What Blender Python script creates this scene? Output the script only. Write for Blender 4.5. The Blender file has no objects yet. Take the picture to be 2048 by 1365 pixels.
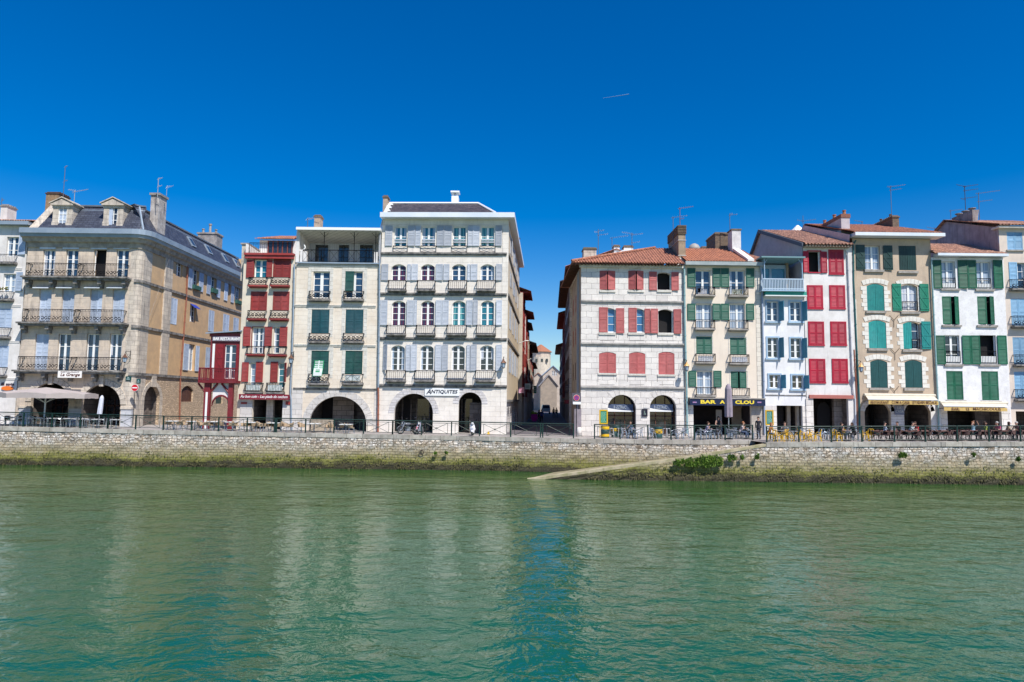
import bpy, math, random
from mathutils import Vector, Matrix
from mathutils.geometry import tessellate_polygon
random.seed(7)
SC = bpy.context.scene
COL = SC.collection
# ---------------------------------------------------------------- camera
FPX = 1365.0; HC = 5.6
PITCH = math.atan(118/1365); ROLL = 0.012
_R0 = Vector((1,0,0)); _U0 = Vector((0,-math.sin(PITCH),math.cos(PITCH))); CF = Vector((0,math.cos(PITCH),math.sin(PITCH)))
CR = _R0*math.cos(ROLL)+_U0*math.sin(ROLL); CU = -_R0*math.sin(ROLL)+_U0*math.cos(ROLL)
CP = Vector((0,0,HC))
cd = bpy.data.cameras.new('camera'); cam = bpy.data.objects.new('camera', cd); COL.objects.link(cam)
cd.sensor_width = 36; cd.lens = 24; cd.clip_end = 20000; cd.clip_start = .1
cam.matrix_world = Matrix(((CR.x,CU.x,-CF.x,CP.x),(CR.y,CU.y,-CF.y,CP.y),(CR.z,CU.z,-CF.z,CP.z),(0,0,0,1)))
SC.camera = cam
# ---------------------------------------------------------------- light
SUN_AZ = math.radians(33); SUN_EL = math.radians(53)      # azimuth to the right of the view's back
sdir = Vector((math.sin(SUN_AZ)*math.cos(SUN_EL), -math.cos(SUN_AZ)*math.cos(SUN_EL), math.sin(SUN_EL)))
sl = bpy.data.lights.new('sun','SUN'); sl.energy = 4.6; sl.angle = math.radians(.5); sl.color = (1,.955,.89)
so = bpy.data.objects.new('sun', sl); COL.objects.link(so); so.rotation_euler = sdir.to_track_quat('Z','Y').to_euler(); so.location = (20,-20,60)
W = bpy.data.worlds.new('World'); SC.world = W; W.use_nodes = True
nt = W.node_tree; bg = nt.nodes['Background']
sky = nt.nodes.new('ShaderNodeTexSky'); sky.sky_type = 'NISHITA'; sky.sun_disc = False
sky.sun_elevation = SUN_EL; sky.sun_rotation = math.pi-SUN_AZ; sky.altitude = 0; sky.air_density = 1.0; sky.dust_density = .6; sky.ozone_density = 3.5
hs = nt.nodes.new('ShaderNodeHueSaturation'); hs.inputs['Saturation'].default_value = 1.56; hs.inputs['Value'].default_value = 1.0; hs.inputs['Hue'].default_value = .510
nt.links.new(sky.outputs[0], hs.inputs['Color']); nt.links.new(hs.outputs[0], bg.inputs[0]); bg.inputs[1].default_value = .102
SC.view_settings.view_transform = 'Standard'; SC.view_settings.look = 'None'; SC.view_settings.gamma = 1
SC.view_settings.exposure = 0.42; SC.view_settings.use_curve_mapping = False
SC.cycles.max_bounces = 5; SC.cycles.diffuse_bounces = 3; SC.cycles.glossy_bounces = 3
# ---------------------------------------------------------------- materials
MC = {}
def M(name, c, c2=None, sc=.8, rough=.8, bump=0, bsc=12, metal=0, brick=None, streak=None, spec=.4, slope=False, speck=0):
    """procedural material in world space; brick = (block width, row height, mortar, mortar colour, contrast)"""
    if name in MC: return MC[name]
    m = bpy.data.materials.new(name); m.use_nodes = True; t = m.node_tree; N = t.nodes; L = t.links
    b = N['Principled BSDF']; b.inputs['Roughness'].default_value = rough; b.inputs['Metallic'].default_value = metal
    b.inputs['Specular IOR Level'].default_value = spec
    c = tuple(c)+(1,); MC[name] = m
    if not (c2 or brick or streak or bump or speck):
        b.inputs['Base Color'].default_value = c; return m
    g = N.new('ShaderNodeNewGeometry'); sp = N.new('ShaderNodeSeparateXYZ'); L.new(g.outputs['Position'], sp.inputs[0])
    def math2(op, a, bb):
        n = N.new('ShaderNodeMath'); n.operation = op
        for i, v in enumerate((a, bb)):
            if isinstance(v, (int, float)): n.inputs[i].default_value = v
            else: L.new(v, n.inputs[i])
        return n.outputs[0]
    ux = math2('ADD', sp.outputs[0], sp.outputs[1]) if not slope else sp.outputs[0]
    uz = sp.outputs[2] if not slope else math2('ADD', sp.outputs[1], sp.outputs[2])
    def comb(a, bb, cc=0.0):
        n = N.new('ShaderNodeCombineXYZ')
        for i, v in enumerate((a, bb, cc)):
            if isinstance(v, (int, float)): n.inputs[i].default_value = v
            else: L.new(v, n.inputs[i])
        return n.outputs[0]
    def noise(vec, s, det=4, ro=.55):
        n = N.new('ShaderNodeTexNoise'); n.inputs['Scale'].default_value = s; n.inputs['Detail'].default_value = det; n.inputs['Roughness'].default_value = ro
        L.new(vec, n.inputs['Vector']); return n.outputs[0]
    def mixc(f, a, bb, mode='MIX'):
        n = N.new('ShaderNodeMix'); n.data_type = 'RGBA'; n.blend_type = mode
        for k, v in ((0, f), (6, a), (7, bb)):
            if isinstance(v, (int, float)): n.inputs[k].default_value = v
            elif isinstance(v, tuple): n.inputs[k].default_value = v
            else: L.new(v, n.inputs[k])
        return n.outputs[2]
    def ramp(v, lo, hi):
        n = N.new('ShaderNodeMapRange'); n.inputs[1].default_value = lo; n.inputs[2].default_value = hi; L.new(v, n.inputs[0]); return n.outputs[0]
    col = c
    if c2: col = mixc(ramp(noise(g.outputs['Position'], sc, 6, .62), .38, .62), c, tuple(c2)+(1,))
    hgt = None
    if brick:
        w, h, mo, mc, k = brick[:5]; jm = brick[5] if len(brick) > 5 else 1
        jit = noise(g.outputs['Position'], 1.3 if jm == 1 else 2.2, 2)
        v = comb(math2('ADD', ux, math2('MULTIPLY', jit, .06*jm)), math2('ADD', uz, math2('MULTIPLY', jit, .07*jm)))
        n = N.new('ShaderNodeTexBrick'); L.new(v, n.inputs['Vector']); n.inputs['Scale'].default_value = 1
        n.inputs['Brick Width'].default_value = w; n.inputs['Row Height'].default_value = h
        n.inputs['Mortar Size'].default_value = mo; n.inputs['Mortar Smooth'].default_value = .3; n.offset = .5; n.squash = 1.0
        n.inputs['Color1'].default_value = (1,1,1,1); n.inputs['Color2'].default_value = (1-k,1-k,1-k*.9,1); n.inputs['Mortar'].default_value = (1,1,1,1)
        base = mixc(1.0, col, n.outputs['Color'], 'MULTIPLY')
        col = mixc(n.outputs['Fac'], base, tuple(mc)+(1,)); hgt = math2('SUBTRACT', 1.0, n.outputs['Fac'])
    if streak:
        sc_, amt, lo = streak
        v = comb(math2('MULTIPLY', ux, 2.2), math2('MULTIPLY', uz, .28), sp.outputs[1])
        f1 = ramp(noise(v, 1.0, 7, .7), lo, lo+.22)
        col = mixc(math2('MULTIPLY', f1, amt), col, tuple(sc_)+(1,))
    if speck:
        f2 = ramp(noise(g.outputs['Position'], 7, 5, .7), .5, .75)
        col = mixc(math2('MULTIPLY', f2, speck), col, (c[0]*.45, c[1]*.42, c[2]*.4, 1))
    if 'paint' in name or 'louvre' in name:      # every leaf has weathered a little differently
        oi = N.new('ShaderNodeObjectInfo'); mrr = N.new('ShaderNodeMapRange'); mrr.inputs[3].default_value = .80; mrr.inputs[4].default_value = 1.18; L.new(oi.outputs['Random'], mrr.inputs[0])
        fade = ramp(noise(comb(ux, math2('MULTIPLY', uz, .4)), .8, 3), .45, .75)
        col = mixc(math2('MULTIPLY', fade, .22), col, (min(1,c[0]*.8+.12), min(1,c[1]*.8+.12), min(1,c[2]*.8+.12), 1))
        hh_ = N.new('ShaderNodeHueSaturation'); L.new(mrr.outputs[0], hh_.inputs['Value'])
        if isinstance(col, tuple): hh_.inputs['Color'].default_value = col
        else: L.new(col, hh_.inputs['Color'])
        col = hh_.outputs[0]
    if isinstance(col, tuple): b.inputs['Base Color'].default_value = col
    else: L.new(col, b.inputs['Base Color'])
    if bump or hgt is not None:
        bn = N.new('ShaderNodeBump'); bn.inputs['Strength'].default_value = .6; bn.inputs['Distance'].default_value = .03
        nz = noise(g.outputs['Position'], bsc, 4)
        hh = math2('MULTIPLY', nz, bump if bump else .3)
        if hgt is not None: hh = math2('ADD', hh, hgt)
        L.new(hh, bn.inputs['Height']); L.new(bn.outputs[0], b.inputs['Normal'])
    return m
def louvre_c(name, c): return M(name, c, tuple(x*.78 for x in c), sc=2.5, rough=.55, speck=.15)
# ---------------------------------------------------------------- mesh building
class MB:
    def __init__(s): s.v = []; s.f = []; s.mi = []; s.cur = 0; s.mats = []
    def use(s, m):
        if m not in s.mats: s.mats.append(m)
        s.cur = s.mats.index(m); return s
    def face(s, pts):
        n = len(s.v); s.v += [tuple(p) for p in pts]; s.f.append(tuple(range(n, n+len(pts)))); s.mi.append(s.cur)
    def mesh(s, vs, fs):
        n = len(s.v); s.v += [tuple(p) for p in vs]; s.f += [tuple(n+i for i in f) for f in fs]; s.mi += [s.cur]*len(fs)
    def hexa(s, p):   # 8 corners: bottom 0-3, top 4-7
        s.mesh(p, [(0,3,2,1),(4,5,6,7),(0,1,5,4),(1,2,6,5),(2,3,7,6),(3,0,4,7)])
    def box(s, x0, x1, y0, y1, z0, z1):
        s.hexa([(x0,y0,z0),(x1,y0,z0),(x1,y1,z0),(x0,y1,z0),(x0,y0,z1),(x1,y0,z1),(x1,y1,z1),(x0,y1,z1)])
    def tube(s, a, b, r, r2=None, n=6, cap=True):
        a = Vector(a); b = Vector(b); r2 = r if r2 is None else r2; d = b-a
        if d.length < 1e-6: return
        q = d.to_track_quat('Z','Y'); e = q@Vector((1,0,0)); g = q@Vector((0,1,0))
        vs = [a+(e*math.cos(2*math.pi*i/n)+g*math.sin(2*math.pi*i/n))*r for i in range(n)]+[b+(e*math.cos(2*math.pi*i/n)+g*math.sin(2*math.pi*i/n))*r2 for i in range(n)]
        fs = [(i,(i+1)%n,n+(i+1)%n,n+i) for i in range(n)]
        if cap: fs += [tuple(range(n-1,-1,-1)), tuple(range(n,2*n))]
        s.mesh(vs, fs)
    def path(s, pts, r, n=6):
        for a, b in zip(pts, pts[1:]): s.tube(a, b, r, n=n)
    def lathe(s, c, prof, n=16, axis='Z'):
        c = Vector(c); vs = []
        for r, h in prof:
            for i in range(n):
                a = 2*math.pi*i/n; p = (r*math.cos(a), r*math.sin(a), h)
                if axis == 'Y': p = (p[0], p[2], p[1])
                if axis == 'X': p = (p[2], p[0], p[1])
                vs.append(c+Vector(p))
        m = len(prof); fs = [(k*n+i, k*n+(i+1)%n, (k+1)*n+(i+1)%n, (k+1)*n+i) for k in range(m-1) for i in range(n)]
        fs += [tuple(range(n-1,-1,-1)), tuple((m-1)*n+i for i in range(n))]
        s.mesh(vs, fs)
    def torus(s, c, R, r, axis='Y', n=18, k=6):
        c = Vector(c); vs = []
        for i in range(n):
            a = 2*math.pi*i/n
            for j in range(k):
                t = 2*math.pi*j/k; rr = R+r*math.cos(t); p = (rr*math.cos(a), r*math.sin(t), rr*math.sin(a))
                if axis == 'Z': p = (p[0], p[2], p[1])
                if axis == 'X': p = (p[1], p[0], p[2])
                vs.append(c+Vector(p))
        s.mesh(vs, [(i*k+j, i*k+(j+1)%k, ((i+1)%n)*k+(j+1)%k, ((i+1)%n)*k+j) for i in range(n) for j in range(k)])
    def ball(s, c, rx, ry=None, rz=None, n=10, m=7):
        ry = ry or rx; rz = rz or rx; c = Vector(c); vs = [c+Vector((0,0,-rz))]
        for k in range(1, m):
            t = math.pi*k/m-math.pi/2
            vs += [c+Vector((rx*math.cos(t)*math.cos(2*math.pi*i/n), ry*math.cos(t)*math.sin(2*math.pi*i/n), rz*math.sin(t))) for i in range(n)]
        vs.append(c+Vector((0,0,rz))); e = len(vs)-1; fs = [(0,1+(i+1)%n,1+i) for i in range(n)]
        for k in range(m-2):
            fs += [(1+k*n+i,1+k*n+(i+1)%n,1+(k+1)*n+(i+1)%n,1+(k+1)*n+i) for i in range(n)]
        fs += [(1+(m-2)*n+i,1+(m-2)*n+(i+1)%n,e) for i in range(n)]
        s.mesh(vs, fs)
    def build(s, name, mat=None, parent=None, smooth=False):
        me = bpy.data.meshes.new(name); me.from_pydata(s.v, [], s.f)
        ms = s.mats if s.mats else [mat]
        for m in ms: me.materials.append(m)
        if s.mats: me.polygons.foreach_set('material_index', s.mi)
        if smooth: me.polygons.foreach_set('use_smooth', [True]*len(s.f))
        me.update(); o = bpy.data.objects.new(name, me); COL.objects.link(o)
        if parent is not None: o.parent = parent
        return o
def part(mb, name, mat, parent, smooth=False):
    """mesh written in world coordinates, parented under a house empty or under one of its parts"""
    me_o = mb.build(name, mat, None, smooth)
    me_o.parent = parent
    if parent is not None and parent.type == 'EMPTY': me_o.matrix_parent_inverse = Matrix.Translation(-Vector(parent.location))
    return me_o
def thing(name, label, cat, loc=(0,0,0), rz=0, group=None):
    o = bpy.data.objects.new(name, None); COL.objects.link(o); o.location = loc; o.rotation_euler = (0,0,rz)
    o.empty_display_size = .3; o['label'] = label; o['category'] = cat
    if group: o['group'] = group
    return o
def tag(o, label, cat, group=None):
    o['label'] = label; o['category'] = cat
    if group: o['group'] = group
    return o
def dup(root, loc, rz, label, group=None, first=False, scale=1):
    r = root if first else root.copy()
    if not first:
        COL.objects.link(r)
        for ch in list(root.children):
            c = ch.copy(); COL.objects.link(c); c.parent = r
            for g in list(ch.children):
                d = g.copy(); COL.objects.link(d); d.parent = c
    r.location = loc; r.rotation_euler = (0,0,rz); r['label'] = label; r.scale = (scale,)*3
    if group: r['group'] = group
    return r
def gz(x):
    K = [(-400,3.3),(-60,3.15),(-41,3.0),(-28,2.84),(-15,2.75),(-1,2.64),(7,2.62),(15,2.67),(19,2.77),(38,3.05),(60,3.2),(400,3.3)]
    for (a,za),(b,zb) in zip(K, K[1:]):
        if a <= x <= b: return za+(zb-za)*(x-a)/(b-a)
    return 3.3
quay_y = lambda x: 55.0 if x < -2 else max(52.5, 55.0-(x+2)*2.5/20.5)      # line of the upper quay wall
# ---------------------------------------------------------------- facade frames
class Fr:
    def __init__(s, P, ang=0):
        s.P = Vector(P); s.P.z = 0; s.ang = ang
        s.u = Vector((math.cos(ang), math.sin(ang), 0)); s.n = Vector((math.sin(ang), -math.cos(ang), 0))
    def px(s, x, y):
        r = CF+CR*((x-1024)/FPX)+CU*((682.5-y)/FPX); t = (s.P-CP).dot(s.n)/r.dot(s.n); q = CP+r*t
        return (q-s.P).dot(s.u), q.z
    def pt(s, u, d, z):
        q = s.P+s.u*u+s.n*d; return Vector((q.x, q.y, z))
    def rect(s, x0, y0, x1, y1):
        xm = (x0+x1)/2; ym = (y0+y1)/2
        return s.px(x0,ym)[0], s.px(x1,ym)[0], s.px(xm,y1)[1], s.px(xm,y0)[1]
    def box(s, mb, u0, u1, d0, d1, z0, z1):
        p = s.pt; mb.hexa([p(u0,d0,z0),p(u1,d0,z0),p(u1,d1,z0),p(u0,d1,z0),p(u0,d0,z1),p(u1,d0,z1),p(u1,d1,z1),p(u0,d1,z1)])
    def sub(s, u, d, da):
        return Fr(s.pt(u,d,0), s.ang+da)
def at(px, py=None, Y=57.0, z=None):
    """world x of a pixel column at depth Y"""
    r = CF+CR*((px-1024)/FPX)+CU*((682.5-860)/FPX); return r.x/r.y*Y
# ---------------------------------------------------------------- house parts
WHITE = M('white_paint', (.78,.78,.76), rough=.5); PALE_BLUE = M('pale_blue_paint', (.42,.50,.62), (.35,.43,.55), sc=2, rough=.55, speck=.1)
IRON = M('wrought_iron', (.005,.006,.009), rough=.8, spec=.1); ZINC = M('zinc_sheet', (.30,.36,.42), (.24,.3,.36), sc=1, rough=.45, metal=.2)
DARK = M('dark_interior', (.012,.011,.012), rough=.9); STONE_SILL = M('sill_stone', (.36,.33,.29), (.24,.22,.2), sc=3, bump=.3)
WOOD = M('brown_wood', (.12,.05,.03), (.07,.03,.02), sc=4, rough=.6)
GL = {k: M('glass_'+k, c, c2, sc=1.7, rough=.06, spec=.9) for k, c, c2 in (
    ('navy', (.012,.03,.06), (.03,.07,.13)), ('teal', (.01,.11,.16), (.02,.17,.22)), ('blue', (.03,.11,.25), (.05,.17,.33)), ('black', (.008,.01,.014), (.03,.035,.045)))}  # reflected sky is put into the blue and teal pane colours
def curtain_mat(name, c, dark):
    m = bpy.data.materials.new(name); m.use_nodes = True; t = m.node_tree; N = t.nodes; L = t.links; b = N['Principled BSDF']; b.inputs['Roughness'].default_value = .25
    g = N.new('ShaderNodeNewGeometry'); w = N.new('ShaderNodeTexWave'); w.inputs['Scale'].default_value = 1.1; w.inputs['Distortion'].default_value = 5; w.inputs['Detail Scale'].default_value = 1.5; w.inputs['Detail'].default_value = 2
    mp = N.new('ShaderNodeMapping'); mp.inputs['Scale'].default_value = (1,1,.12); L.new(g.outputs['Position'], mp.inputs[0]); L.new(mp.outputs[0], w.inputs['Vector'])
    mx = N.new('ShaderNodeMix'); mx.data_type = 'RGBA'; mx.inputs[6].default_value = tuple(dark)+(1,); mx.inputs[7].default_value = tuple(c)+(1,); L.new(w.outputs['Fac'], mx.inputs[0]); L.new(mx.outputs[2], b.inputs['Base Color'])
    GL[name] = m
curtain_mat('lace', (.42,.48,.56), (.2,.28,.38)); curtain_mat('magenta', (.11,.02,.055), (.015,.03,.07)); curtain_mat('mint', (.14,.38,.38), (.01,.12,.17)); curtain_mat('drape', (.55,.56,.6), (.38,.42,.5))
def arc_pts(u0, u1, z1, rise, n=10):
    """top edge from (u1,z1-rise) over to (u0,z1-rise) with apex z1"""
    w = (u1-u0)/2; c = (u0+u1)/2
    if rise >= w*.98: return [(c+w*math.cos(math.pi*i/n), z1-rise+rise*math.sin(math.pi*i/n)) for i in range(n+1)]
    R = (w*w+rise*rise)/(2*rise); a = math.asin(min(1, w/R)); zc = z1-R
    return [(c+R*math.sin(a-2*a*i/n), zc+R*math.cos(a-2*a*i/n)) for i in range(n+1)]
def hole_poly(u0, u1, z0, z1, rise=0, n=10):
    if rise <= 0: return [(u0,z0),(u1,z0),(u1,z1),(u0,z1)]
    return [(u0,z0),(u1,z0)]+arc_pts(u0,u1,z1,rise,n)
WR = random.Random(21)
class House:
    def __init__(s, name, label, fr, wallm, cat='house'):
        s.fr = fr; s.holes = {}; s.wm = wallm; s.e = None; s.name = name; s.label = label; s.cat = cat; s.polys = []; s.frs = []
        p = fr.pt(0,0,0); s.e = thing(name, label, cat, (p.x, p.y, gz(p.x)))
    def hole(s, poly, fr=None):
        s.holes.setdefault(id(fr or s.fr), []).append(poly)
    def wall(s, outline, fr=None, mat=None, rev=.28, name='wall'):
        fr = fr or s.fr; hs = s.holes.get(id(fr), []); mb = MB(); polys = [outline]+hs
        tris = tessellate_polygon([[Vector((u,z,0)) for u, z in p] for p in polys]); flat = [q for p in polys for q in p]
        n0 = len(mb.v); mb.v += [tuple(fr.pt(u,0,z)) for u, z in flat]
        for a,b,c in tris: mb.f.append((n0+a,n0+b,n0+c)); mb.mi.append(0)
        for h in hs:
            for i in range(len(h)):
                a = h[i]; b = h[(i+1)%len(h)]; mb.face([fr.pt(a[0],0,a[1]),fr.pt(b[0],0,b[1]),fr.pt(b[0],-rev,b[1]),fr.pt(a[0],-rev,a[1])])
        return part(mb, name, mat or s.wm, s.e)
    def shell(s, u0, u1, z0, z1, dep, mat=None, sides=(1,1), name='side_wall', fr=None):
        fr = fr or s.fr; mb = MB(); p = fr.pt
        if sides[0]: mb.face([p(u0,-.001,z0),p(u0,-dep,z0),p(u0,-dep,z1),p(u0,-.001,z1)])
        if sides[1]: mb.face([p(u1,-.001,z0),p(u1,-dep,z0),p(u1,-dep,z1),p(u1,-.001,z1)])
        mb.face([p(u0,-dep,z0),p(u1,-dep,z0),p(u1,-dep,z1),p(u0,-dep,z1)])
        mb.face([p(u0,-.01,z1-.02),p(u1,-.01,z1-.02),p(u1,-dep,z1-.02),p(u0,-dep,z1-.02)])
        return part(mb, name, mat or s.wm, s.e)
    def bx(s, name, mat, u0, u1, d0, d1, z0, z1, fr=None, parent=None):
        mb = MB(); (fr or s.fr).box(mb, u0, u1, d0, d1, z0, z1); return part(mb, name, mat, parent or s.e)
    def band(s, y, x0, x1, h=.22, pr=.12, mat=None, fr=None, name='string_course'):
        """horizontal moulding centred on the pixel row y"""
        fr = fr or s.fr; xm = (x0+x1)/2; z = fr.px(xm, y)[1]; u0 = fr.px(x0, y)[0]; u1 = fr.px(x1, y)[0]; mb = MB()
        if isinstance(y, tuple): pass
        fr.box(mb, u0, u1, -.02, pr, z-h/2+.06, z+h/2); fr.box(mb, u0+.02, u1-.02, -.02, pr*.6, z-h/2-.05, z-h/2+.058)
        return part(mb, name, mat or s.wm, s.e)
    # --- windows
    def win(s, r, rise=0, rows=3, glass='navy', frame=None, leaf=2, deep=.2, sill=None, open_=False, fr=None, fw=.07, uz=None, surround=None, mull=.09):
        fr = fr or s.fr; u0,u1,z0,z1 = uz or fr.rect(*r); frame = frame or WHITE
        s.hole(hole_poly(u0,u1,z0,z1,rise), fr); mb = MB(); d0 = -deep-.05; d1 = -deep
        if open_:
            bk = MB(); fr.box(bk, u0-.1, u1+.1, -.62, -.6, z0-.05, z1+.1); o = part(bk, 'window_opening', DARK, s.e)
            bk = MB(); fr.box(bk, u0, u0+.07, d0, d1, z0, z1-rise*.5); fr.box(bk, u1-.07, u1, d0, d1, z0, z1-rise*.5); part(bk, 'frame', frame, o)
        else:
            for a, b in ((u0, u0+fw), (u1-fw, u1)): fr.box(mb, a, b, d0, d1, z0, z1)
            fr.box(mb, u0+fw, u1-fw, d0, d1, z0, z0+fw*1.3); fr.box(mb, u0+fw, u1-fw, d0, d1, z1-fw-rise*.2, z1)
            if leaf == 2: fr.box(mb, (u0+u1)/2-mull, (u0+u1)/2+mull, d0+.004, d1+.02, z0+fw*1.3, z1-fw)
            for k in range(1, rows):
                z = z0+(z1-z0)*k/rows; fr.box(mb, u0+fw, u1-fw, d0+.012, d1-.012, z-.022, z+.022)
            o = part(mb, 'window', frame, s.e); g = MB(); fr.box(g, u0+.02, u1-.02, d0-.02, d0+.008, z0+.02, z1); part(g, 'pane', GL[glass], o)
            if glass in ('navy','black','teal','blue') and WR.random() < .45 and u1-u0 > .5:
                cb = MB(); a_ = WR.uniform(.12,.42)*(u1-u0)/2; b_ = WR.uniform(.0,.42)*(u1-u0)/2; zb_ = z0+.1+(WR.random() < .3)*(z1-z0)*.4
                fr.box(cb, u0+fw, u0+fw+a_, d0+.0085, d0+.011, zb_, z1-.05)
                if b_ > .1: fr.box(cb, u1-fw-b_, u1-fw, d0+.0085, d0+.011, zb_, z1-.05)
                part(cb, 'curtain', GL[WR.choice(('lace','drape','lace'))], o)
        if sill:
            sb = MB(); fr.box(sb, u0-.12, u1+.12, -.02, .12, z0-.16, z0); part(sb, 'sill', sill, s.e)
        if surround:
            sm, w = surround; sb = MB()
            fr.box(sb, u0-w, u0, -.02, .035, z0, z1); fr.box(sb, u1, u1+w, -.02, .035, z0, z1); fr.box(sb, u0-w, u1+w, -.02, .04, z1, z1+w); part(sb, 'window_surround', sm, s.e)
        return u0,u1,z0,z1
    def shut(s, r, mat, style='louvre', d=.035, fr=None, rise=0, ajar=0, hinge=0, uz=None, name='shutter', side=0):
        if not ajar and d == .035 and not side: ajar = WR.uniform(.5,7); hinge = 0 if WR.random() < .5 else 1
        """one shutter leaf; ajar = angle in degrees from the wall, hinge 0 left 1 right; side -1/1: rising arc on that side"""
        fr = fr or s.fr; u0,u1,z0,z1 = uz or fr.rect(*r); w = u1-u0
        if ajar:
            if hinge == 0: f2 = fr.sub(u0, d, -math.radians(ajar)); a, b = 0, w
            else: f2 = fr.sub(u1, d, math.radians(ajar)); a, b = -w, 0
            fr = f2; u0, u1, d = a, b, 0
        mb = MB().use(mat); t = .045; fr_w = min(.085, w*.16)
        if side or rise:
            # leaf with an arched head: panel polygon
            n = 6; w2 = w if side else w/2; pts = []
            R = ((w2*w2)+rise*rise)/(2*rise)
            for i in range(n+1):
                uu = u0+(u1-u0)*i/n; x = (uu-u0) if side > 0 else ((u1-uu) if side < 0 else abs(uu-(u0+u1)/2))
                x = (w-x) if side else x
                pts.append((uu, z1-(R-math.sqrt(max(0, R*R-x*x)))))
            poly = [(u1,z0),(u0,z0)]+pts
            P = [fr.pt(u,d,z) for u,z in poly]; Q = [fr.pt(u,d+t*.6,z) for u,z in poly]; m = len(poly)
            mb.mesh(P+Q, [tuple(range(m)), tuple(range(2*m-1,m-1,-1))]+[(i,(i+1)%m,m+(i+1)%m,m+i) for i in range(m)]); zt = z1-rise
        else:
            fr.box(mb, u0+.004, u1-.004, d+.004, d+.016, z0+.004, z1-.004); zt = z1
        if style == 'louvre':
            e = .002
            fr.box(mb, u0, u0+fr_w, d, d+t, z0, zt); fr.box(mb, u1-fr_w, u1, d, d+t, z0, zt)
            zm = z0+(zt-z0)*.52
            for a, b in ((z0, z0+.1), (zm-.05, zm+.05), (zt-.09, zt)): fr.box(mb, u0+fr_w, u1-fr_w, d, d+t-e, a, b)
            for a, b in ((z0+.1, zm-.05), (zm+.05, zt-.09)):
                n = max(2, int((b-a)/.11)); st = (b-a)/n
                for k in range(n):
                    z = a+st*k; q = fr.pt
                    mb.face([q(u0+fr_w,d+t*.85,z+.01),q(u1-fr_w,d+t*.85,z+.01),q(u1-fr_w,d+.012,z+st*.95),q(u0+fr_w,d+.012,z+st*.95)])
        elif style == 'plank':
            n = max(3, int(w/.14))
            for k in range(n): fr.box(mb, u0+w*k/n+.008, u0+w*(k+1)/n-.008, d+.01, d+.034, z0, zt)
        elif style == 'brace':
            n = max(3, int(w/.14))
            for k in range(n): fr.box(mb, u0+w*k/n+.006, u0+w*(k+1)/n-.006, d+.01, d+.03, z0, zt)
            for zz in (z0+.22, (z0+zt)/2, zt-.22): fr.box(mb, u0+.02, u1-.02, d+.03, d+.055, zz-.06, zz+.06)
            for za, zb in ((z0+.28,(z0+zt)/2-.06),((z0+zt)/2+.06,zt-.28)):
                q = fr.pt; a0, a1 = u0+.05, u1-.05
                mb.hexa([q(a1-.12,d+.031,za),q(a1,d+.031,za),q(a1,d+.052,za),q(a1-.12,d+.052,za),q(a0,d+.031,zb),q(a0+.12,d+.031,zb),q(a0+.12,d+.052,zb),q(a0,d+.052,zb)])
        return part(mb, name, mat, s.e)
    def pair(s, r, mat, style='louvre', ajar=0, d=-.06, fr=None, hole=True, rise=0, gap=0, uz=None):
        """two closed leaves filling an opening"""
        fr = fr or s.fr; u0,u1,z0,z1 = uz or fr.rect(*r); m = (u0+u1)/2
        if hole:
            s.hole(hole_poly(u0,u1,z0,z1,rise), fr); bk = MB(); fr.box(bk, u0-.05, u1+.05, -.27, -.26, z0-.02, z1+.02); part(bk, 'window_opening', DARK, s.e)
        s.shut(None, mat, style, d, fr, rise, ajar, 0, uz=(u0+.01,m-.008-gap,z0+.01,z1-.01), side=-1*0 if not rise else 1)
        s.shut(None, mat, style, d, fr, rise, ajar, 1, uz=(m+.008+gap,u1-.01,z0+.01,z1-.01), side=0 if not rise else -1)
        return u0,u1,z0,z1
    def balcony(s, r, mat=None, slab=None, pr=.42, style='bars', fr=None, uz=None, sp=.13, th=.13, brackets=False):
        """r: pixel rect of the railing; the slab lies under it"""
        fr = fr or s.fr; u0,u1,z0,z1 = uz or fr.rect(*r); mat = mat or IRON
        if slab is not None:
            mb = MB(); fr.box(mb, u0-.04, u1+.04, -.01, pr+.06, z0-th, z0); fr.box(mb, u0, u1, -.01, pr*.7, z0-th-.09, z0-th-.001)
            if brackets:
                n = max(2, int((u1-u0)/1.1))
                for k in range(n+1):
                    uu = u0+.15+(u1-u0-.3)*k/n; fr.box(mb, uu-.11, uu+.11, -.01, pr*.85, z0-th-.33, z0-th-.092); fr.box(mb, uu-.09, uu+.09, -.01, pr*.45, z0-th-.6, z0-th-.332)
            o = part(mb, 'balcony', slab, s.e); rp = o; nm = 'railing'
        else: rp = s.e; nm = 'railing'
        mb = MB(); b = .022; q = fr.pt; h = z1-z0
        def bar(ua, da, za, ub, db, zb, rr=.012): mb.tube(q(ua,da,za), q(ub,db,zb), rr, n=4, cap=False)
        for (ua,da,ub,db) in ((u0,0,u0,pr),(u0,pr,u1,pr),(u1,pr,u1,0)):
            bar(ua,da,z1,ub,db,z1,b*1.5); bar(ua,da,z0+.05,ub,db,z0+.05,b)
            if style != 'x': bar(ua,da,z1-.12,ub,db,z1-.12,.012)
        for uu in (u0,u1): bar(uu,pr,z0,uu,pr,z1+.02,b)
        n = max(2, int((u1-u0)/sp))
        if style in ('bars','ornate'):
            for k in range(1, n): uu = u0+(u1-u0)*k/n; bar(uu,pr,z0+.05,uu,pr,z1-(.12 if k%2 else 0),.012 if style == 'bars' else .014)
            for uu in (u0,u1):
                for k in range(1,3): bar(uu,pr*k/3,z0+.05,uu,pr*k/3,z1)
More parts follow.
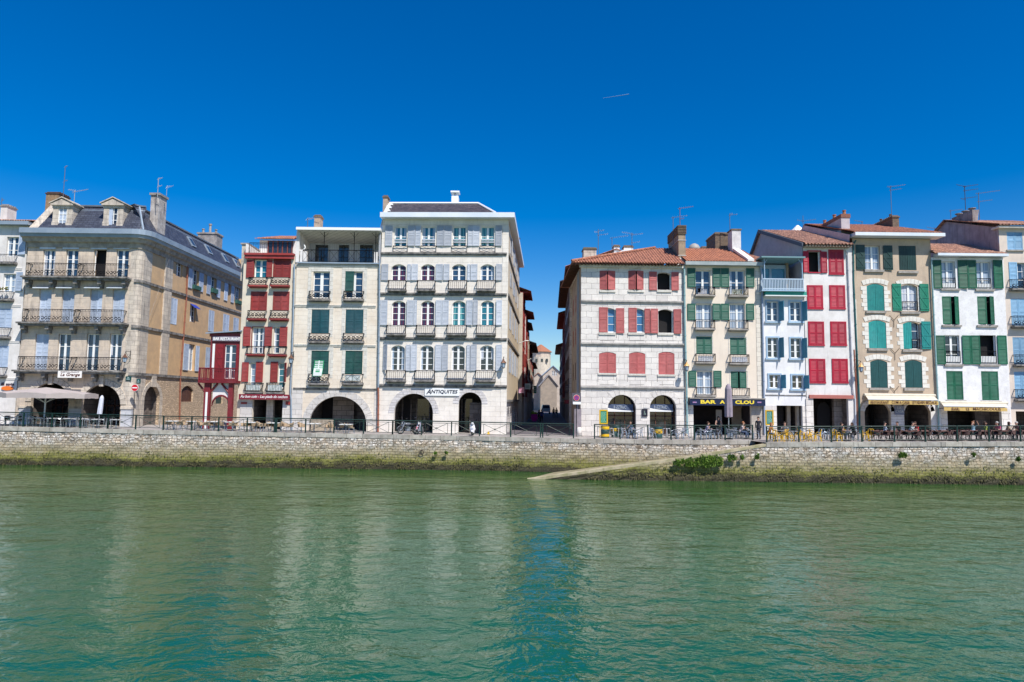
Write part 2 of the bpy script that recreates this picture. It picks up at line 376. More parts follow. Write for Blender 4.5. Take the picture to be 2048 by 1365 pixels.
        if style in ('ornate','curl'):
            n2 = max(2, int((u1-u0)/.3)); w = (u1-u0)/n2
            for k in range(n2):
                c = u0+w*(k+.5); zc = z0+.05+(h-.17)*(.34 if style == 'ornate' else .5); rr = min(w*.42, (h-.2)*(.3 if style == 'ornate' else .46)); pts = []
                for i in range(11):
                    a = 2*math.pi*i/10*(.9 if k%2 else -.9)+k; pts.append(q(c+rr*math.cos(a)*(1-.03*i), pr, zc+rr*math.sin(a)*(1-.03*i)))
                mb.path(pts, .038 if style == 'curl' else .028, n=4)
                if style == 'curl': bar(c-w/2,pr,z0+.05,c+w/2,pr,z1-.12,.014); bar(c+w/2,pr,z0+.05,c-w/2,pr,z1-.12,.014)
                if style == 'ornate': bar(c-w*.4,pr,z0+.06,c,pr,z0+h*.25,.014); bar(c+w*.4,pr,z0+.06,c,pr,z0+h*.25,.014)
        if style == 'x':
            n2 = max(1, int((u1-u0)/.7)); w = (u1-u0)/n2
            for k in range(n2):
                a = u0+w*k; bar(a,pr,z0,a,pr,z1,.014); bar(a,pr,z0+.05,a+w,pr,z1,.012); bar(a+w,pr,z0+.05,a,pr,z1,.012)
        part(mb, nm, mat, rp); return u0,u1,z0,z1
    def pipe(s, pts, mat, r=.06, fr=None, d=.1, name='drainpipe'):
        fr = fr or s.fr; mb = MB(); P = [fr.pt(fr.px(x,y)[0], d, fr.px(x,y)[1]) for x,y in pts]; mb.path(P, r, n=8)
        for a, b in zip(P, P[1:]):
            if (a-b).length > 3:
                for k in range(1, 4): c = a.lerp(b, k/4); mb.tube(c-Vector((0,0,.04)), c+Vector((0,0,.04)), r*1.3, n=8)
        return part(mb, name, mat, s.e)
    def chimney(s, cx, y0, y1, w, dep, mat, Y=None, pots=0, capm=None, ledge=True, fr=None, parent=None, roll=True):
        """pixel centre / top / bottom / width in pixels; Y = world depth of its near face"""
        f = Fr((0,Y,0)); u, z1 = f.px(cx,y0); z0 = f.px(cx,y1)[1]; ww = w/FPX*Y; mb = MB()
        mb.box(u-ww/2, u+ww/2, Y, Y+dep, z0-1.2, z1-.18); o = part(mb, 'chimney', mat, parent or s.e)
        mb = MB(); e = .07 if ledge else 0.0
        mb.box(u-ww/2-e, u+ww/2+e, Y-e, Y+dep+e, z1-.18, z1-.06)
        if roll:
            n = max(2, int(dep/.28))
            for k in range(n): mb.tube((u-ww/2, Y+dep*(k+.5)/n, z1-.0), (u+ww/2, Y+dep*(k+.5)/n, z1-.0), .09, n=7)
        for k in range(pots):
            y = Y+dep*(k+.5)/pots; mb.lathe((u,y,z1-.08), [(.13,0),(.11,.35),(.14,.4),(.14,.46)], n=10)
        part(mb, 'chimney_cap', capm or mat, o); return o
    def tiles(s, e0, e1, r0, r1, mat, name='roof', amp=.05, per=.22, fr=None, parent=None, th=.1):
        """canal tile slope; e0,e1 eave ends, r0,r1 ridge ends as (u,d,z)"""
        fr = fr or s.fr; L = e1[0]-e0[0]; n = max(8, int(abs(L)/per*8)); mb = MB(); cols = []
        nn = 7
        for i in range(n+1):
            f = i/n; u = e0[0]+L*f; t = 1.0
            if r0[0] > e0[0] and u < r0[0]: t = min(t, (u-e0[0])/(r0[0]-e0[0]))
            if r1[0] < e1[0] and u > r1[0]: t = min(t, (e1[0]-u)/(e1[0]-r1[0]))
            h = amp*math.cos(2*math.pi*(u-e0[0])/per); h = h if h > 0 else h*.5
            ed = e0[1]+(e1[1]-e0[1])*f; ez = e0[2]+(e1[2]-e0[2])*f
            # ridge point above this column
            rd = r0[1]+(r1[1]-r0[1])*f; rz = r0[2]+(r1[2]-r0[2])*f
            # shear when the roof leans sideways (both ridge ends shifted the same way)
            du = 0
            if (r0[0]-e0[0])*(r1[0]-e1[0]) > 0: t = 1.0; du = r0[0]-e0[0]
            cols.append([(u+du*t*k/nn, ed+(rd-ed)*t*k/nn, ez+(rz-ez)*t*k/nn+h) for k in range(nn+1)])
        k1 = nn+1; base = len(mb.v)
        for c in cols: mb.v += [tuple(fr.pt(*p)) for p in c]
        for i in range(n):
            for k in range(nn): a = base+i*k1+k; mb.f.append((a, a+k1, a+k1+1, a+1)); mb.mi.append(0)
        # thickness at the eave and underside
        b2 = len(mb.v)
        for c in cols: p = c[0]; mb.v.append(tuple(fr.pt(p[0],p[1],p[2]-.035))); mb.v.append(tuple(fr.pt(p[0],p[1]-.02,e0[2]+(e1[2]-e0[2])*(p[0]-e0[0])/L-th)))
        for i in range(n):
            mb.f.append((base+i*k1, b2+2*i, b2+2*i+2, base+(i+1)*k1)); mb.mi.append(0)
        q = [fr.pt(e0[0],e0[1]-.02,e0[2]-th), fr.pt(e1[0],e1[1]-.02,e1[2]-th), fr.pt(r1[0],r1[1],r1[2]-th), fr.pt(r0[0],r0[1],r0[2]-th)]; mb.face(q)
        return part(mb, name, mat, parent or s.e)
    def slope(s, pts, mat, name='roof', th=.12, fr=None, parent=None):
        """flat slab through the points (u,d,z)"""
        fr = fr or s.fr; mb = MB(); P = [fr.pt(*p) for p in pts]; n = len(P); Q = [p-Vector((0,0,th)) for p in P]
        mb.mesh(P+Q, [tuple(range(n)), tuple(range(2*n-1,n-1,-1))]+[(i,n+i,n+(i+1)%n,(i+1)%n) for i in range(n)])
        return part(mb, name, mat, parent or s.e)
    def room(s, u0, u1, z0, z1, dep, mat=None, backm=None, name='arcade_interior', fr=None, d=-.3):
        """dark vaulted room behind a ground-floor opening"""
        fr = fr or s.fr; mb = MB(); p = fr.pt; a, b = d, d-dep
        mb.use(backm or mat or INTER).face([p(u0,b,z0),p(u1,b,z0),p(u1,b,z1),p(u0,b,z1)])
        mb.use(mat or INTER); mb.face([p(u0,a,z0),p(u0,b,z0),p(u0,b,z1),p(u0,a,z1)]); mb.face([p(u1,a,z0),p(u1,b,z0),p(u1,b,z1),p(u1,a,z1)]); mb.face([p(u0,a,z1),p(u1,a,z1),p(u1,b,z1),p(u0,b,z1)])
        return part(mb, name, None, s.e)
    def voussoirs(s, u0, u1, z1, rise, w, mat, n=15, pr=.03, fr=None, gap=.012, name='arch_surround', legs=0):
        """ring of wedge stones round an arch head (one mesh, gaps between the stones)"""
        fr = fr or s.fr; mb = MB(); a = arc_pts(u0,u1,z1,rise,n*3); c = (u0+u1)/2; out = []
        zc = z1-rise if rise >= (u1-u0)/2*.98 else z1-(((u1-u0)/2)**2+rise*rise)/(2*rise)
        for (u,z) in a:
            v = Vector((u-c, z-zc)); v.normalize(); out.append((u+v.x*w, z+v.y*w))
        for k in range(n):
            for j in range(3):
                i = k*3+j; f0 = gap*2 if j == 0 else 0; f1 = 1-gap*2 if j == 2 else 1
                lp = lambda A,B,f: (A[0]+(B[0]-A[0])*f, A[1]+(B[1]-A[1])*f)
                A = lp(a[i],a[i+1],f0*4); B = lp(a[i],a[i+1],1-(1-f1)*4); C = lp(out[i],out[i+1],1-(1-f1)*4); D = lp(out[i],out[i+1],f0*4)
                q = fr.pt; mb.hexa([q(A[0],-.03,A[1]),q(B[0],-.03,B[1]),q(C[0],-.03,C[1]),q(D[0],-.03,D[1]),q(A[0],pr,A[1]),q(B[0],pr,B[1]),q(C[0],pr,C[1]),q(D[0],pr,D[1])])
        if legs:
            for uu in ((u0-w,u0),(u1,u1+w)): fr.box(mb, uu[0], uu[1], -.02, pr, z1-rise-legs, z1-rise)
        return part(mb, name, mat, s.e)
def text(body, fr, px0, px1, ytop, ybot, mat, name='lettering', parent=None, d=.05, shear=0, bold=0, fit=True, ext=.01, uz=None):
    """lettering mesh fitted into a pixel rectangle on a facade frame"""
    c = bpy.data.curves.new(name, 'FONT'); c.body = body; c.size = 1; c.shear = shear; c.offset = bold; c.extrude = ext; c.resolution_u = 2
    t = bpy.data.objects.new(name, c); COL.objects.link(t); bpy.context.view_layer.update()
    me = bpy.data.meshes.new_from_object(t); bpy.data.objects.remove(t); me.name = name
    u0,u1,z0,z1 = uz or fr.rect(px0,ytop,px1,ybot); xs = [v.co.x for v in me.vertices]; ys = [v.co.y for v in me.vertices]
    sx = (u1-u0)/(max(xs)-min(xs)); sy = (z1-z0)/(max(ys)-min(ys)); mx = min(xs); my = min(ys)
    for v in me.vertices: v.co = fr.pt(u0+(v.co.x-mx)*sx, d+v.co.z, z0+(v.co.y-my)*sy)
    me.materials.append(mat); o = bpy.data.objects.new(name, me); COL.objects.link(o)
    if parent is not None:
        o.parent = parent
        if parent.type == 'EMPTY': o.matrix_parent_inverse = Matrix.Translation(-Vector(parent.location))
    return o
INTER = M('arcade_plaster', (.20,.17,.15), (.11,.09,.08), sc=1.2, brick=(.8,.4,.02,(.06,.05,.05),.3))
# ================================================================ SETTING
def ground_rows():
    mb = MB(); xs = [-400,-60,-50,-41,-34,-28,-21,-15,-8,-1,3,7,11,15,18.3,19,24,30,38,48,60,400]
    for a, b in zip(xs, xs[1:]):
        for y0, y1 in ((0,62),(62,90),(90,260)):
            mb.face([(a,y0 or quay_y(a),gz(a)),(b,y0 or quay_y(b),gz(b)),(b,y1,gz(b)),(a,y1,gz(a))])
        if a >= 18.3: mb.face([(a,49.5,gz(a)),(b,49.5,gz(b)),(b,quay_y(b),gz(b)),(a,quay_y(a),gz(a))])
    return mb
PAV = M('pavement_stone', (.40,.36,.33), (.30,.27,.25), sc=1.5, rough=.85, brick=(.7,.35,.012,(.18,.16,.15),.2))
g = ground_rows().build('promenade', PAV); g['kind'] = 'structure'
mb = MB(); mb.face([(-3000,259,3.0),(3000,259,3.0),(3000,6000,3.0),(-3000,6000,3.0)]); g = mb.build('ground', M('far_ground', (.1,.12,.06), (.15,.14,.09), sc=.02)); g['kind'] = 'structure'
ASP = M('street_paving', (.17,.15,.16), (.12,.11,.12), sc=1.2, rough=.8, brick=(.5,.25,.015,(.07,.06,.07),.25))
mb = MB(); xs = [60,75,90,110,130,160,200,250]
def sx(y, side): return (-.25 if side < 0 else 5.95)+(y-59.5)*.056
for a, b in zip(xs, xs[1:]):
    z = lambda y: 2.64+.008
    mb.face([(sx(a,-1)-1,a,z(a)),(sx(a,1)+1,a,z(a)),(sx(b,1)+1,b,z(b)),(sx(b,-1)-1,b,z(b))])
g = mb.build('street', ASP); g['kind'] = 'structure'
# --- quay walls
def quay_mat():
    m = bpy.data.materials.new('quay_masonry'); m.use_nodes = True; t = m.node_tree; N = t.nodes; L = t.links; b = N['Principled BSDF']; b.inputs['Roughness'].default_value = .9
    def nd(k, **kw):
        n = N.new(k)
        for a, v in kw.items(): setattr(n, a, v)
        return n
    g = nd('ShaderNodeNewGeometry'); sp = nd('ShaderNodeSeparateXYZ'); L.new(g.outputs['Position'], sp.inputs[0])
    def ma(op, a, c):
        n = nd('ShaderNodeMath', operation=op)
        for i, v in enumerate((a, c)):
            if isinstance(v, (int, float)): n.inputs[i].default_value = v
            else: L.new(v, n.inputs[i])
        return n.outputs[0]
    def noi(vec, s, d=5, r=.6):
        n = nd('ShaderNodeTexNoise'); n.inputs['Scale'].default_value = s; n.inputs['Detail'].default_value = d; n.inputs['Roughness'].default_value = r; L.new(vec, n.inputs['Vector']); return n.outputs[0]
    def mr(v, a, c, o0=0, o1=1):
        n = nd('ShaderNodeMapRange'); n.inputs[1].default_value = a; n.inputs[2].default_value = c; n.inputs[3].default_value = o0; n.inputs[4].default_value = o1; L.new(v, n.inputs[0]); return n.outputs[0]
    def mx(f, a, c, mode='MIX'):
        n = nd('ShaderNodeMix', data_type='RGBA', blend_type=mode)
        for k, v in ((0,f),(6,a),(7,c)):
            if isinstance(v, (int, float)): n.inputs[k].default_value = v
            elif isinstance(v, tuple): n.inputs[k].default_value = v+(1,)
            else: L.new(v, n.inputs[k])
        return n.outputs[2]
    P = g.outputs['Position']; j = noi(P, 1.1, 3); x = ma('ADD', sp.outputs[0], ma('MULTIPLY', j, .35)); z = ma('ADD', sp.outputs[2], ma('MULTIPLY', noi(P, .9, 3), .22))
    cb = nd('ShaderNodeCombineXYZ'); L.new(x, cb.inputs[0]); L.new(z, cb.inputs[1])
    cv = nd('ShaderNodeCombineXYZ'); L.new(ma('MULTIPLY', sp.outputs[0], 2.9), cv.inputs[0]); L.new(ma('MULTIPLY', z, 5.6), cv.inputs[1])
    vo = nd('ShaderNodeTexVoronoi', feature='F1', distance='CHEBYCHEV'); vo.inputs['Scale'].default_value = 1; vo.inputs['Randomness'].default_value = .75; L.new(cv.outputs[0], vo.inputs['Vector'])
    ve = nd('ShaderNodeTexVoronoi', feature='DISTANCE_TO_EDGE'); ve.inputs['Scale'].default_value = 1; ve.inputs['Randomness'].default_value = .75; L.new(cv.outputs[0], ve.inputs['Vector'])
    vs = nd('ShaderNodeSeparateXYZ'); L.new(vo.outputs['Color'], vs.inputs[0])
    br = nd('ShaderNodeTexBrick'); L.new(cb.outputs[0], br.inputs['Vector']); br.inputs['Scale'].default_value = 1; br.inputs['Brick Width'].default_value = .42; br.inputs['Row Height'].default_value = .21
    br.inputs['Mortar Size'].default_value = .022; br.inputs['Mortar Smooth'].default_value = .4; br.inputs['Color1'].default_value = (.78,.73,.66,1); br.inputs['Color2'].default_value = (.36,.34,.32,1); br.inputs['Mortar'].default_value = (.12,.105,.08,1)
    n1 = noi(P, 2.2); n2 = noi(P, 9, 6, .7); n3 = noi(P, .55, 4)
    cs = nd('ShaderNodeCombineXYZ'); L.new(ma('MULTIPLY', sp.outputs[0], .35), cs.inputs[0]); L.new(ma('MULTIPLY', sp.outputs[2], 2.6), cs.inputs[2]); L.new(sp.outputs[1], cs.inputs[1]); n4 = noi(cs.outputs[0], 1.3, 6, .65)
    rub = mx(vs.outputs[0], (.84,.80,.74), (.44,.42,.39)); rub = mx(mr(ve.outputs['Distance'], .09, .03), rub, (.19,.17,.145))
    body = mx(mr(ma('ADD', sp.outputs[2], ma('MULTIPLY', n3, 2.2)), 2.3, 2.7), br.outputs['Color'], rub)
    stone = mx(mr(n1, .4, .62), body, mx(1.0, body, (.92,.78,.64), 'MULTIPLY'))
    stone = mx(ma('MULTIPLY', mr(n2, .5, .7), .5), stone, (.20,.17,.13))
    # plant and moss growth belongs to the tide line: thin ochre growth, then yellow-green, then dark weed
    hz = ma('ADD', sp.outputs[2], ma('ADD', ma('MULTIPLY', ma('SUBTRACT', n3, .5), .9), ma('MULTIPLY', ma('SUBTRACT', n4, .5), 1.0)))
    hz = ma('ADD', hz, ma('MULTIPLY', ma('SUBTRACT', n2, .5), 1.5))
    ochre = mx(mr(n2, .35, .65), (.36,.30,.16), (.20,.17,.085)); green = mx(mr(n2, .35, .6), (.26,.25,.035), (.09,.10,.018)); weed = mx(mr(n2, .4, .65), (.035,.03,.016), (.06,.055,.025))
    c = mx(ma('MULTIPLY', mr(hz, 2.1, 1.25), .82), stone, ochre)
    c = mx(ma('MULTIPLY', mr(hz, 1.15, .65), .93), c, green); c = mx(mr(hz, .62, .38), c, weed)
    c = mx(ma('MULTIPLY', br.outputs['Fac'], mr(hz, .5, 2.0, .12, .6)), c, mx(1.0, c, (.3,.28,.25), 'MULTIPLY'))
    L.new(c, b.inputs['Base Color'])
    bn = nd('ShaderNodeBump'); bn.inputs['Distance'].default_value = .07; bn.inputs['Strength'].default_value = .9
    L.new(ma('ADD', ma('MULTIPLY', n2, 1.2), ma('SUBTRACT', 1.0, br.outputs['Fac'])), bn.inputs['Height']); L.new(bn.outputs[0], b.inputs['Normal'])
    return m
QM = quay_mat(); COPE = M('coping_stone', (.50,.47,.41), (.33,.30,.25), sc=1.6, rough=.9, brick=(1.25,4,.018,(.16,.14,.12),.25), bump=.4, speck=.35)
def quay_face(mb, x0, x1, y, zt, step=.45):
    """masonry face with an uneven, slightly battered surface"""
    rnd = random.Random(int(x0*7)+3); n = max(1, int((x1-x0)/step)); m = 9; vs = []
    for i in range(n+1):
        x = x0+(x1-x0)*i/n; t = zt(x)
        for k in range(m+1):
            z = -.6+(t+.6)*k/m; yy = (y(x) if callable(y) else y)-.22*(1-(z+.6)/3.4)+(rnd.uniform(-.05,.05) if 0 < k < m else 0)-(rnd.uniform(0,.12) if k in (2,3) else 0)
            vs.append((x,yy,z))
    mb.mesh(vs, [(i*(m+1)+k,(i+1)*(m+1)+k,(i+1)*(m+1)+k+1,i*(m+1)+k+1) for i in range(n) for k in range(m)])
rampz = lambda x: max(-.25, min(2.68, .02+(x-1.5)*.149 if x < 13 else 1.733+(x-13)*.176))
mb = MB(); quay_face(mb, -120, 18.6, quay_y, lambda x: gz(x)-.3)
quay_face(mb, 18.3, 120, 49.5, lambda x: gz(x)-.3); quay_face(mb, .2, 18.3, 49.5, lambda x: rampz(x)-.16)
o = mb.build('quay_wall', QM); tag(o, 'long stone quay wall with mossy weed-dark foot rising from the green river', 'quay wall')
def cope(mb, x0, x1, y, zf, wdt=.55, th=.3, step=1.25):
    n = max(1, int((x1-x0)/step)); rnd = random.Random(5)
    for i in range(n):
        a = x0+(x1-x0)*i/n; b = x0+(x1-x0)*(i+1)/n-.012; e = rnd.uniform(-.012,.012); f = rnd.uniform(-.02,.02)-.07; ya = y(a) if callable(y) else y; y2 = y(b) if callable(y) else y
        mb.hexa([(a,ya+f,zf(a)-th),(b,y2+f,zf(b)-th),(b,y2+wdt,zf(b)-th),(a,ya+wdt,zf(a)-th),(a,ya+f,zf(a)+.02+e),(b,y2+f,zf(b)+.02+e),(b,y2+wdt,zf(b)+.02+e),(a,ya+wdt,zf(a)+.02+e)])
mb = MB(); cope(mb, -120, 18.6, quay_y, gz); cope(mb, 18.35, 120, 49.5, gz); part(mb, 'coping', COPE, o); mb = MB(); cope(mb, .2, 18.33, 49.5, rampz, .45, .17); part(mb, 'coping', M('ramp_coping_stone', (.46,.39,.27), (.27,.25,.13), sc=1.3, rough=.9, bump=.4, speck=.3), o); QUAY = o
mb = MB(); rx = [.2+i*.9 for i in range(21)]
for a, b in zip(rx, rx[1:]):
    b = min(b, 18.3); mb.face([(a,49.9,rampz(a)-.01),(b,49.9,rampz(b)-.01),(b,quay_y(b)+.05,rampz(b)-.32),(a,quay_y(a)+.05,rampz(a)-.32)])
g = mb.build('boat_ramp', M('ramp_stone', (.34,.29,.19), (.20,.18,.10), sc=2, bump=.4, speck=.3)); g['kind'] = 'structure'
# a drain ring in the wall
mb = MB(); p = Fr((0,54.85,0)).rect(838,900,849,910); mb.torus(((p[0]+p[1])/2,54.75,(p[2]+p[3])/2), .15, .035, n=18); mb.tube(((p[0]+p[1])/2,54.7,p[3]-.02),((p[0]+p[1])/2,55,p[3]-.02),.04)
tag(mb.build('mooring_ring', M('rusty_iron', (.09,.06,.045), (.05,.04,.03), sc=9)), 'small round iron mooring ring set in the quay wall below the motorcycles', 'mooring ring')
# --- water
def water_mat():
    m = bpy.data.materials.new('river_water'); m.use_nodes = True; t = m.node_tree; N = t.nodes; L = t.links; b = N['Principled BSDF']
    b.inputs['Base Color'].default_value = (.008,.072,.042,1); b.inputs['Roughness'].default_value = .03; b.inputs['IOR'].default_value = 1.75; b.inputs['Specular IOR Level'].default_value = .5
    g = N.new('ShaderNodeNewGeometry')
    def noi(sx, sy, s, d, off=0, rot=0, dist=0):
        mp = N.new('ShaderNodeMapping'); mp.inputs['Scale'].default_value = (sx,sy,1); mp.inputs['Location'].default_value = (off,off*.7,0); mp.inputs['Rotation'].default_value = (0,0,rot); L.new(g.outputs['Position'], mp.inputs[0])
        n = N.new('ShaderNodeTexNoise'); n.inputs['Scale'].default_value = s; n.inputs['Detail'].default_value = d; n.inputs['Roughness'].default_value = .55; n.inputs['Distortion'].default_value = dist; L.new(mp.outputs[0], n.inputs['Vector']); return n.outputs[0]
    def ma(op, a, c):
        n = N.new('ShaderNodeMath'); n.operation = op
        for i, v in enumerate((a, c)):
            if isinstance(v, (int, float)): n.inputs[i].default_value = v
            else: L.new(v, n.inputs[i])
        return n.outputs[0]
    big = noi(.5,.9,.5,2,3,.12); mid = noi(.8,1.1,1.7,3,9,-.1,.6); fine = noi(.9,1.2,5.0,3,17,.25,.3); wind = noi(.5,1,.07,3,40)
    mr = N.new('ShaderNodeMapRange'); mr.inputs[1].default_value = .38; mr.inputs[2].default_value = .62; mr.inputs[3].default_value = .55; mr.inputs[4].default_value = 1.25; L.new(wind, mr.inputs[0])
    h = ma('ADD', ma('MULTIPLY', big, .22), ma('ADD', ma('MULTIPLY', mid, .09), ma('MULTIPLY', fine, .016)))
    h = ma('MULTIPLY', h, mr.outputs[0])
    bn = N.new('ShaderNodeBump'); bn.inputs['Strength'].default_value = 1; bn.inputs['Distance'].default_value = 1.0; L.new(h, bn.inputs['Height']); L.new(bn.outputs[0], b.inputs['Normal'])
    # base colour shifts from blue-green near to yellow-green farther out, edge broken by noise
    mx = N.new('ShaderNodeMix'); mx.data_type = 'RGBA'; mx.inputs[6].default_value = (.002,.080,.036,1); mx.inputs[7].default_value = (.021,.082,.014,1)
    sh = N.new('ShaderNodeMapRange'); sp = N.new('ShaderNodeSeparateXYZ'); L.new(g.outputs['Position'], sp.inputs[0]); sh.inputs[1].default_value = 16; sh.inputs[2].default_value = 46; L.new(ma('ADD', sp.outputs[1], ma('MULTIPLY', wind, 14)), sh.inputs[0])
    L.new(sh.outputs[0], mx.inputs[0]); L.new(mx.outputs[2], b.inputs['Base Color'])
    return m
mb = MB(); mb.face([(-400,-60,0),(400,-60,0),(400,56,0),(-400,56,0)]); g = mb.build('river_water', water_mat()); g['kind'] = 'structure'
# --- contrail far up in the sky
mb = MB(); d0 = (CF+CR*((1205-1024)/FPX)+CU*((682.5-197)/FPX)).normalized()*9000; d1 = (CF+CR*((1258-1024)/FPX)+CU*((682.5-189)/FPX)).normalized()*9000
mb.tube(CP+d0, CP+d1, 1.5, 4, n=6); o = mb.build('vapour_trail', M('cloud_white', (.20,.36,.55), rough=1)); tag(o, 'thin white vapour trail high in the blue sky', 'vapour trail')
# ================================================================ HOUSES
YF = 59.5
PLW = M('white_render', (.74,.71,.68), (.61,.58,.55), sc=.9, streak=((.36,.33,.31),.6,.54), bump=.2, speck=.12)
TAN = M('tan_stone', (.66,.54,.42), (.52,.44,.36), sc=1.1, streak=((.17,.145,.13),.75,.52), bump=.2, brick=(.75,.38,.007,(.45,.38,.3),.08), speck=.2)
TANR = M('ochre_render', (.60,.40,.22), (.50,.34,.20), sc=1.2, streak=((.33,.22,.13),.4,.58), bump=.2, speck=.15)
TANS = M('weathered_stone', (.64,.56,.46), (.52,.45,.37), sc=2, streak=((.13,.12,.115),.85,.5), bump=.3, brick=(.7,.4,.01,(.25,.22,.19),.18), speck=.3)
LEDGE = M('dark_ledge_stone', (.27,.25,.23), (.09,.085,.08), sc=2.5, bump=.4)
RUB = M('rubble_stone', (.74,.57,.40), (.58,.44,.31), sc=3, brick=(.27,.16,.03,(.36,.27,.18),.4,5), bump=.6, speck=.35)
SLATE = M('slate', (.075,.085,.115), (.045,.052,.075), sc=2, rough=.5, brick=(.33,.22,.012,(.015,.015,.02),.35))
ASH = M('ashlar_stone', (.66,.62,.57), (.56,.53,.49), sc=1.2, streak=((.34,.31,.28),.55,.56), bump=.2, brick=(.95,.46,.010,(.22,.2,.18),.12), speck=.2)
TILE = M('clay_tile', (.54,.235,.14), (.38,.165,.105), sc=5, rough=.85, brick=(.22,.36,.012,(.22,.09,.06),.5), slope=True, speck=.5, bump=.3)
TILE2 = M('pale_clay_tile', (.68,.39,.26), (.46,.24,.165), sc=6, rough=.85, brick=(.22,.36,.012,(.26,.12,.08),.55), slope=True, speck=.5, bump=.3)
BRK = M('chimney_brick', (.25,.17,.11), (.17,.13,.09), sc=4, brick=(.24,.08,.012,(.13,.1,.08),.35), bump=.3); RENDG = M('grey_render', (.36,.33,.31), (.2,.185,.18), sc=2, streak=((.12,.11,.1),.7,.5))
SHADEW = M('shade_toned_render', (.50,.45,.47), (.42,.38,.40), sc=1.5, streak=((.2,.18,.19),.5,.56)); TERRA = M('terracotta', (.38,.15,.08), (.28,.12,.07), sc=5)  # gable walls: the lilac tone of their shade is put into the render colour
# ---------- white house at the left edge
fr = Fr((0,YF+.15,0)); H = House('white_townhouse', 'white townhouse with pale blue shutters cut by the left edge of the photo', fr, PLW)
uL = at(-120,Y=YF); uR = fr.px(43,650)[0]; zT = fr.px(20,452)[1]
for c0 in (0, -92):
    H.win((13+c0,474,37+c0,513), rows=3, frame=WHITE, glass='navy'); H.shut((39+c0,472,53.5+c0,510), PALE_BLUE)
    H.balcony((-3+c0,511,35.5+c0,527), slab=LEDGE, style='bars')
    H.win((6+c0,548,31+c0,585), rows=3, glass='lace'); H.shut((33+c0,545,47+c0,583), PALE_BLUE); H.balcony((-6+c0,585,29+c0,600), slab=LEDGE)
    H.pair((-3+c0,618,24+c0,656), PALE_BLUE); H.balcony((-8+c0,657,23+c0,675), slab=LEDGE)
    H.pair((-8+c0,692,17+c0,735), PALE_BLUE); H.balcony((-12+c0,736,15+c0,752), slab=LEDGE)
mb = MB(); fl = MB()
for k in range(26): x = fr.px(16,585)[0]+random.uniform(-.4,.4); z = fr.px(16,581)[1]+random.uniform(-.05,.2); fl.ball((x,fr.P.y-.45+random.uniform(-.1,.1),z), .06, n=5, m=4)
part(fl, 'window_plants', M('plant_green', (.06,.13,.03), (.2,.12,.02), sc=9), H.e)
u0,u1,z0,z1 = fr.rect(-60,800,-22,862); H.hole([(u0,2.2),(u1,2.2),(u1,z1),(u0,z1)]); H.room(u0-.2,u1+.2,2,z1+.2,3)
for y in (537,611,683,757): H.band(y, -120, 45-(y-537)*.03, h=.12, pr=.07)
H.wall([(uL,1.5),(uR,1.5),(uR,zT),(uL,zT)]); H.shell(uL,uR,1.5,zT,12)
H.bx('gutter', ZINC, uL-.3, uR+.3, -.1, .55, zT, fr.px(20,445)[1]); zg = fr.px(20,445)[1]
H.tiles((uL-.3,.5,zg+.08),(uR+.35,.5,zg+.08),(uL-.3,-5.5,zg+1.5),(uR+.35,-5.5,zg+1.5), TILE2); H.slope([(uL-.3,-5.5,zg+1.5),(uR+.35,-5.5,zg+1.5),(uR+.35,-12,zg+.05),(uL-.3,-12,zg+.05)], TILE2)
H.chimney(9,410,432,14,1.2,PLW,Y=64,pots=0,capm=RENDG)
sg = MB(); u0,u1,z0,z1 = fr.rect(4,773,28,781); sg.lathe(((u0+u1)/2,fr.P.y-.06,(z0+z1)/2), [(.52,-.04),(.52,.04)], n=20, axis='Y')
for i, v in enumerate(sg.v): sg.v[i] = (v[0], v[1], (z0+z1)/2+(v[2]-(z0+z1)/2)*.36)
o = sg.build('shop_sign', M('sign_orange', (.75,.17,.02))); tag(o, 'orange oval restaurant sign on the white wall at the far left', 'sign'); text('illi savta', fr, 3, 29, 765.5, 771.5, M('sign_dark', (.05,.03,.06)), parent=o, d=.03, bold=.02)
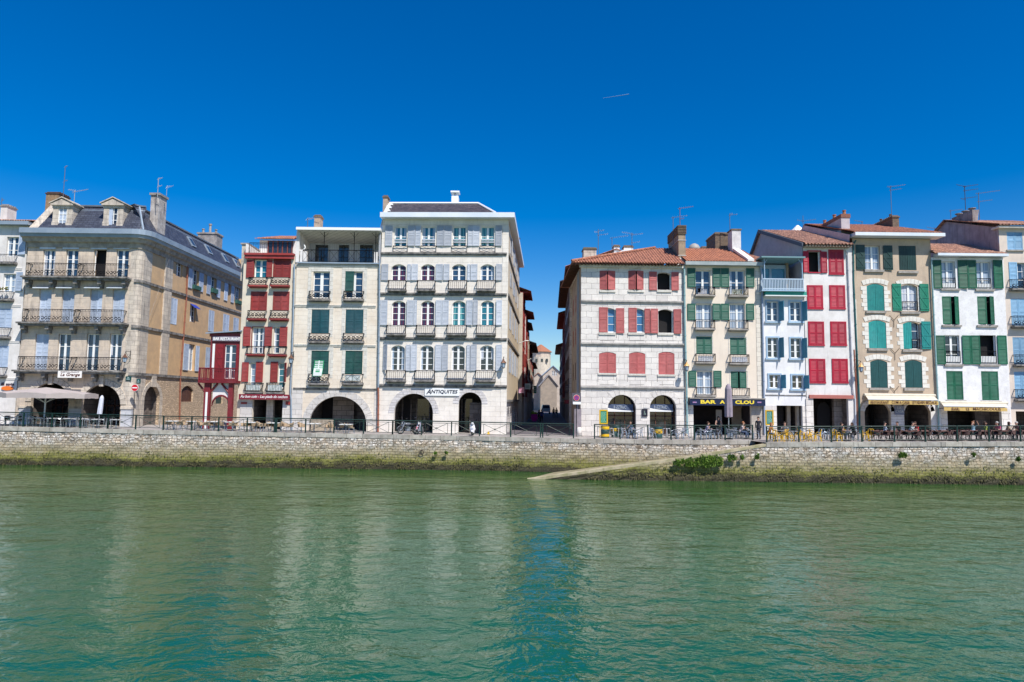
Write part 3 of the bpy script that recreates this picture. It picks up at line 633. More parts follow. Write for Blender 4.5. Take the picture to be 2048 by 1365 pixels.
# ---------- tan corner building
fr = Fr((0,YF,0)); H = House('corner_building', 'tan stone corner building with slate mansard roof and long iron balconies', fr, TAN, 'building')
uL = fr.px(45,650)[0]; uC = fr.px(264.5,650)[0]; CH = .45; xs_ = uC+CH
fs = Fr((xs_, YF+CH, 0), math.radians(90)); LS = 23.5
zc0 = 5.6+(fr.px(160,478)[1]-5.6)*(YF-.3)/YF; zc1 = 5.6+(fr.px(160,457)[1]-5.6)*(YF-.92)/YF
SHB = M('pale_louvre', (.50,.57,.68), (.40,.47,.58), sc=3, rough=.5)
AWN = M('zinc_blind_box', (.62,.66,.70), (.5,.55,.6), sc=2)
cols = ((85,110),(131,156),(187,212),(232,257))
for i, (a, b) in enumerate(cols):
    H.win((a,500,b,557), rows=3, glass='navy', open_=(i == 2), leaf=2); H.bx('blind_box', AWN, fr.px(a-4,496)[0], fr.px(b+3,496)[0], -.02, .1, fr.px(a,499)[1], fr.px(a,493)[1])
    a2, b2 = a-8, b-8; u = fr.rect(a2,579,b2,648); H.hole(hole_poly(*u)); H.shut(None, SHB, d=-.22, uz=(u[0],(u[0]+u[1])/2-.01,u[2],u[3])); H.shut(None, SHB, d=-.22, uz=((u[0]+u[1])/2+.01,u[1],u[2],u[3])); bk = MB(); fr.box(bk,u[0]-.1,u[1]+.1,-.29,-.28,u[2],u[3]+.05); part(bk,'window_opening',DARK,H.e)
    H.slope([(fr.px(a2-5,577)[0],.45,fr.px(a2,577)[1]),(fr.px(b2+1,577)[0],.45,fr.px(a2,577)[1]),(fr.px(b2+1,577)[0],-.1,fr.px(a2,573)[1]),(fr.px(a2-5,577)[0],-.1,fr.px(a2,573)[1])], AWN, name='blind_box', th=.06)
    a3, b3 = ((69,96),(115,140),(172,197),(218,243))[i]
    if i == 0: H.pair((a3,668,b3,743), SHB, d=-.2)
    else: H.win((a3,668,b3,743), rows=3, glass='navy')
    for k, ys in ((1,577),(2,669)):
        uu = fr.px(a2-7 if k == 1 else a3-9, ys)[0]; zz = fr.px(a2,ys)[1]
for (r0, r1, s0, s1, y0, y1) in ((64,157,54,264,531,556),(57,150,45,259,622,647),(48,143,37,253,716,742)):
    uL_, uR_ = fr.px(s0,y1)[0], fr.px(s1,y1)[0]; z0 = fr.px(160,y1)[1]; z1 = fr.px(160,y0)[1]; ug = fr.px((r1+r1+10)/2,y1)[0]
    mb = MB(); fr.box(mb, uL_, uR_, -.01, .85, z0-.14, z0); fr.box(mb, uL_+.1, uR_-.1, -.01, .7, z0-.3, z0-.141)
    for k in range(5):
        uu = uL_+.4+(uR_-uL_-.8)*k/4; fr.box(mb, uu-.16, uu+.16, -.01, .6, z0-.62, z0-.301); fr.box(mb, uu-.13, uu+.13, -.01, .35, z0-.95, z0-.621)
    part(mb, 'balcony', LEDGE, H.e)
    H.balcony(None, style='ornate', pr=.8, uz=(fr.px(r0,y1)[0], fr.px(r1,y1)[0], z0, z1), sp=.115)
    H.balcony(None, style='ornate', pr=.8, uz=(fr.px(r1+10,y1)[0], fr.px(s1-7,y1)[0], z0, z1), sp=.115)
# ground arches
arches = [(62,137,766,813),(163,241,770,815)]; GR = 2.4
for a, b, yt, ys in arches:
    u0 = fr.px(a,ys)[0]; u1 = fr.px(b,ys)[0]; z1 = fr.px((a+b)/2,yt)[1]; w = (u1-u0)/2; zs = fr.px((a+b)/2,ys)[1]; ri = min(w, z1-zs)
    H.hole(hole_poly(u0,u1,GR,z1,ri,18)); H.room(u0-.3,u1+.3,2,z1+.3,4.5); H.voussoirs(u0,u1,z1,ri,.5,TANS,n=13,pr=.07); 
    uk = (u0+u1)/2; H.bx('keystone', TANS, uk-.17, uk+.17, -.02, .2, z1-.15, z1+.75)
# restaurant front inside the arches
for a, b, yt, ys in arches:
    f2 = Fr((0,YF+3.2,0)); u0 = f2.px(a+4,830)[0]; u1 = f2.px(b+3,830)[0]
    mb = MB(); n = 5
    for k in range(n+1): uu = u0+(u1-u0)*k/n; mb.box(uu-.05, uu+.05, YF+3.15, YF+3.25, 2.4, 5.2)
    mb.box(u0, u1, YF+3.15, YF+3.24, 4.6, 4.72); mb.box(u0, u1, YF+3.16, YF+3.24, 2.4, 3.1); o = part(mb, 'shopfront', M('dark_wood', (.06,.02,.015), (.04,.015,.012), sc=4, rough=.5), H.e)
    g2 = MB(); g2.box(u0, u1, YF+3.26, YF+3.28, 3.0, 5.2); part(g2, 'pane', GL['black'], o)
BASE = M('smooth_base_stone', (.55,.56,.58), (.46,.47,.5), sc=1.5, brick=(.9,.42,.01,(.3,.3,.31),.08), streak=((.3,.3,.3),.4,.55))
for a, b in ((38,61),(138,162),(242,263)):
    u0 = fr.px(a,830)[0]; u1 = fr.px(b,830)[0]; zz = fr.px(160,815)[1]; H.bx('pier_base', BASE, u0, u1, -.25, .05, 2.4, zz-.12); H.bx('capital', TANS, u0-.04, u1+.04, -.26, .12, zz-.118, zz+.06)
fr_t = [(uL,1.5),(uC,1.5),(uC,zc0),(uL,zc0)]; H.wall(fr_t)
# chamfered corner
mb = MB(); A = fr.pt(uC,0,0); B = Vector((xs_,YF+CH,0)); pts = []
for i in range(7):
    a = math.pi/2*i/6; pts.append((uC+CH*math.sin(a), YF+CH-CH*math.cos(a)))
mb.mesh([(x,y,z) for z in (1.5,zc0) for x,y in pts], [(i,i+1,8+i,7+i) for i in range(6)]); part(mb, 'corner_stonework', TANS, H.e, smooth=True)
H.bx('quoins', TANS, fr.px(254,650)[0], uC, -.02, .012, 2.4, zc0-.02)
# side facade (faces right); px -> (u along depth, z)
for r, kw in (((352.5,521,365.5,554),dict(glass='navy',leaf=2)),((384.5,533,397,578),dict(glass='navy')),((421,548,432,585),dict(glass='navy')),((455,561,461,592),dict(glass='navy')),((470,570,480.5,607),dict(glass='navy')),
              ((380,610,392,645),dict(glass='navy')),((377,689,389,742),dict(glass='lace'))): H.win(r, fr=fs, rows=3, **kw)
for r in ((376.5,529,384,577),(397.6,539,406,584),(413,546,420.5,589),(432.5,552,440,596),(448,556,454.5,602),(461.5,564,467.5,606),(366,688,376,741),(390,692,397,743)): H.shut(r, SHB, fr=fs, d=.04)
for r in ((338,596,354,649),(417,621,428,664),(446,629,458,667),(466.5,636,477,668),(411,695,421,738)): H.pair(r, SHB, fr=fs, d=-.02)
bb = fs.rect(380,609,392,617); H.slope([(bb[0],.5,bb[2]),(bb[1],.5,bb[2]),(bb[1],.02,bb[3]),(bb[0],.02,bb[3])], M('blue_canvas', (.02,.04,.3)), name='awning', th=.04, fr=fs)
for r in ((384,570,398,578),(421,576,432,585),(470,600,481,607)):
    q = fs.rect(*r); H.bx('flower_box', M('planter_green', (.03,.1,.08)), q[0], q[1], .02, .28, q[2]-.1, q[3]-.1, fr=fs)
q = fs.rect(361,800,386,773)
a0,a1,_,_ = fs.rect(363,772,386.5,804); zt = fs.px(375,772)[1]; zb = fs.px(375,804)[1]; H.hole(hole_poly(a0,a1,zb,zt,.45,8), fs)
mb = MB(); fs.box(mb, a0-.05, a1+.05, -.2, -.17, zb, zt); o = part(mb, 'window', WOOD, H.e)
for (pa, pb) in ((409,418),(432,446),(455,463)):
    b0,b1,_,_ = fs.rect(pa,777,pb,808); H.hole(hole_poly(b0,b1,fs.px(pa,808)[1],fs.px(pa,777)[1],.3,6), fs); mb = MB(); fs.box(mb, b0-.05, b1+.05, -.2, -.17, fs.px(pa,810)[1], fs.px(pa,775)[1]); part(mb, 'window_opening', M('green_frame', (.02,.05,.04), rough=.4), H.e)
g0 = fs.px(285.5,830)[0]; g1 = fs.px(318,830)[0]; zk = fs.px(303,772)[1]; H.hole(hole_poly(g0,g1,2.4,zk,min((g1-g0)/2,1.6),16), fs); H.voussoirs(g0,g1,zk,min((g1-g0)/2,1.6),.42,TANS,n=11,pr=.06,fr=fs,legs=3.0)
kk = (g0+g1)/2; H.bx('keystone', TANS, kk-.35, kk+.35, -.02, .16, zk-.1, zk+.9, fr=fs)
mb = MB(); fs.box(mb, g0-.1, g1+.1, -1.32, -1.25, 2.3, zk); o = part(mb, 'door', M('red_brown_door', (.14,.035,.02), (.09,.025,.015), sc=5, rough=.45), H.e)
mb = MB(); fs.box(mb, g0-.05, g1+.05, -1.24,-1.2, 4.5, 4.62); fs.box(mb, (g0+g1)/2-.04, (g0+g1)/2+.04, -1.24, -1.2, 2.4, 4.5); part(mb, 'door_rail', WOOD, o)
mb = MB(); fs.box(mb, g0+1.6, g0+2.1, -1.19, -1.18, 3.9, 4.7); part(mb, 'notice', WHITE, o)
mb = MB(); fs.box(mb, g0-.2, g0-.1, -1.3, -.3, 2.3, zk); fs.box(mb, g1+.1, g1+.2, -1.3, -.3, 2.3, zk); part(mb, 'porch_wall', INTER, H.e)
zs1 = fr.px(160,747)[1]
upper = [h for h in H.holes[id(fs)] if h[0][1] > zs1]; lower = [h for h in H.holes[id(fs)] if h[0][1] <= zs1]
H.holes[id(fs)] = lower; H.wall([(0,1.5),(LS,1.5),(LS,zs1),(0,zs1)], fr=fs, mat=RUB, rev=.3, name='rubble_wall')
H.holes[id(fs)] = upper; H.wall([(0,zs1),(LS,zs1),(LS,zc0),(0,zc0)], fr=fs, mat=TANR, rev=.25, name='side_wall')
for (pa, pb) in ((323,338),):
    q0 = fs.px(pa,650)[0]; q1 = fs.px(pb,650)[0]; H.bx('pilaster', TANS, q0, q1, -.02, .12, zs1, zc0, fr=fs)
H.bx('pilaster', TANS, -.02, fs.px(297,650)[0], -.02, .03, 2.4, zc0-.02, fr=fs)
for y, pr in ((560,.3),(651,.3),(746,.3)):
    z = fr.px(160,y)[1]; H.bx('string_course', LEDGE, -.02, LS, -.02, .14, z-.16, z+.08, fr=fs); mb = MB()
    mb.mesh([(x,yy,zz) for zz in (z-.16,z+.08) for x,yy in [(uC+(CH+.14)*math.sin(math.pi/2*i/6), YF+CH-(CH+.14)*math.cos(math.pi/2*i/6)) for i in range(7)]], [(i,i+1,8+i,7+i) for i in range(6)]); part(mb, 'string_course', LEDGE, H.e)
# cornice + mansard, following front, corner and side
CORN = M('cornice_stone', (.40,.36,.30), (.26,.23,.2), sc=2, bump=.3, streak=((.1,.09,.08),.6,.52))
prof = [(.0,zc0-.75,CORN),(.12,zc0-.75,CORN),(.18,zc0-.35,CORN),(.42,zc0-.28,CORN),(.5,zc0+.0,CORN),(.72,zc0+.08,CORN),(.78,zc0+.32,ZINC),(.92,zc0+.36,ZINC),(.92,zc1+.02,ZINC),(.3,zc1+.12,ZINC)]
def outline(d):
    P = [(uL-(.25 if d > .3 else 0), YF-d)]
    for i in range(5): a = math.pi/2*i/4; P.append((uC+(CH+d)*math.sin(a), YF+CH-(CH+d)*math.cos(a)))
    P.append((xs_+d, YF+CH+LS)); return P
mb = MB()
for k in range(len(prof)-1):
    A = outline(prof[k][0]); B = outline(prof[k+1][0]); za, zb = prof[k][1], prof[k+1][1]; mb.use(prof[k+1][2])
    for i in range(len(A)-1): mb.face([(*A[i],za),(*A[i+1],za),(*B[i+1],zb),(*B[i],zb)])
part(mb, 'cornice', None, H.e)
zm1 = Fr((0,YF+1.25,0)).px(180,414)[1]; b0 = outline(.3); b1 = outline(-1.25); xl1 = fr.px(84,412)[0]
b0[0] = (uL+.9, YF-.3); b1[0] = (uL+1.5, YF+1.25)
mb = MB()
for i in range(len(b0)-1): mb.face([(*b0[i],zc1+.1),(*b0[i+1],zc1+.1),(*b1[i+1],zm1),(*b1[i],zm1)])
o = part(mb, 'mansard_roof', SLATE, H.e); MR = o
mb = MB(); b2 = outline(-1.12); b2[0] = (uL+1.45, YF+1.1); b3 = [(uL+1.5,YF+3.2)]+[(xs_-3.6,YF+CH+2.2)]*5+[(xs_-3.6,YF+CH+LS)]
for i in range(len(b2)-1):
    mb.face([(*b2[i],zm1-.02),(*b2[i+1],zm1-.02),(*b2[i+1],zm1+.12),(*b2[i],zm1+.12)]); mb.face([(*b2[i],zm1+.12),(*b2[i+1],zm1+.12),(*b3[i+1],zm1+.3),(*b3[i],zm1+.3)])
    mb.face([(*outline(-.95)[i],zm1-.45) if i else (uL+1.4,YF+.95,zm1-.45), (*outline(-.95)[i+1],zm1-.45), (*outline(-1.0)[i+1],zm1-.33), (*outline(-1.0)[i],zm1-.33) if i else (uL+1.4,YF+1.0,zm1-.33)])
part(mb, 'roof_flashing', M('dark_zinc', (.13,.16,.20), (.1,.12,.15), sc=1, rough=.5), MR)
mb = MB(); mb.mesh([(uL,YF-.3,zc1),(uL+.9,YF-.3,zc1),(uL+.9,YF+8,zc1),(uL,YF+8,zc1),(uL+.95,YF+1.2,zm1+.15),(uL+1.6,YF+1.2,zm1+.15),(uL+1.6,YF+8,zm1+.15),(uL+.95,YF+8,zm1+.15)], [(0,3,2,1),(4,5,6,7),(0,1,5,4),(1,2,6,5),(2,3,7,6),(3,0,4,7)]); part(mb, 'gable_parapet', TANS, H.e)
mb = MB(); mb.face([(uL,YF,1.5),(uL,YF+LS,1.5),(uL,YF+LS,zc1),(uL,YF,zc1)]); mb.face([(uL,YF+CH+LS,1.5),(xs_,YF+CH+LS,1.5),(xs_,YF+CH+LS,zm1),(uL,YF+CH+LS,zm1)]); part(mb, 'rear_wall', TANR, H.e)
# corner hip strip
mb = MB(); mb.tube((b0[3][0]-.0,b0[3][1],zc1+.12),(b1[3][0],b1[3][1],zm1+.05), .09, n=6); part(mb, 'hip_strip', ZINC, MR)
for cx in (125,226.5):   # stone dormers
    f3 = Fr((0,YF+.1,0)); u,zb = f3.px(cx,456); zt = f3.px(cx,411)[1]; mb = MB()
    for s in (-1,1): f3.box(mb, u+s*.62-.24, u+s*.62+.24, -1.6, .12, zb, zt-.1); f3.box(mb, u+s*.62-.28, u+s*.62+.28, -.02, .16, zb, zb+.5)
    f3.box(mb, u-.9, u+.9, -1.6, .18, zt-.3, zt-.08); f3.box(mb, u-1.0, u+1.0, -1.7, .32, zt-.079, zt+.08)
    zp = f3.px(cx,397)[1]-.12
    P = [f3.pt(u-1.02,.3,zt+.081), f3.pt(u+1.02,.3,zt+.081), f3.pt(u,.3,zp)]; Q = [f3.pt(u-1.02,-2.4,zt+.081), f3.pt(u+1.02,-2.4,zt+.081), f3.pt(u,-2.4,zp)]
    mb.mesh(P+Q, [(0,1,2),(5,4,3),(0,3,4,1),(1,4,5,2),(2,5,3,0)])
    o = part(mb, 'dormer', TANS, H.e); mb = MB()
    f3.box(mb, u-.38, u+.38, -.02, .0, zb+.1, zt-.3); w = part(mb, 'dormer_window', GL['black'] if cx > 200 else SHB, o)
    mb = MB()
    for a, b in ((u-.38,u-.3),(u+.3,u+.38),(u-.03,u+.03)): f3.box(mb, a, b, .005, .05, zb+.1, zt-.3)
    for k in range(4): zz = zb+.1+(zt-.4-zb)*k/3; f3.box(mb, u-.3, u+.3, .004, .04, zz, zz+.05)
    part(mb, 'frame', WHITE, o)
    if cx > 200: mb = MB(); f3.box(mb, u-.42, u-.06, .06, .1, zb+.1, zt-.3); part(mb, 'shutter', SHB, o)
    mb = MB(); r = [(u-1.12,zt+.06),(u,zp+.09),(u+1.12,zt+.06)]
    for (p0, p1) in zip(r, r[1:]): mb.hexa([f3.pt(p0[0],.38,p0[1]),f3.pt(p1[0],.38,p1[1]),f3.pt(p1[0],-2.5,p1[1]),f3.pt(p0[0],-2.5,p0[1]),f3.pt(p0[0],.38,p0[1]+.09),f3.pt(p1[0],.38,p1[1]+.09),f3.pt(p1[0],-2.5,p1[1]+.09),f3.pt(p0[0],-2.5,p0[1]+.09)])
    part(mb, 'dormer_roof', TANS, o)
for cx, cy in ((384,485),(419,500),(452,517),(475,527)):   # skylights on the side slope
    ff = Fr((xs_+.3-.75,YF+CH,0), math.radians(90)); u, z = ff.px(cx,cy); mb = MB(); t = (z-zc1)/(zm1-zc1); x = xs_+.3-1.55*t
    P = lambda du, dz, o_: Vector((x-1.55*dz/(zm1-zc1)+o_, ff.P.y+u+du, z+dz+o_*.3))
    mb.hexa([P(-.45,-.5,.02),P(.45,-.5,.02),P(.45,.5,.02),P(-.45,.5,.02),P(-.45,-.5,.14),P(.45,-.5,.14),P(.45,.5,.14),P(-.45,.5,.14)]); o = part(mb, 'skylight', ZINC, MR)
    # glass on the face of the frame
    bpy.context.view_layer.update(); mb = MB(); mb.face([P(-.33,-.38,.15),P(.33,-.38,.15),P(.33,.38,.15),P(-.33,.38,.15)]); o2 = mb.build('pane', M('skylight_glass', (.03,.05,.08), rough=.1), o)
H.chimney(106,385,408,27,1.6,M('ochre_stack', (.32,.22,.12), (.2,.13,.08), sc=3, streak=((.08,.07,.06),.6,.5)),Y=66,capm=M('dark_brick', (.09,.05,.04), (.05,.035,.03), sc=6))
H.chimney(327,236,470,0,0,RENDG,Y=60) if False else None
fy = YF+CH+fs.px(313,450)[0]+.2; xa = xs_-.75; zt = fs.px(328,392)[1]; mb = MB(); mb.box(xa, xa+.75, fy, fy+1.4, zc1-.3, zt-.2); o = part(mb, 'chimney', M('stained_stack', (.50,.46,.42), (.3,.27,.25), sc=1.8, streak=((.12,.1,.1),.8,.5)), H.e); mb = MB(); mb.box(xa-.1, xa+.87, fy-.12, fy+1.52, zt-.199, zt); part(mb, 'chimney_cap', RENDG, o)
mb = MB(); y0 = 78; x0 = (400-1024)/FPX*y0; zz = 5.6+(800-9-462)/FPX*y0; mb.box(x0-1.0, x0+1.2, y0, y0+1.6, zz-3, zz); mb.box(x0-1.1, x0+1.3, y0-.1, y0+1.7, zz+.001, zz+.18)
for k, h in ((-.7,.6),(.1,1.2),(.8,.55)): mb.lathe((x0+k,y0+.7,zz+.17), [(.15,0),(.12,h*.8),(.18,h*.85),(.18,h)], n=10)
part(mb, 'chimney', RENDG, H.e)
H.pipe([(374,508),(371,600),(364,690),(359,757),(357,858)], M('copper_pipe', (.33,.11,.06), (.22,.09,.06), sc=4, rough=.5), fr=fs, r=.07)
cb = MB(); P = [fs.pt(fs.px(x,y)[0], .95-(i*.2), fs.px(x,y)[1]) for i,(x,y) in enumerate(((318,478),(322,520),(306,580),(286,650)))]; cb.path(P, .010, n=4); part(cb, 'cable', RENDG, H.e)
# ---------- red timber annex
RED = M('oxblood_paint', (.20,.014,.02), (.15,.012,.018), sc=3, rough=.55, speck=.12)
f = Fr((0,YF+.3,0)); H = House('red_timber_annex', 'small dark red timber bar annex on posts with a balcony beside the stone corner building', f, RED, 'building')
u0 = f.px(421,700)[0]; u1 = f.px(485,700)[0]; zb = f.px(450,766)[1]; zt = f.px(450,667)[1]
w0,w1,wz0,wz1 = f.rect(449,690,471.5,758); H.win(None, uz=(w0,w1,wz0,wz1), rows=4, glass='navy', leaf=2, deep=.12, fw=.06)
H.wall([(u0,zb),(u1,zb),(u1,zt),(u0,zt)], rev=.15); H.shell(u0,u1,zb,zt,3.5)
H.slope([(u0-.35,.35,zt+.02),(u1,.35,zt+.25),(u1,-3.7,zt+.5),(u0-.35,-3.7,zt+.3)], ZINC, th=.1)
H.bx('fascia', RED, u0-.1, u1, .0, .08, f.px(450,674)[1], zt-.02)
for r in ((430,690,446,742),(473,690,484,742)): H.shut(r, M('oxblood_door', (.24,.018,.025), (.19,.016,.02), sc=3, rough=.5), style='brace', d=.03, name='shutter')
q = f.rect(424.5,688,429,758); H.bx('corner_board', WHITE, q[0], q[1], .01, .04, q[2], q[3])
# balcony
b0 = f.px(408,750)[0]; b1 = f.px(484,750)[0]; bz0 = f.px(450,762)[1]; bz1 = f.px(450,737)[1]
mb = MB(); f.box(mb, b0, b1, -.2, 1.1, bz0-.22, bz0); f.box(mb, b0, b0+.15, -1.5, 1.0, bz0-.2, bz0-.02); o = part(mb, 'balcony', RED, H.e); mb = MB()
f.box(mb, b0, b1, 1.0, 1.1, bz1-.08, bz1); f.box(mb, b0, b0+.08, -1.5, .999, bz1-.08, bz1); f.box(mb, b0+.05, b1-.05, 1.02, 1.08, bz0+.08, bz0+.15)
n = 24
for k in range(n+1):
    uu = b0+(b1-b0-.08)*k/n; w = .05 if k % 8 else .1; f.box(mb, uu, uu+w, 1.02, 1.07, bz0, bz1-.081)
for k in range(6): f.box(mb, b0+.01, b0+.06, .85-k*.4, .9-k*.4, bz0, bz1-.081)
part(mb, 'railing', RED, o)
# posts, arch and braces
for a, b, m_ in ((416,431,0),(464,477,1)):
    p0 = f.px(a,800)[0]; p1 = f.px(b,800)[0]; p1 = p0+.5 if m_ == 0 else p0+.36; H.bx('post', RED, p0, p1, .5, .85, 2.4, bz0-.22)
    if not m_: H.bx('post_stripe', WHITE, p0+(p1-p0)*.33, p0+(p1-p0)*.68, .851, .87, 2.4, f.px(430,785)[1]); 
    uc = (p0+p1)/2
    for s in ((-1,1) if not m_ else (-1,)):
        mb = MB(); mb.tube(f.pt(uc+s*.15,.7,bz0-1.1), f.pt(uc+s*.85,.7,bz0-.25), .09, n=4); part(mb, 'brace', RED, H.e)
pa = f.px(431,800)[0]; pb = f.px(466,800)[0]; za = f.px(450,790)[1]
A = arc_pts(pa,pb,za,.85,12); mb = MB(); q = f.pt
for i in range(12):
    a, b = A[i], A[i+1]; mb.use(PLW).face([q(a[0],.6,a[1]),q(b[0],.6,b[1]),q(b[0],.6,bz0-.221),q(a[0],.6,bz0-.221)])
    mb.use(RED).hexa([q(a[0],.55,a[1]-.16),q(b[0],.55,b[1]-.16),q(b[0],.75,b[1]-.16),q(a[0],.75,a[1]-.16),q(a[0],.55,a[1]),q(b[0],.55,b[1]),q(b[0],.75,b[1]),q(a[0],.75,a[1])])
part(mb, 'arch', None, H.e)
s0,s1,sz0,sz1 = f.rect(426.5,673.5,484,683); mb = MB(); f.box(mb, s0, s1, .09, .14, sz0, sz1); o = mb.build('sign_board', M('sign_grey', (.20,.17,.22))); tag(o, 'grey bar restaurant sign board across the top of the red annex', 'sign')
text('BAR RESTAURANT', f, 428.5, 483, 675.3, 681.7, WHITE, parent=o, d=.15, bold=.03)
# ---------- narrow red and cream house
CREAM = M('cream_render', (.68,.60,.47), (.60,.53,.43), sc=1.2, streak=((.40,.34,.28),.5,.56), bump=.15, speck=.12)
fr = Fr((0,YF+.1,0)); H = House('narrow_red_house', 'narrow cream house with red louvred shutters and a railed roof terrace', fr, CREAM)
uL = fr.px(482,650)[0]; uR = fr.px(588.5,650)[0]; zT = fr.px(540,512)[1]
RS = M('brick_red_paint', (.29,.035,.03), (.23,.03,.026), sc=3, rough=.55, speck=.15)
def surround(r, pad=.1):
    u0,u1,z0,z1 = fr.rect(*r); mb = MB()
    fr.box(mb, u0-pad, u0, -.02, .035, z0, z1); fr.box(mb, u1, u1+pad, -.02, .035, z0, z1); fr.box(mb, u0-pad, u1+pad, -.02, .04, z1, z1+pad); part(mb, 'window_surround', RS, H.e)
H.win((509,520,533.5,556), rows=3, glass='teal'); H.shut((493.5,520,508,556), RS); H.shut((534,520,545,555), RS); surround((509,520,533.5,556),.08)
H.pair((549,519,580,556), RS); surround((549,519,580,556)); H.balcony((501,557,536,572), slab=RS, style='curl', sp=.2); H.balcony((545,557,580,572), slab=RS, style='curl')
for a in (503,547.5): H.pair((a,585,a+30,621), RS); H.balcony((a-4,623,a+30.5,638.5), slab=RS, style='curl'); surround((a,585,a+30,621),.06)
H.win((504,655,529,708), rows=4, glass='navy'); H.shut((487.5,654,501.5,693), RS); H.shut((530,654,544.5,693), RS); H.win((547,655,559.5,708), rows=4, glass='navy', leaf=1); H.shut((559.8,654,575,694), RS)
H.balcony((496.5,694,530,709), slab=RS); H.balcony((540,694,574,710), slab=RS); surround((504,655,529,708),.06)
H.win((500,726,512,777), rows=4, glass='lace', leaf=1); H.shut((484.5,725,497.5,764), RS); H.shut((512.2,724,527,765), RS)
H.win((556,726,569.5,777), rows=4, glass='teal', leaf=1); H.shut((541.5,724,556,765), RS); H.shut((570,726,580,765), RS, ajar=55, hinge=0)
H.balcony((493,767,527,784), slab=LEDGE, style='bars'); H.balcony((536,767,570,785), slab=LEDGE, style='bars')
for (a, b, y0, y1) in ((496,524,770,781),(539,567,770,782)):   # white sheet and plants on the lowest balconies
    q = fr.rect(a,y0,b,y1); H.bx('balcony_screen', M('cloth_white', (.6,.62,.62), (.35,.4,.38), sc=5), q[0], q[1], .36, .4, q[2], q[3])
H.holes.setdefault(id(fr), []); q0 = fr.px(505,830)[0]; q1 = fr.px(564.5,830)[0]; z1 = fr.px(530,800)[1]; H.hole([(q0,2.3),(q1,2.3),(q1,z1),(q0,z1)]); H.room(q0-.1,q1+.1,2,z1+.1,5)
mb = MB(); mb.box(q0+.9, q0+1.5, YF+.9, YF+1.3, 2.4, z1); part(mb, 'pillar', TANS, H.e)
H.wall([(uL,1.5),(uR,1.5),(uR,zT),(uL,zT)]); H.shell(uL,uR,1.5,zT,12)
zz = fr.px(530,789)[1]
for a, b in ((480,504.5),(565,587)): q = fr.px(a,830)[0]; r_ = fr.px(b,830)[0]; H.bx('ground_floor_stone', ASH, q, r_, -.02, .06, 2.4, zz)
c0, c1 = fr.px(491,512)[0], fr.px(590,512)[0]; mb = MB(); fr.box(mb, c0, c1, -.1, .38, zT, fr.px(540,508)[1]); fr.box(mb, c0+.05, c1-.05, -.1, .28, zT-.3, zT-.002); part(mb, 'cornice', RS, H.e)
# roof terrace: railing, set-back penthouse, left party wall
zt0 = fr.px(540,508)[1]; H.balcony(None, style='bars', pr=.02, uz=(fr.px(499,500)[0], fr.px(585,500)[0], zt0, zt0+.95), sp=.16)
f2 = Fr((0,YF+3.4,0)); p0 = f2.px(519,495)[0]; p1 = f2.px(592,495)[0]; zp = f2.px(555,481)[1]; mb = MB(); mb.box(p0, p1, YF+3.4, YF+8, zt0-.3, zp); part(mb, 'penthouse', PLW, H.e)
mb = MB(); q = f2.rect(537,483,585,506); mb.box(q[0], q[1], YF+3.36, YF+3.39, zt0, q[3]); o = part(mb, 'terrace_door', GL['black'], H.e); mb = MB()
for k in range(6): uu = q[0]+(q[1]-q[0])*k/5; mb.box(uu-.05, uu+.05, YF+3.3, YF+3.355, zt0, q[3])
part(mb, 'frame', M('brown_frame', (.2,.05,.04)), o)
H.tiles((p0-.3,.5,zp+.06),(p1,.5,zp+.06),(p0+1.0,-2.5,zp+1.0),(p1,-2.5,zp+1.0), TILE, fr=f2)
w0 = fr.px(476,520)[0]; w1 = fr.px(493,520)[0]; mb = MB(); mb.box(w0+.1, w1-.15, YF+.6, YF+4, fr.px(480,560)[1], fr.px(484,487)[1]); o = part(mb, 'chimney', TANS, H.e); mb = MB(); mb.box(w0, w1-.05, YF+.5, YF+4.1, fr.px(484,487)[1]+.001, fr.px(484,484)[1]); part(mb, 'chimney_cap', RENDG, o)
mb = MB(); x0 = w1-.15; zA = fr.px(497,487)[1]; mb.hexa([(x0,YF+.2,zt0-.2),(x0+.25,YF+.2,zt0-.2),(x0+.25,YF+5,zt0-.2),(x0,YF+5,zt0-.2),(x0,YF+.2,zA),(x0+.25,YF+.2,zA-.1),(x0+.25,YF+5,zA-.3),(x0,YF+5,zA-.3)]); part(mb, 'parapet', PLW, H.e)
s0,s1,sz0,sz1 = fr.rect(482,789,581,799.5); mb = MB(); fr.box(mb, s0, s1, .12, .5, sz0, sz1); o = mb.build('awning_sign', M('maroon', (.20,.015,.03), (.17,.012,.028), sc=3)); tag(o, 'maroon awning band lettered Au bon coin over the open shopfront', 'sign')
text('Au bon coin - Les pieds de cochon', fr, 485, 579, 791, 798, WHITE, parent=o, d=.505, shear=.3, bold=.012)
for k, (a, b, y0, y1) in enumerate(((483,495,804.5,808.5),(572,581,803,810))):
    q = fr.rect(a,y0,b,y1); mb = MB(); fr.box(mb, q[0], q[1], .07, .11, q[2], q[3]); fr.box(mb, q[0]+.05, q[1]-.05, .11, .13, q[2]+.04, q[3]-.04); tag(mb.build('wall_plaque', RS), ('small red plaque on the stone left of the open shopfront' if k == 0 else 'small red plaque on the stone right of the open shopfront'), 'plaque')
H.pipe([(590,530),(587.5,640),(582,790),(583.5,800),(584,868)], ZINC, r=.07, d=.15)
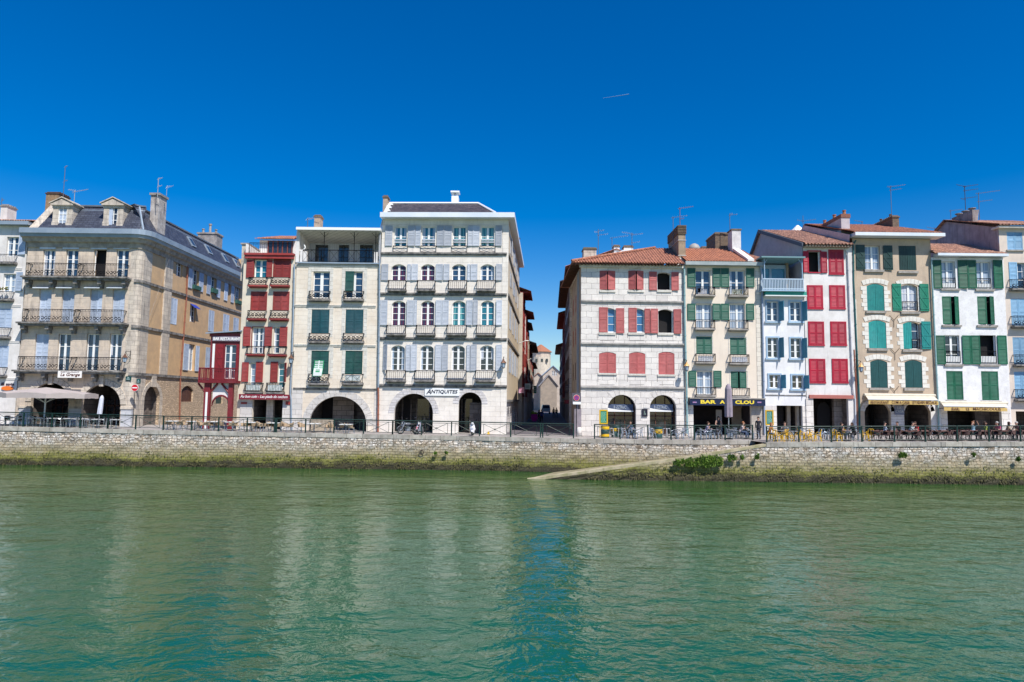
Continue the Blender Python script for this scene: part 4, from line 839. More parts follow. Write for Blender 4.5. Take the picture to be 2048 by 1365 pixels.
# ---------- cream house with top loggia
CRM2 = M('cream_plaster', (.76,.68,.57), (.69,.59,.47), sc=.7, streak=((.44,.37,.30),.5,.545), bump=.2, brick=(.8,.4,.006,(.6,.53,.43),.04), speck=.15)
DG = M('dark_green_paint', (.012,.075,.06), (.01,.055,.05), sc=3, rough=.5, speck=.1); DTEAL = M('deep_teal_paint', (.01,.07,.085), (.008,.055,.07), sc=3, rough=.5, speck=.1)
fr = Fr((0,YF+.02,0)); H = House('loggia_house', 'tall cream house with dark green shutters and an open railed loggia under its roof', fr, CRM2)
uL = fr.px(588.8,650)[0]; uR = fr.px(758.5,650)[0]; zT = fr.px(675,526)[1]
H.win((626,544,659,597), rows=4, glass='navy', mull=.13); H.win((691,544,725,597), rows=4, glass='navy', mull=.13); H.shut((691,543,708,583), DG, d=.0)
for r in ((620,584,661,600),(689,584,728,600)): H.balcony(r, mat=DTEAL if 0 else IRON, slab=LEDGE, style='curl', pr=.35)
for a in (623,691): H.pair((a,620,a+35.5,668), DTEAL); H.balcony((a-3,668,a+37.5,684), slab=LEDGE, style='curl', pr=.35)
for a in (622,689.5): H.pair((a,702,a+35.5,749), DG); H.balcony((a-3,749,a+37.5,767), slab=LEDGE, style='curl' if a < 650 else 'x', pr=.4)
q = fr.rect(692,751,722,762); H.bx('balcony_screen', M('cloth_white', (.6,.62,.62)), q[0], q[1], .3, .33, q[2], q[3])
SUR = M('pale_dressed_stone', (.70,.67,.60), (.60,.57,.5), sc=2, brick=(.5,.36,.01,(.4,.36,.3),.12))
for a in (622.5,690.5):
    for (y0,y1) in ((543,596),(619,667),(702,749)):
        u0,u1,z0,z1 = fr.rect(a,y0,a+37,y1); mb = MB(); fr.box(mb, u0-.3, u0, -.02, .02, z0-.3, z1); fr.box(mb, u1, u1+.3, -.02, .02, z0-.3, z1); fr.box(mb, u0-.3, u1+.3, -.02, .024, z1, z1+.38); part(mb, 'window_surround', SUR, H.e)
a0 = fr.px(618,850)[0]; a1 = fr.px(733,850)[0]; z1 = fr.px(676,793)[1]; H.hole(hole_poly(a0,a1,2.3,z1,(a1-a0)/2,24)); H.room(a0-.2,a1+.2,2,z1+.2,3.6); H.voussoirs(a0,a1,z1,(a1-a0)/2,.62,ASH,n=17,pr=.03)
mb = MB(); f2 = Fr((0,YF+3.3,0)); qa = f2.px(666,830)[0]; qb = f2.px(708,830)[0]; mb.box(qa, qb, YF+3.2, YF+3.8, 2.4, 6.6); part(mb, 'pillar', M('arcade_blocks', (.36,.31,.27), (.27,.23,.2), sc=2, brick=(.9,.45,.02,(.1,.08,.07),.25)), H.e)
mb = MB(); qa = f2.px(643,830)[0]; qb = f2.px(663,830)[0]; mb.box(qa, qb, YF+3.5, YF+3.62, 2.4, 6.0); part(mb, 'door', DARK, H.e)
H.wall([(uL,1.5),(uR,1.5),(uR,zT),(uL,zT)]); H.shell(uL,uR,1.5,zT,12)
zg = fr.px(675,778)[1]
u9 = fr.px(589,850)[0]
mb = MB()
for p, q in ((uL+.02,a0-.62),(a1+.62,uR-.02)): fr.box(mb, p, q, -.02, .025, 2.3, zg)
part(mb, 'ground_floor_stone', ASH, H.e)
for y, a, b in ((532,592,757),(612,590,752),(691,589,752),(778,587,757)): H.band(y, a, b, h=.14, pr=.1, mat=LEDGE if y > 700 else SUR)
# loggia
LW = M('loggia_boards', (.52,.56,.60), (.44,.48,.53), sc=2, brick=(.16,8,.012,(.25,.28,.32),.1)); zl0 = fr.px(675,526)[1]; zr0 = fr.px(675,464)[1]; zr1 = fr.px(675,458.5)[1]
mb = MB(); fr.box(mb, uL+.1, uR-.1, -3.2, -3.1, zl0, zr0+.1); part(mb, 'loggia_wall', LW, H.e)
f2 = Fr((0,YF+3.1,0))
for a, b in ((631,656),(678,697.5),(720,745)):
    q = f2.rect(a,491,b,524); mb = MB(); mb.box(q[0], q[1], YF+3.06, YF+3.1, zl0, q[3]); o = part(mb, 'loggia_door', GL['black'], H.e); mb = MB(); mb.box((q[0]+q[1])/2-.03, (q[0]+q[1])/2+.03, YF+3.03, YF+3.055, zl0, q[3]); mb.box(q[0], q[1], YF+3.04, YF+3.056, zl0+1.1, zl0+1.15); part(mb, 'frame', M('dark_frame', (.03,.035,.04)), o)
q0 = fr.px(592.5,490)[0]; H.bx('side_parapet', PLW, q0, q0+.28, -3.0, .02, zl0, zr0); H.bx('side_parapet', PLW, uR-.3, uR-.02, -3.0, -.2, zl0, zr0)
mb = MB(); p0 = fr.px(594,510)[0]; fr.box(mb, p0+.281, p0+.85, -.3, .02, zl0, zl0+1.0); p1 = fr.px(748,510)[0]; fr.box(mb, p1, uR-.31, -.3, .02, zl0, zl0+1.0); part(mb, 'pier', PLW, H.e)
H.balcony(None, style='x', pr=.02, uz=(fr.px(606,510)[0], p1, zl0+.05, fr.px(675,501)[1]))
mb = MB()
for px_ in (649,709,752): uu = fr.px(px_,490)[0]; mb.tube(fr.pt(uu,0,zl0), fr.pt(uu,.15,zr0), .03, n=6); mb.tube(fr.pt(uu,.05,zr0-.5), fr.pt(uu+.4,.05,zr0-.05), .015, n=4); mb.tube(fr.pt(uu,.05,zr0-.5), fr.pt(uu-.4,.05,zr0-.05), .015, n=4)
part(mb, 'loggia_post', IRON, H.e)
CEIL = M('loggia_ceiling', (.55,.55,.52), (.47,.47,.44), sc=2, brick=(.6,9,.03,(.2,.2,.2),.05))
zb = fr.px(675,478)[1]; H.slope([(uL+.05,.5,zr0-.0),(uR,.5,zr0-.0),(uR,-3.3,zr0-.35),(uL+.05,-3.3,zr0-.35)], CEIL, name='loggia_ceiling', th=.03)
H.slope([(uL,.6,zr1),(uR,.6,zr1),(uR,-12,zr1+.15),(uL,-12,zr1+.15)], WHITE, th=zr1-zr0-.01)
H.bx('gutter', ZINC, uL+.1, uR-.05, .01, .22, zl0-.12, zl0+.0)
H.chimney(635,431,459,12.5,.9,M('tan_stack', (.42,.32,.24), (.33,.25,.19), sc=3),Y=63,capm=BRK)
H.pipe([(760.5,520),(759.5,640),(757.5,775)], ZINC, r=.07, d=.22); H.pipe([(757.5,776),(758,790),(757,868)], M('copper_pipe', (.33,.11,.06)), r=.08, d=.22)
H.pipe([(607,489),(609,493),(609,496),(605,500),(594,501)], WHITE, r=.06, d=-.2)
# hanging banner
f2 = Fr((0,YF-.42,0)); q = f2.rect(626,721,648,753); mb = MB(); GF = M('flag_green', (.0,.30,.11)); WF = M('flag_white', (.75,.78,.76)); dx = -.12; n = 12
u0,u1,z0,z1 = q; u1 -= .12
def fl(a, b, c, d, e): # band from fraction a..b in height, c..d in width, offset e
    P = []
    for (x, z) in ((c,a),(d,a),(d,b),(c,b)): P.append(f2.pt(u0+.12+(u1-u0)*x-.14*(1-z)+.0, e+.03*math.sin(z*7), z0+(z1-z0)*z))
    return P
mb.use(GF)
for k in range(n): mb.face(fl(k/n,(k+1)/n,0,1,0))
o = mb.build('hanging_banner', None); tag(o, 'green and white banner hung over the lower left balcony of the loggia house', 'banner')
mb = MB()
for a, b, c, d in ((.03,.25,.05,.95),(.25,.42,.05,.25),(.25,.42,.7,.95),(.33,.36,.1,.9),(.42,.5,.05,.95),(.55,.62,.08,.92),(.68,.75,.08,.92),(.81,.86,.08,.92),(.91,.95,.08,.92),(.5,.98,.44,.56)): mb.face(fl(a,b,c,d,.012))
part(mb, 'banner_stripes', WF, o)
# ---------- big white antiques house
ANT = M('white_limestone', (.80,.74,.66), (.71,.65,.57), sc=1.0, streak=((.40,.37,.34),.5,.555), bump=.2, brick=(.85,.42,.007,(.58,.54,.49),.05), speck=.15); ANTG = M('coursed_limestone', (.68,.65,.64), (.58,.54,.51), sc=1.4, brick=(1.1,.23,.012,(.27,.25,.24),.15), bump=.5, speck=.2)
CREAMS = M('side_render', (.64,.52,.36), (.55,.45,.32), sc=1.2, streak=((.4,.33,.25),.5,.55))
ang = math.radians(-2.0); P0 = (at(758.5,Y=YF)-.0, YF, 0); x0_ = (758.5-1024)/FPX*YF
fr = Fr((x0_,YF,0), ang); H = House('antiques_house', 'large white five storey corner house with grey blue shutters and an antiques shop sign', fr, ANT, 'building')
uL = fr.px(758.7,650)[0]; uR = fr.px(1014.5,650)[0]; zT = fr.px(890,440)[1]; LS = 22
GB = M('grey_blue_paint', (.47,.50,.55), (.40,.43,.48), sc=2.5, rough=.55, speck=.08)
cols = ((789,813.5),(844,870.5),(906,932),(962,988.6))
for (a, b), g in zip(cols, ('teal','teal','mint','mint')): H.win((a,454,b,493), rows=2, glass=g, deep=.15); H.balcony((a-2,493,b+2,506), style='x', pr=.12); q = fr.rect(a-1,481,b+1,486); H.bx('window_bar', GB, q[0], q[1], -.1, -.02, q[2], q[2]+.12); H.bx('window_bar', GB, q[0], q[1], -.1, -.02, q[3]-.0, q[3]+.12)
for a, b in ((771,785),(816.5,830.5),(831.2,842),(874.3,888),(888.5,903.5),(936,945.6),(946,959),(991,1004)): H.shut((a,452,b,492.5), GB)
R1 = ((783,812,'magenta'),(842,869.5,'magenta'),(904,931.5,'navy'),(961,988.6,'navy'))
for a, b, g in R1: H.win((a,529,b,562), rise=.28, rows=3, glass=g)
for a, b in ((763.2,777),(815,822),(823,836),(872.3,886),(887,899),(935,940.5),(941.5,955),(992,1004)): H.shut((a,529,b,561.5), GB)
for a, b in ((778,813),(836,871),(898,934),(954.5,991.5)): H.balcony((a,563,b,581), slab=LEDGE, style='bars', sp=.16)
for i, g in enumerate(('magenta','magenta','mint','teal')): a, b = ((783.5,811),(842,868.5),(904.5,931),(962,988))[i]; H.win((a,602,b,652), rise=.28, rows=4, glass=g)
for a, b in ((760.5,775.3),(814,828),(828.6,834),(871.5,884),(884.6,897.5),(933,945.5),(946.3,955.5),(992.3,1004)): H.shut((a,601,b,651), GB)
for a, b in ((775,812),(834,871),(895,933.5),(954,991.5)): H.balcony((a,652,b,669), slab=LEDGE, style='bars', sp=.16)
for a, b in ((782,809.5),(840.5,867),(903,929.5),(960,987.3)): H.win((a,691,b,742), rise=.3, rows=4, glass='black')
for a, b in ((812,821),(821.6,834),(870.5,883),(883.8,896),(933.3,940),(941,953.5),(992,1004)): H.shut((a,690,b,742), GB)
H.shut((767,690,778,741), GB, ajar=35, hinge=0)
for a, b in ((774,812),(831,870),(895.5,933),(952,991)): H.balcony((a,742,b,761), slab=LEDGE, style='bars', sp=.16)
for y in (508,589,678,772): H.band(y, 759.5, 1014, h=.2, pr=.16, mat=LEDGE)
for (a, b, yt, ys) in ((787.6,865.7,787.6,826),(916.5,963,785,808)):
    u0 = fr.px(a,840)[0]; u1 = fr.px(b,840)[0]; z1 = fr.px((a+b)/2,yt)[1]; H.hole(hole_poly(u0,u1,2.2,z1,(u1-u0)/2,20)); H.room(u0-.25,u1+.3,2,z1+.2,3.4); H.voussoirs(u0,u1,z1,(u1-u0)/2,.5,ANTG,n=15,pr=.02)
H.wall([(uL,1.5),(uR,1.5),(uR,zT),(uL,zT)], rev=.45); zg = fr.px(890,772)[1]
for (a, b, m_, dd) in ((806.5,821,DARK,2.9),(835,858,GL['black'],2.95),(925,944,GL['black'],2.9)):
    f2 = Fr(fr.pt(0,-dd-.2,0), ang); q0 = f2.px(a,830)[0]; q1 = f2.px(b,830)[0]; mb = MB(); f2.box(mb, q0, q1, 0, .1, 2.5, f2.px(a,798)[1]); o = part(mb, 'door', m_, H.e); mb = MB(); f2.box(mb, q0-.12, q0, 0, .14, 2.5, f2.px(a,798)[1]); f2.box(mb, q1, q1+.12, 0, .14, 2.5, f2.px(a,798)[1]); part(mb, 'door_frame', INTER, o)
# side facade along the street
fs = Fr(fr.pt(uR,0,0), ang+math.radians(90)-math.radians(1.2)); 
H.shell(uL,uR,1.5,zT,LS,sides=(1,0))
zg = fr.px(1013,781)[1]
for yy, h_ in ((454,492),(529,561),(601,651),(690,742)):
    za = fr.px(1000,h_)[1]; zb_ = fr.px(1000,yy)[1]
    for k, uu in enumerate((3,8,13,18)):
        H.pair(None, GB, fr=fs, d=-.02, uz=(uu,uu+1.15,za,zb_))
        if k < 3: H.shut(None, GB, fr=fs, uz=(uu+1.2,uu+1.75,za,zb_))
zgs = zg-.9
for k in range(5): u = 1.6+k*3.9; H.hole(hole_poly(u,u+2.6,2.3,zgs-.5,1.3,12), fs)
H.room(1.2,LS-.3,2,zgs-.2,3,fr=fs)
lo = [h for h in H.holes[id(fs)] if h[0][1] < 3]; up = [h for h in H.holes[id(fs)] if h[0][1] > 3]
H.holes[id(fs)] = lo; H.wall([(0,1.5),(LS,1.5),(LS,zgs),(0,zgs)], fr=fs, mat=ANTG, rev=.5, name='arcade_wall'); H.holes[id(fs)] = up; H.wall([(0,zgs),(LS,zgs),(LS,zT),(0,zT)], fr=fs, mat=CREAMS, name='side_wall')
for y in (508,589,678): z = fr.px(1010,y)[1]; H.bx('string_course', LEDGE, 0, LS, -.02, .12, z-.12, z+.08, fr=fs)
H.bx('string_course', LEDGE, -.01, LS, -.02, .2, zgs-.08, zgs+.1, fr=fs)
H.bx('quoins', ANT, uR-.5, uR+.03, -.02, .025, 2.3, zT)
# roof: broad white eave, low slate hip
zf0 = fr.px(890,439)[1]; zf1 = fr.px(890,429.5)[1]; p = fr.pt; du = -math.radians(1.2)
SF = M('soffit_boards', (.52,.50,.46), (.4,.38,.35), sc=2)
c = [(uL-.05,.75),(uR+.55,.75),(uR+1.0,-LS),(uL-.05,-LS)]
mb = MB(); P = [p(a,b,zf0) for a,b in c]; Q = [p(a,b,zf1) for a,b in c]; mb.mesh(P+Q, [(0,1,2,3),(7,6,5,4),(0,4,5,1),(1,5,6,2),(2,6,7,3),(3,7,4,0)]); part(mb, 'eave', M('eave_white', (.70,.74,.78), (.6,.66,.72), sc=.5, rough=.5, streak=((.4,.45,.5),.4,.55)), H.e)
H.bx('frieze', ANT, uL+.02, uR-.02, -.02, .05, fr.px(890,451)[1], zf0-.003)
f2 = Fr(p(0,-3.0,0), ang); f1 = Fr(p(0,.3,0), ang)
e0 = f1.px(769,429)[0]; e1 = f1.px(991,429)[0]; r0 = f2.px(778,408.5)[0]; r1 = f2.px(957,408)[0]; zr = f2.px(880,408.5)[1]; ze = zf1+.02
SL2 = M('brown_slate', (.12,.095,.10), (.06,.05,.06), sc=4, rough=.6, brick=(.3,.2,.012,(.03,.03,.03),.65), slope=True, speck=.4); o = H.slope([(e0,.3,ze),(e1,.3,ze),(r1,-3,zr),(r0,-3,zr)], SL2, th=.1)
H.slope([(e1,.3,ze),(e1+2,-9,ze),(r1,-9,zr),(r1,-3,zr)], SLATE, th=.1); H.slope([(e0,.3,ze),(r0,-3,zr),(r0,-9,zr),(e0,-9,ze)], PLW, th=.1)
H.slope([(r0,-3,zr),(r1,-3,zr),(r1,-9,zr),(r0,-9,zr)], ZINC, th=.1)
mb = MB(); mb.tube(p(r0,-2.97,zr+.06), p(r1,-2.97,zr+.06), .11, n=6); mb.tube(p(r1,-2.97,zr+.06), p(e1,.3,ze+.06), .1, n=6)
for k in range(7): t = k/6; u = e0+(r0-e0)*t; d_ = .3-3.3*t; mb.box(*(sorted((p(u,d_,0).x-.05, p(u,d_,0).x+.28+(.16 if k%2 else 0)))), p(u,d_,0).y-.15, p(u,d_,0).y+.35, ze+(zr-ze)*t, ze+(zr-ze)*t+.14)
part(mb, 'roof_flashing', WHITE, o)
H.chimney(910,391,408,14,1.0,WHITE,Y=64.5,capm=WHITE,roll=False,ledge=False); 
f3 = Fr((0,64.5,0)); uu, zz = f3.px(910,391); mb = MB(); [mb.box(uu+s*.2-.08, uu+s*.2+.08, 64.6, 65.2, zz-.1, zz+.28) for s in (-1,1)]; mb.box(uu-.42, uu+.42, 64.4, 65.4, zz+.281, zz+.42); part(mb, 'chimney_cowl', WHITE, H.e)
H.chimney(771,392,428,9,.9,M('tan_stack', (.42,.32,.24)),Y=61.5,capm=BRK)
H.pipe([(766,441),(763,452),(761,470),(760,520)], M('grey_pipe', (.4,.4,.42)), r=.06, d=.12)
s0,s1,sz0,sz1 = fr.rect(850,776.5,919,792); mb = MB(); fr.box(mb, s0, s1, .03, .1, sz0, sz1); o = mb.build('antiques_sign', WHITE); tag(o, 'white antiques sign board between the two ground floor arches', 'sign')
TB = M('sign_navy', (.012,.015,.04)); text('A', fr, 853, 862.5, 778.5, 788.5, TB, parent=o, d=.11, shear=.3, bold=.02); text('NTIQUITES', fr, 863, 915.5, 780.2, 788.5, TB, parent=o, d=.11, shear=.15, bold=.02)
# ---------- street beyond
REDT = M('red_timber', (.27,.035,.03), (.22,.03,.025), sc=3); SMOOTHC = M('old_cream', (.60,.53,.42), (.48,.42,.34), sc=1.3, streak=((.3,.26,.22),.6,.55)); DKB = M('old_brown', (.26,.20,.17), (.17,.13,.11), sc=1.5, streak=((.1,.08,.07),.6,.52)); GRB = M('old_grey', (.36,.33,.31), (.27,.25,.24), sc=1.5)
def street_house(name, label, side, y0, y1, ztop, mat, smat, eave, roofm, floors=4, timber=None, off=0.0):
    """house whose facade runs along the side street"""
    a_ = math.atan(.056); x = (sx(y0,side))+off*(-side if side < 0 else -1)*(1 if side < 0 else 1)
    if side < 0: f = Fr((x,y0,0), math.radians(90)-a_); L = y1-y0
    else: f = Fr((sx(y1,1)-off,y1,0), math.radians(-90)-a_); L = y1-y0
    h = House(name, label, f, mat); zb = 2.65; fh = (ztop-zb-3.6)/(floors-.0)
    n = max(1, int(L/2.6)); 
    for k in range(floors):
        for j in range(n):
            u = L*(j+.5)/n; z0 = zb+3.6+fh*k+.5; z1 = z0+min(1.7,fh-.9)
            if (j+k) % 3 == 0: h.pair(None, smat, fr=f, uz=(u-.5,u+.5,z0,z1))
            else: h.win(None, uz=(u-.5,u+.5,z0,z1), rows=3, glass='black', fr=f, deep=.15); h.shut(None, smat, fr=f, uz=(u-1.05,u-.52,z0,z1)); h.shut(None, smat, fr=f, uz=(u+.52,u+1.05,z0,z1))
    for j in range(n): u = L*(j+.5)/n; h.hole([(u-.9,2.3),(u+.9,2.3),(u+.9,zb+2.7),(u-.9,zb+2.7)], f)
    h.room(.1,L-.1,2,zb+2.9,2.5,fr=f)
    h.wall([(0,1.5),(L,1.5),(L,ztop),(0,ztop)], fr=f); h.shell(0,L,1.5,ztop,9,fr=f)
    if timber:
        for k in range(floors+1): z = zb+3.5+fh*k; h.bx('timber', timber, 0, L, -.02, .06, z-.12, z+.1, fr=f)
        for j in range(int(L/1.3)+1): u = min(L-.14, j*1.3); h.bx('timber', timber, u, u+.14, -.02, .05, zb+3.6, ztop-.1, fr=f)
    mb = MB()
    for j in range(int(L/.7)): mb_u = .1+j*.7; f.box(mb, mb_u, mb_u+.14, -.5, eave-.08, ztop-.02, ztop+.14)
    if len(mb.v): part(mb, 'rafters', timber or WOOD, h.e)
    h.tiles((-.1,eave,ztop+.15),(L+.1,eave,ztop+.15),(-.1,-4.6,ztop+2.1),(L+.1,-4.6,ztop+2.1), roofm, fr=f) if roofm in (TILE,TILE2) else h.slope([(-.1,eave,ztop+.2),(L+.1,eave,ztop+.2),(L+.1,-4.6,ztop+2.1),(-.1,-4.6,ztop+2.1)], roofm, fr=f)
    h.slope([(-.1,-4.6,ztop+2.1),(L+.1,-4.6,ztop+2.1),(L+.1,-9.2,ztop+.1),(-.1,-9.2,ztop+.1)], roofm, fr=f)
    return h, f
street_house('timbered_house','red shuttered timber house directly behind the antiques building in the side street',-1,82,89.5,18.6,SMOOTHC,REDT,1.0,TILE,4,REDT,off=.25)
street_house('timbered_house','red timber house with a brown eave second behind the antiques building',-1,89.7,97,17.0,PLW,REDT,1.0,TILE,4,REDT,off=.35)
street_house('street_house','cream house with small dark eave third along the left side of the side street',-1,97.2,107,16.4,SMOOTHC,M('brown_shutter', (.2,.1,.06)),.7,TILE,4,off=.25)
street_house('street_house','cream house with a grey eave further along the left side of the side street',-1,107.2,128,14.4,SMOOTHC,REDT,1.1,SLATE,4,off=.3)
street_house('street_house','low pale house at the far end of the left side of the side street',-1,128.3,150,12.4,GRB,DKB,.8,TILE2,3,off=.1)
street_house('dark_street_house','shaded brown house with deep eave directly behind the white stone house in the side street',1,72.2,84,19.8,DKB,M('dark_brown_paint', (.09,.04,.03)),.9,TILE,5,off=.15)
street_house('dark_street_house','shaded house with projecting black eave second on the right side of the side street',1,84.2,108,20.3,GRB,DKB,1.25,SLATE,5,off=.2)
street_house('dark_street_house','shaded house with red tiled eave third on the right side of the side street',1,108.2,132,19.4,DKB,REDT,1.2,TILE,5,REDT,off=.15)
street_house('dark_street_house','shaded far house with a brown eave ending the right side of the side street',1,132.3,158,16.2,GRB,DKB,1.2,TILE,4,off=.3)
# closing the vista
def gable_house(label, px0, px1, ye, yp, Y, mat, roofm, dep=12, ybase=835, win=None):
    f = Fr((0,Y,0)); h = House('gabled_house', label, f, mat); u0 = f.px(px0,ye)[0]; u1 = f.px(px1,ye)[0]; ze = f.px(px0,ye)[1]; zp = f.px((px0+px1)/2,yp)[1]; uc = (u0+u1)/2
    for r in win or (): h.win(r, rows=2, glass='black', fr=f, deep=.1)
    h.wall([(u0,2),(u1,2),(u1,ze),(uc,zp),(u0,ze)]); h.shell(u0,u1,2,ze,dep)
    h.slope([(u0-.4,.4,ze-.1),(uc,.4,zp+.15),(uc,-dep,zp+.15),(u0-.4,-dep,ze-.1)], roofm, th=.2); h.slope([(uc,.4,zp+.15),(u1+.4,.4,ze-.1),(u1+.4,-dep,ze-.1),(uc,-dep,zp+.15)], roofm, th=.2); return h
BLU = M('blue_fascia', (.25,.36,.5)); FARW = M('far_cream', (.52,.44,.36), (.42,.35,.29), sc=1.2); 
gable_house('plain grey gabled house closing the end of the side street', 1081,1114,771,750,178,M('far_tan', (.36,.29,.22), (.28,.23,.18), sc=1.2),GRB,win=())
gable_house('white gabled house with blue roof edges rising above the distant grey gable', 1086,1126,750,732,196,FARW,BLU,win=((1104,742,1109,752),(1110,742,1114,752)))
gable_house('white gabled house with red tiled roof left of the distant grey gable', 1058,1094,762,746,205,FARW,TILE2)
f = Fr((0,260,0)); u0,u1,z0,z1 = f.rect(1062,800,1102,711); T = thing('round_tower_house','round tan tower house with conical orange tile roof beyond the side street','tower',((u0+u1)/2,265,3))
mb = MB(); uc = (u0+u1)/2; R = (u1-u0)/2; mb.lathe((uc,260+R,2), [(R,0),(R,f.px(1082,714)[1]-2)], n=24); part(mb, 'wall', SMOOTHC, T)
mb = MB(); ze = f.px(1082,703)[1]; mb.lathe((uc,260+R,0), [(R,f.px(1082,714)[1]),(R,ze)], n=12); part(mb, 'attic_wall', TAN, T)
mb = MB(); mb.lathe((uc,260+R,0), [(R+.6,ze-.1),(R+.5,ze+.1),(.3,f.px(1082,688)[1])], n=12); part(mb, 'roof', TERRA, T)
mb = MB(); q = f.rect(1080,716,1085,722)
for a in (1071,1082,1092): q = f.rect(a,718,a+4,724); mb.box(q[0], q[1], 259.9, 260.6+abs(a-1082)*.25, q[2], q[3])
part(mb, 'window', GL['black'], T)
f = Fr((0,300,0)); u0,u1,z0,z1 = f.rect(1098,800,1150,714); T = thing('distant_house','far house with an orange tile roof showing beyond the white gables','house',((u0+u1)/2,305,3)); mb = MB(); mb.box(u0,u1,300,310,2,z1-1.2); part(mb,'wall',PLW,T)
mb = MB(); mb.mesh([(u0-.5,299.5,z1-1.2),(u1+.5,299.5,z1-1.2),(u1+.5,310.5,z1-1.2),(u0-.5,310.5,z1-1.2),(u0+1,305,z1+2.2),(u1-1,305,z1+2.2)], [(0,1,5,4),(2,3,4,5),(1,2,5),(3,0,4),(0,3,2,1)]); part(mb,'roof',TERRA,T)
# ---------- white stone house with pink-red shutters
WST = M('white_ashlar', (.78,.73,.67), (.69,.645,.59), sc=1.2, streak=((.42,.38,.35),.5,.57), bump=.25, brick=(.95,.5,.014,(.28,.25,.24),.16,2), speck=.25)
ROSE = M('faded_red_paint', (.45,.11,.105), (.37,.09,.085), sc=3, rough=.6, speck=.2)
fr = Fr((0,YF-.02,0)); H = House('white_stone_house', 'white block stone corner house with faded rose red shutters and red tiled hip roof', fr, WST)
uL = fr.px(1162.5,650)[0]; uR = fr.px(1368.5,650)[0]; zT = fr.px(1265,531)[1]
H.pair((1199,542,1230.5,580), ROSE, ajar=16, rise=0); H.pair((1256.5,542,1287,580), ROSE, ajar=20); H.win((1314,545,1342,580), rise=.2, open_=True); H.shut((1298,544,1313.6,581), ROSE); H.shut((1342.6,545,1357,581.5), ROSE)
H.win((1198,616,1231,665), rise=.2, rows=3, glass='blue'); H.shut((1198,615,1215.3,665), ROSE, d=.0); H.shut((1232,617,1248,667), ROSE)
H.win((1256.5,617,1288.5,665), rise=.2, rows=3, glass='blue'); H.shut((1257,616,1273.3,665), ROSE, d=.0); H.shut((1289,618,1300.3,667), ROSE); H.shut((1301,618,1315.6,667), ROSE)
H.win((1316,619,1346,666), rise=.2, open_=True); H.shut((1347,619,1362,668), ROSE)
for r in ((1198,704.5,1232,746.6),(1258,704.5,1290.6,748),(1317,704,1349,749.5)):
    u = fr.rect(*r); H.pair(None, ROSE, rise=.16, uz=u); H.bx('sill', SUR, u[0]-.08, u[1]+.08, -.02, .1, u[2]-.16, u[2])
for a, b, y in ((1199,1231,581),(1256,1288,581),(1314,1343,581),(1198,1231,666),(1256,1289,666),(1315,1347,667)): q = fr.rect(a,y,b,y+4); H.bx('sill', SUR, q[0], q[1], -.02, .09, q[2], q[3])
for y in (604,689,776): H.band(y, 1163, 1368, h=.2, pr=.16, mat=M('grey_moulding', (.46,.43,.39), (.3,.28,.26), sc=2.5, bump=.3))
for a in (1200,1259,1319):
    for y in (676,764): # panels under the windows
        q = fr.rect(a,y-9,a+29,y+6); mb = MB(); fr.box(mb, q[0], q[1], -.02, .015, q[2], q[2]+.03); [fr.box(mb, u, u+.04, -.02, .015, q[2]+.25, q[3]) for u in (q[0]-.2, q[1]+.16)]; part(mb, 'panel_moulding', M('joint_grey', (.3,.27,.25)), H.e)
for (a, b, yt) in ((1215.5,1272,790),(1299.5,1352.7,790.5)):
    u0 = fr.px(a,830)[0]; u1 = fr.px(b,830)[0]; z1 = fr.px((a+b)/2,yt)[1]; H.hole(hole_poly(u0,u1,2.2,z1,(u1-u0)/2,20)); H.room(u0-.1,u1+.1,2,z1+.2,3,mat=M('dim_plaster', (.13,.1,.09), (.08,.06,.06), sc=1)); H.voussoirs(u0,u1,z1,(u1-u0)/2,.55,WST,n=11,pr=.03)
    mb = MB(); f2 = Fr((0,YF+1.0,0)); mb.box(u0,u1,YF+.95,YF+1.0,2.4,z1); part(mb, 'shop_window', GL['black'], H.e)
    mb = MB(); [mb.box(u0+(u1-u0)*t-.04, u0+(u1-u0)*t+.04, YF+.9, YF+.945, 2.4, z1) for t in (.0,.3,.66,1)]; mb.box(u0,u1,YF+.9,YF+.944,4.3,4.4); part(mb, 'shop_frame', WOOD, H.e)
H.wall([(uL,1.5),(uR,1.5),(uR,zT),(uL,zT)], rev=.5)
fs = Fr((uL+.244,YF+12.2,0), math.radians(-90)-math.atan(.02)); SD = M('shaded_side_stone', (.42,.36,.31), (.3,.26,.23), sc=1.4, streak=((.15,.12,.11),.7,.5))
fsw = fs
for k, zz in enumerate((7.6,11,14.2)):
    for uu in (2,5.2,8.6): H.pair(None, ROSE if k else WOOD, fr=fs, uz=(uu,uu+1,zz,zz+1.7))
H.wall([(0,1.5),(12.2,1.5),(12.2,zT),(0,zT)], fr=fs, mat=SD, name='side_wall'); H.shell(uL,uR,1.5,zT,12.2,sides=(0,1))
for uu in (9.4,10.6): mb = MB(); mb.tube(fs.pt(uu,.12,2.4), fs.pt(uu,.12,zT-.3), .06, n=8); part(mb, 'drainpipe', M('grey_pipe', (.4,.4,.42)), H.e)
H.bx('quoins', WST, uL-.03, uL+.35, -.02, .02, 2.3, zT-.2)
H.bx('cornice', SUR, uL-.2, uR, -.02, .25, zT-.25, zT)
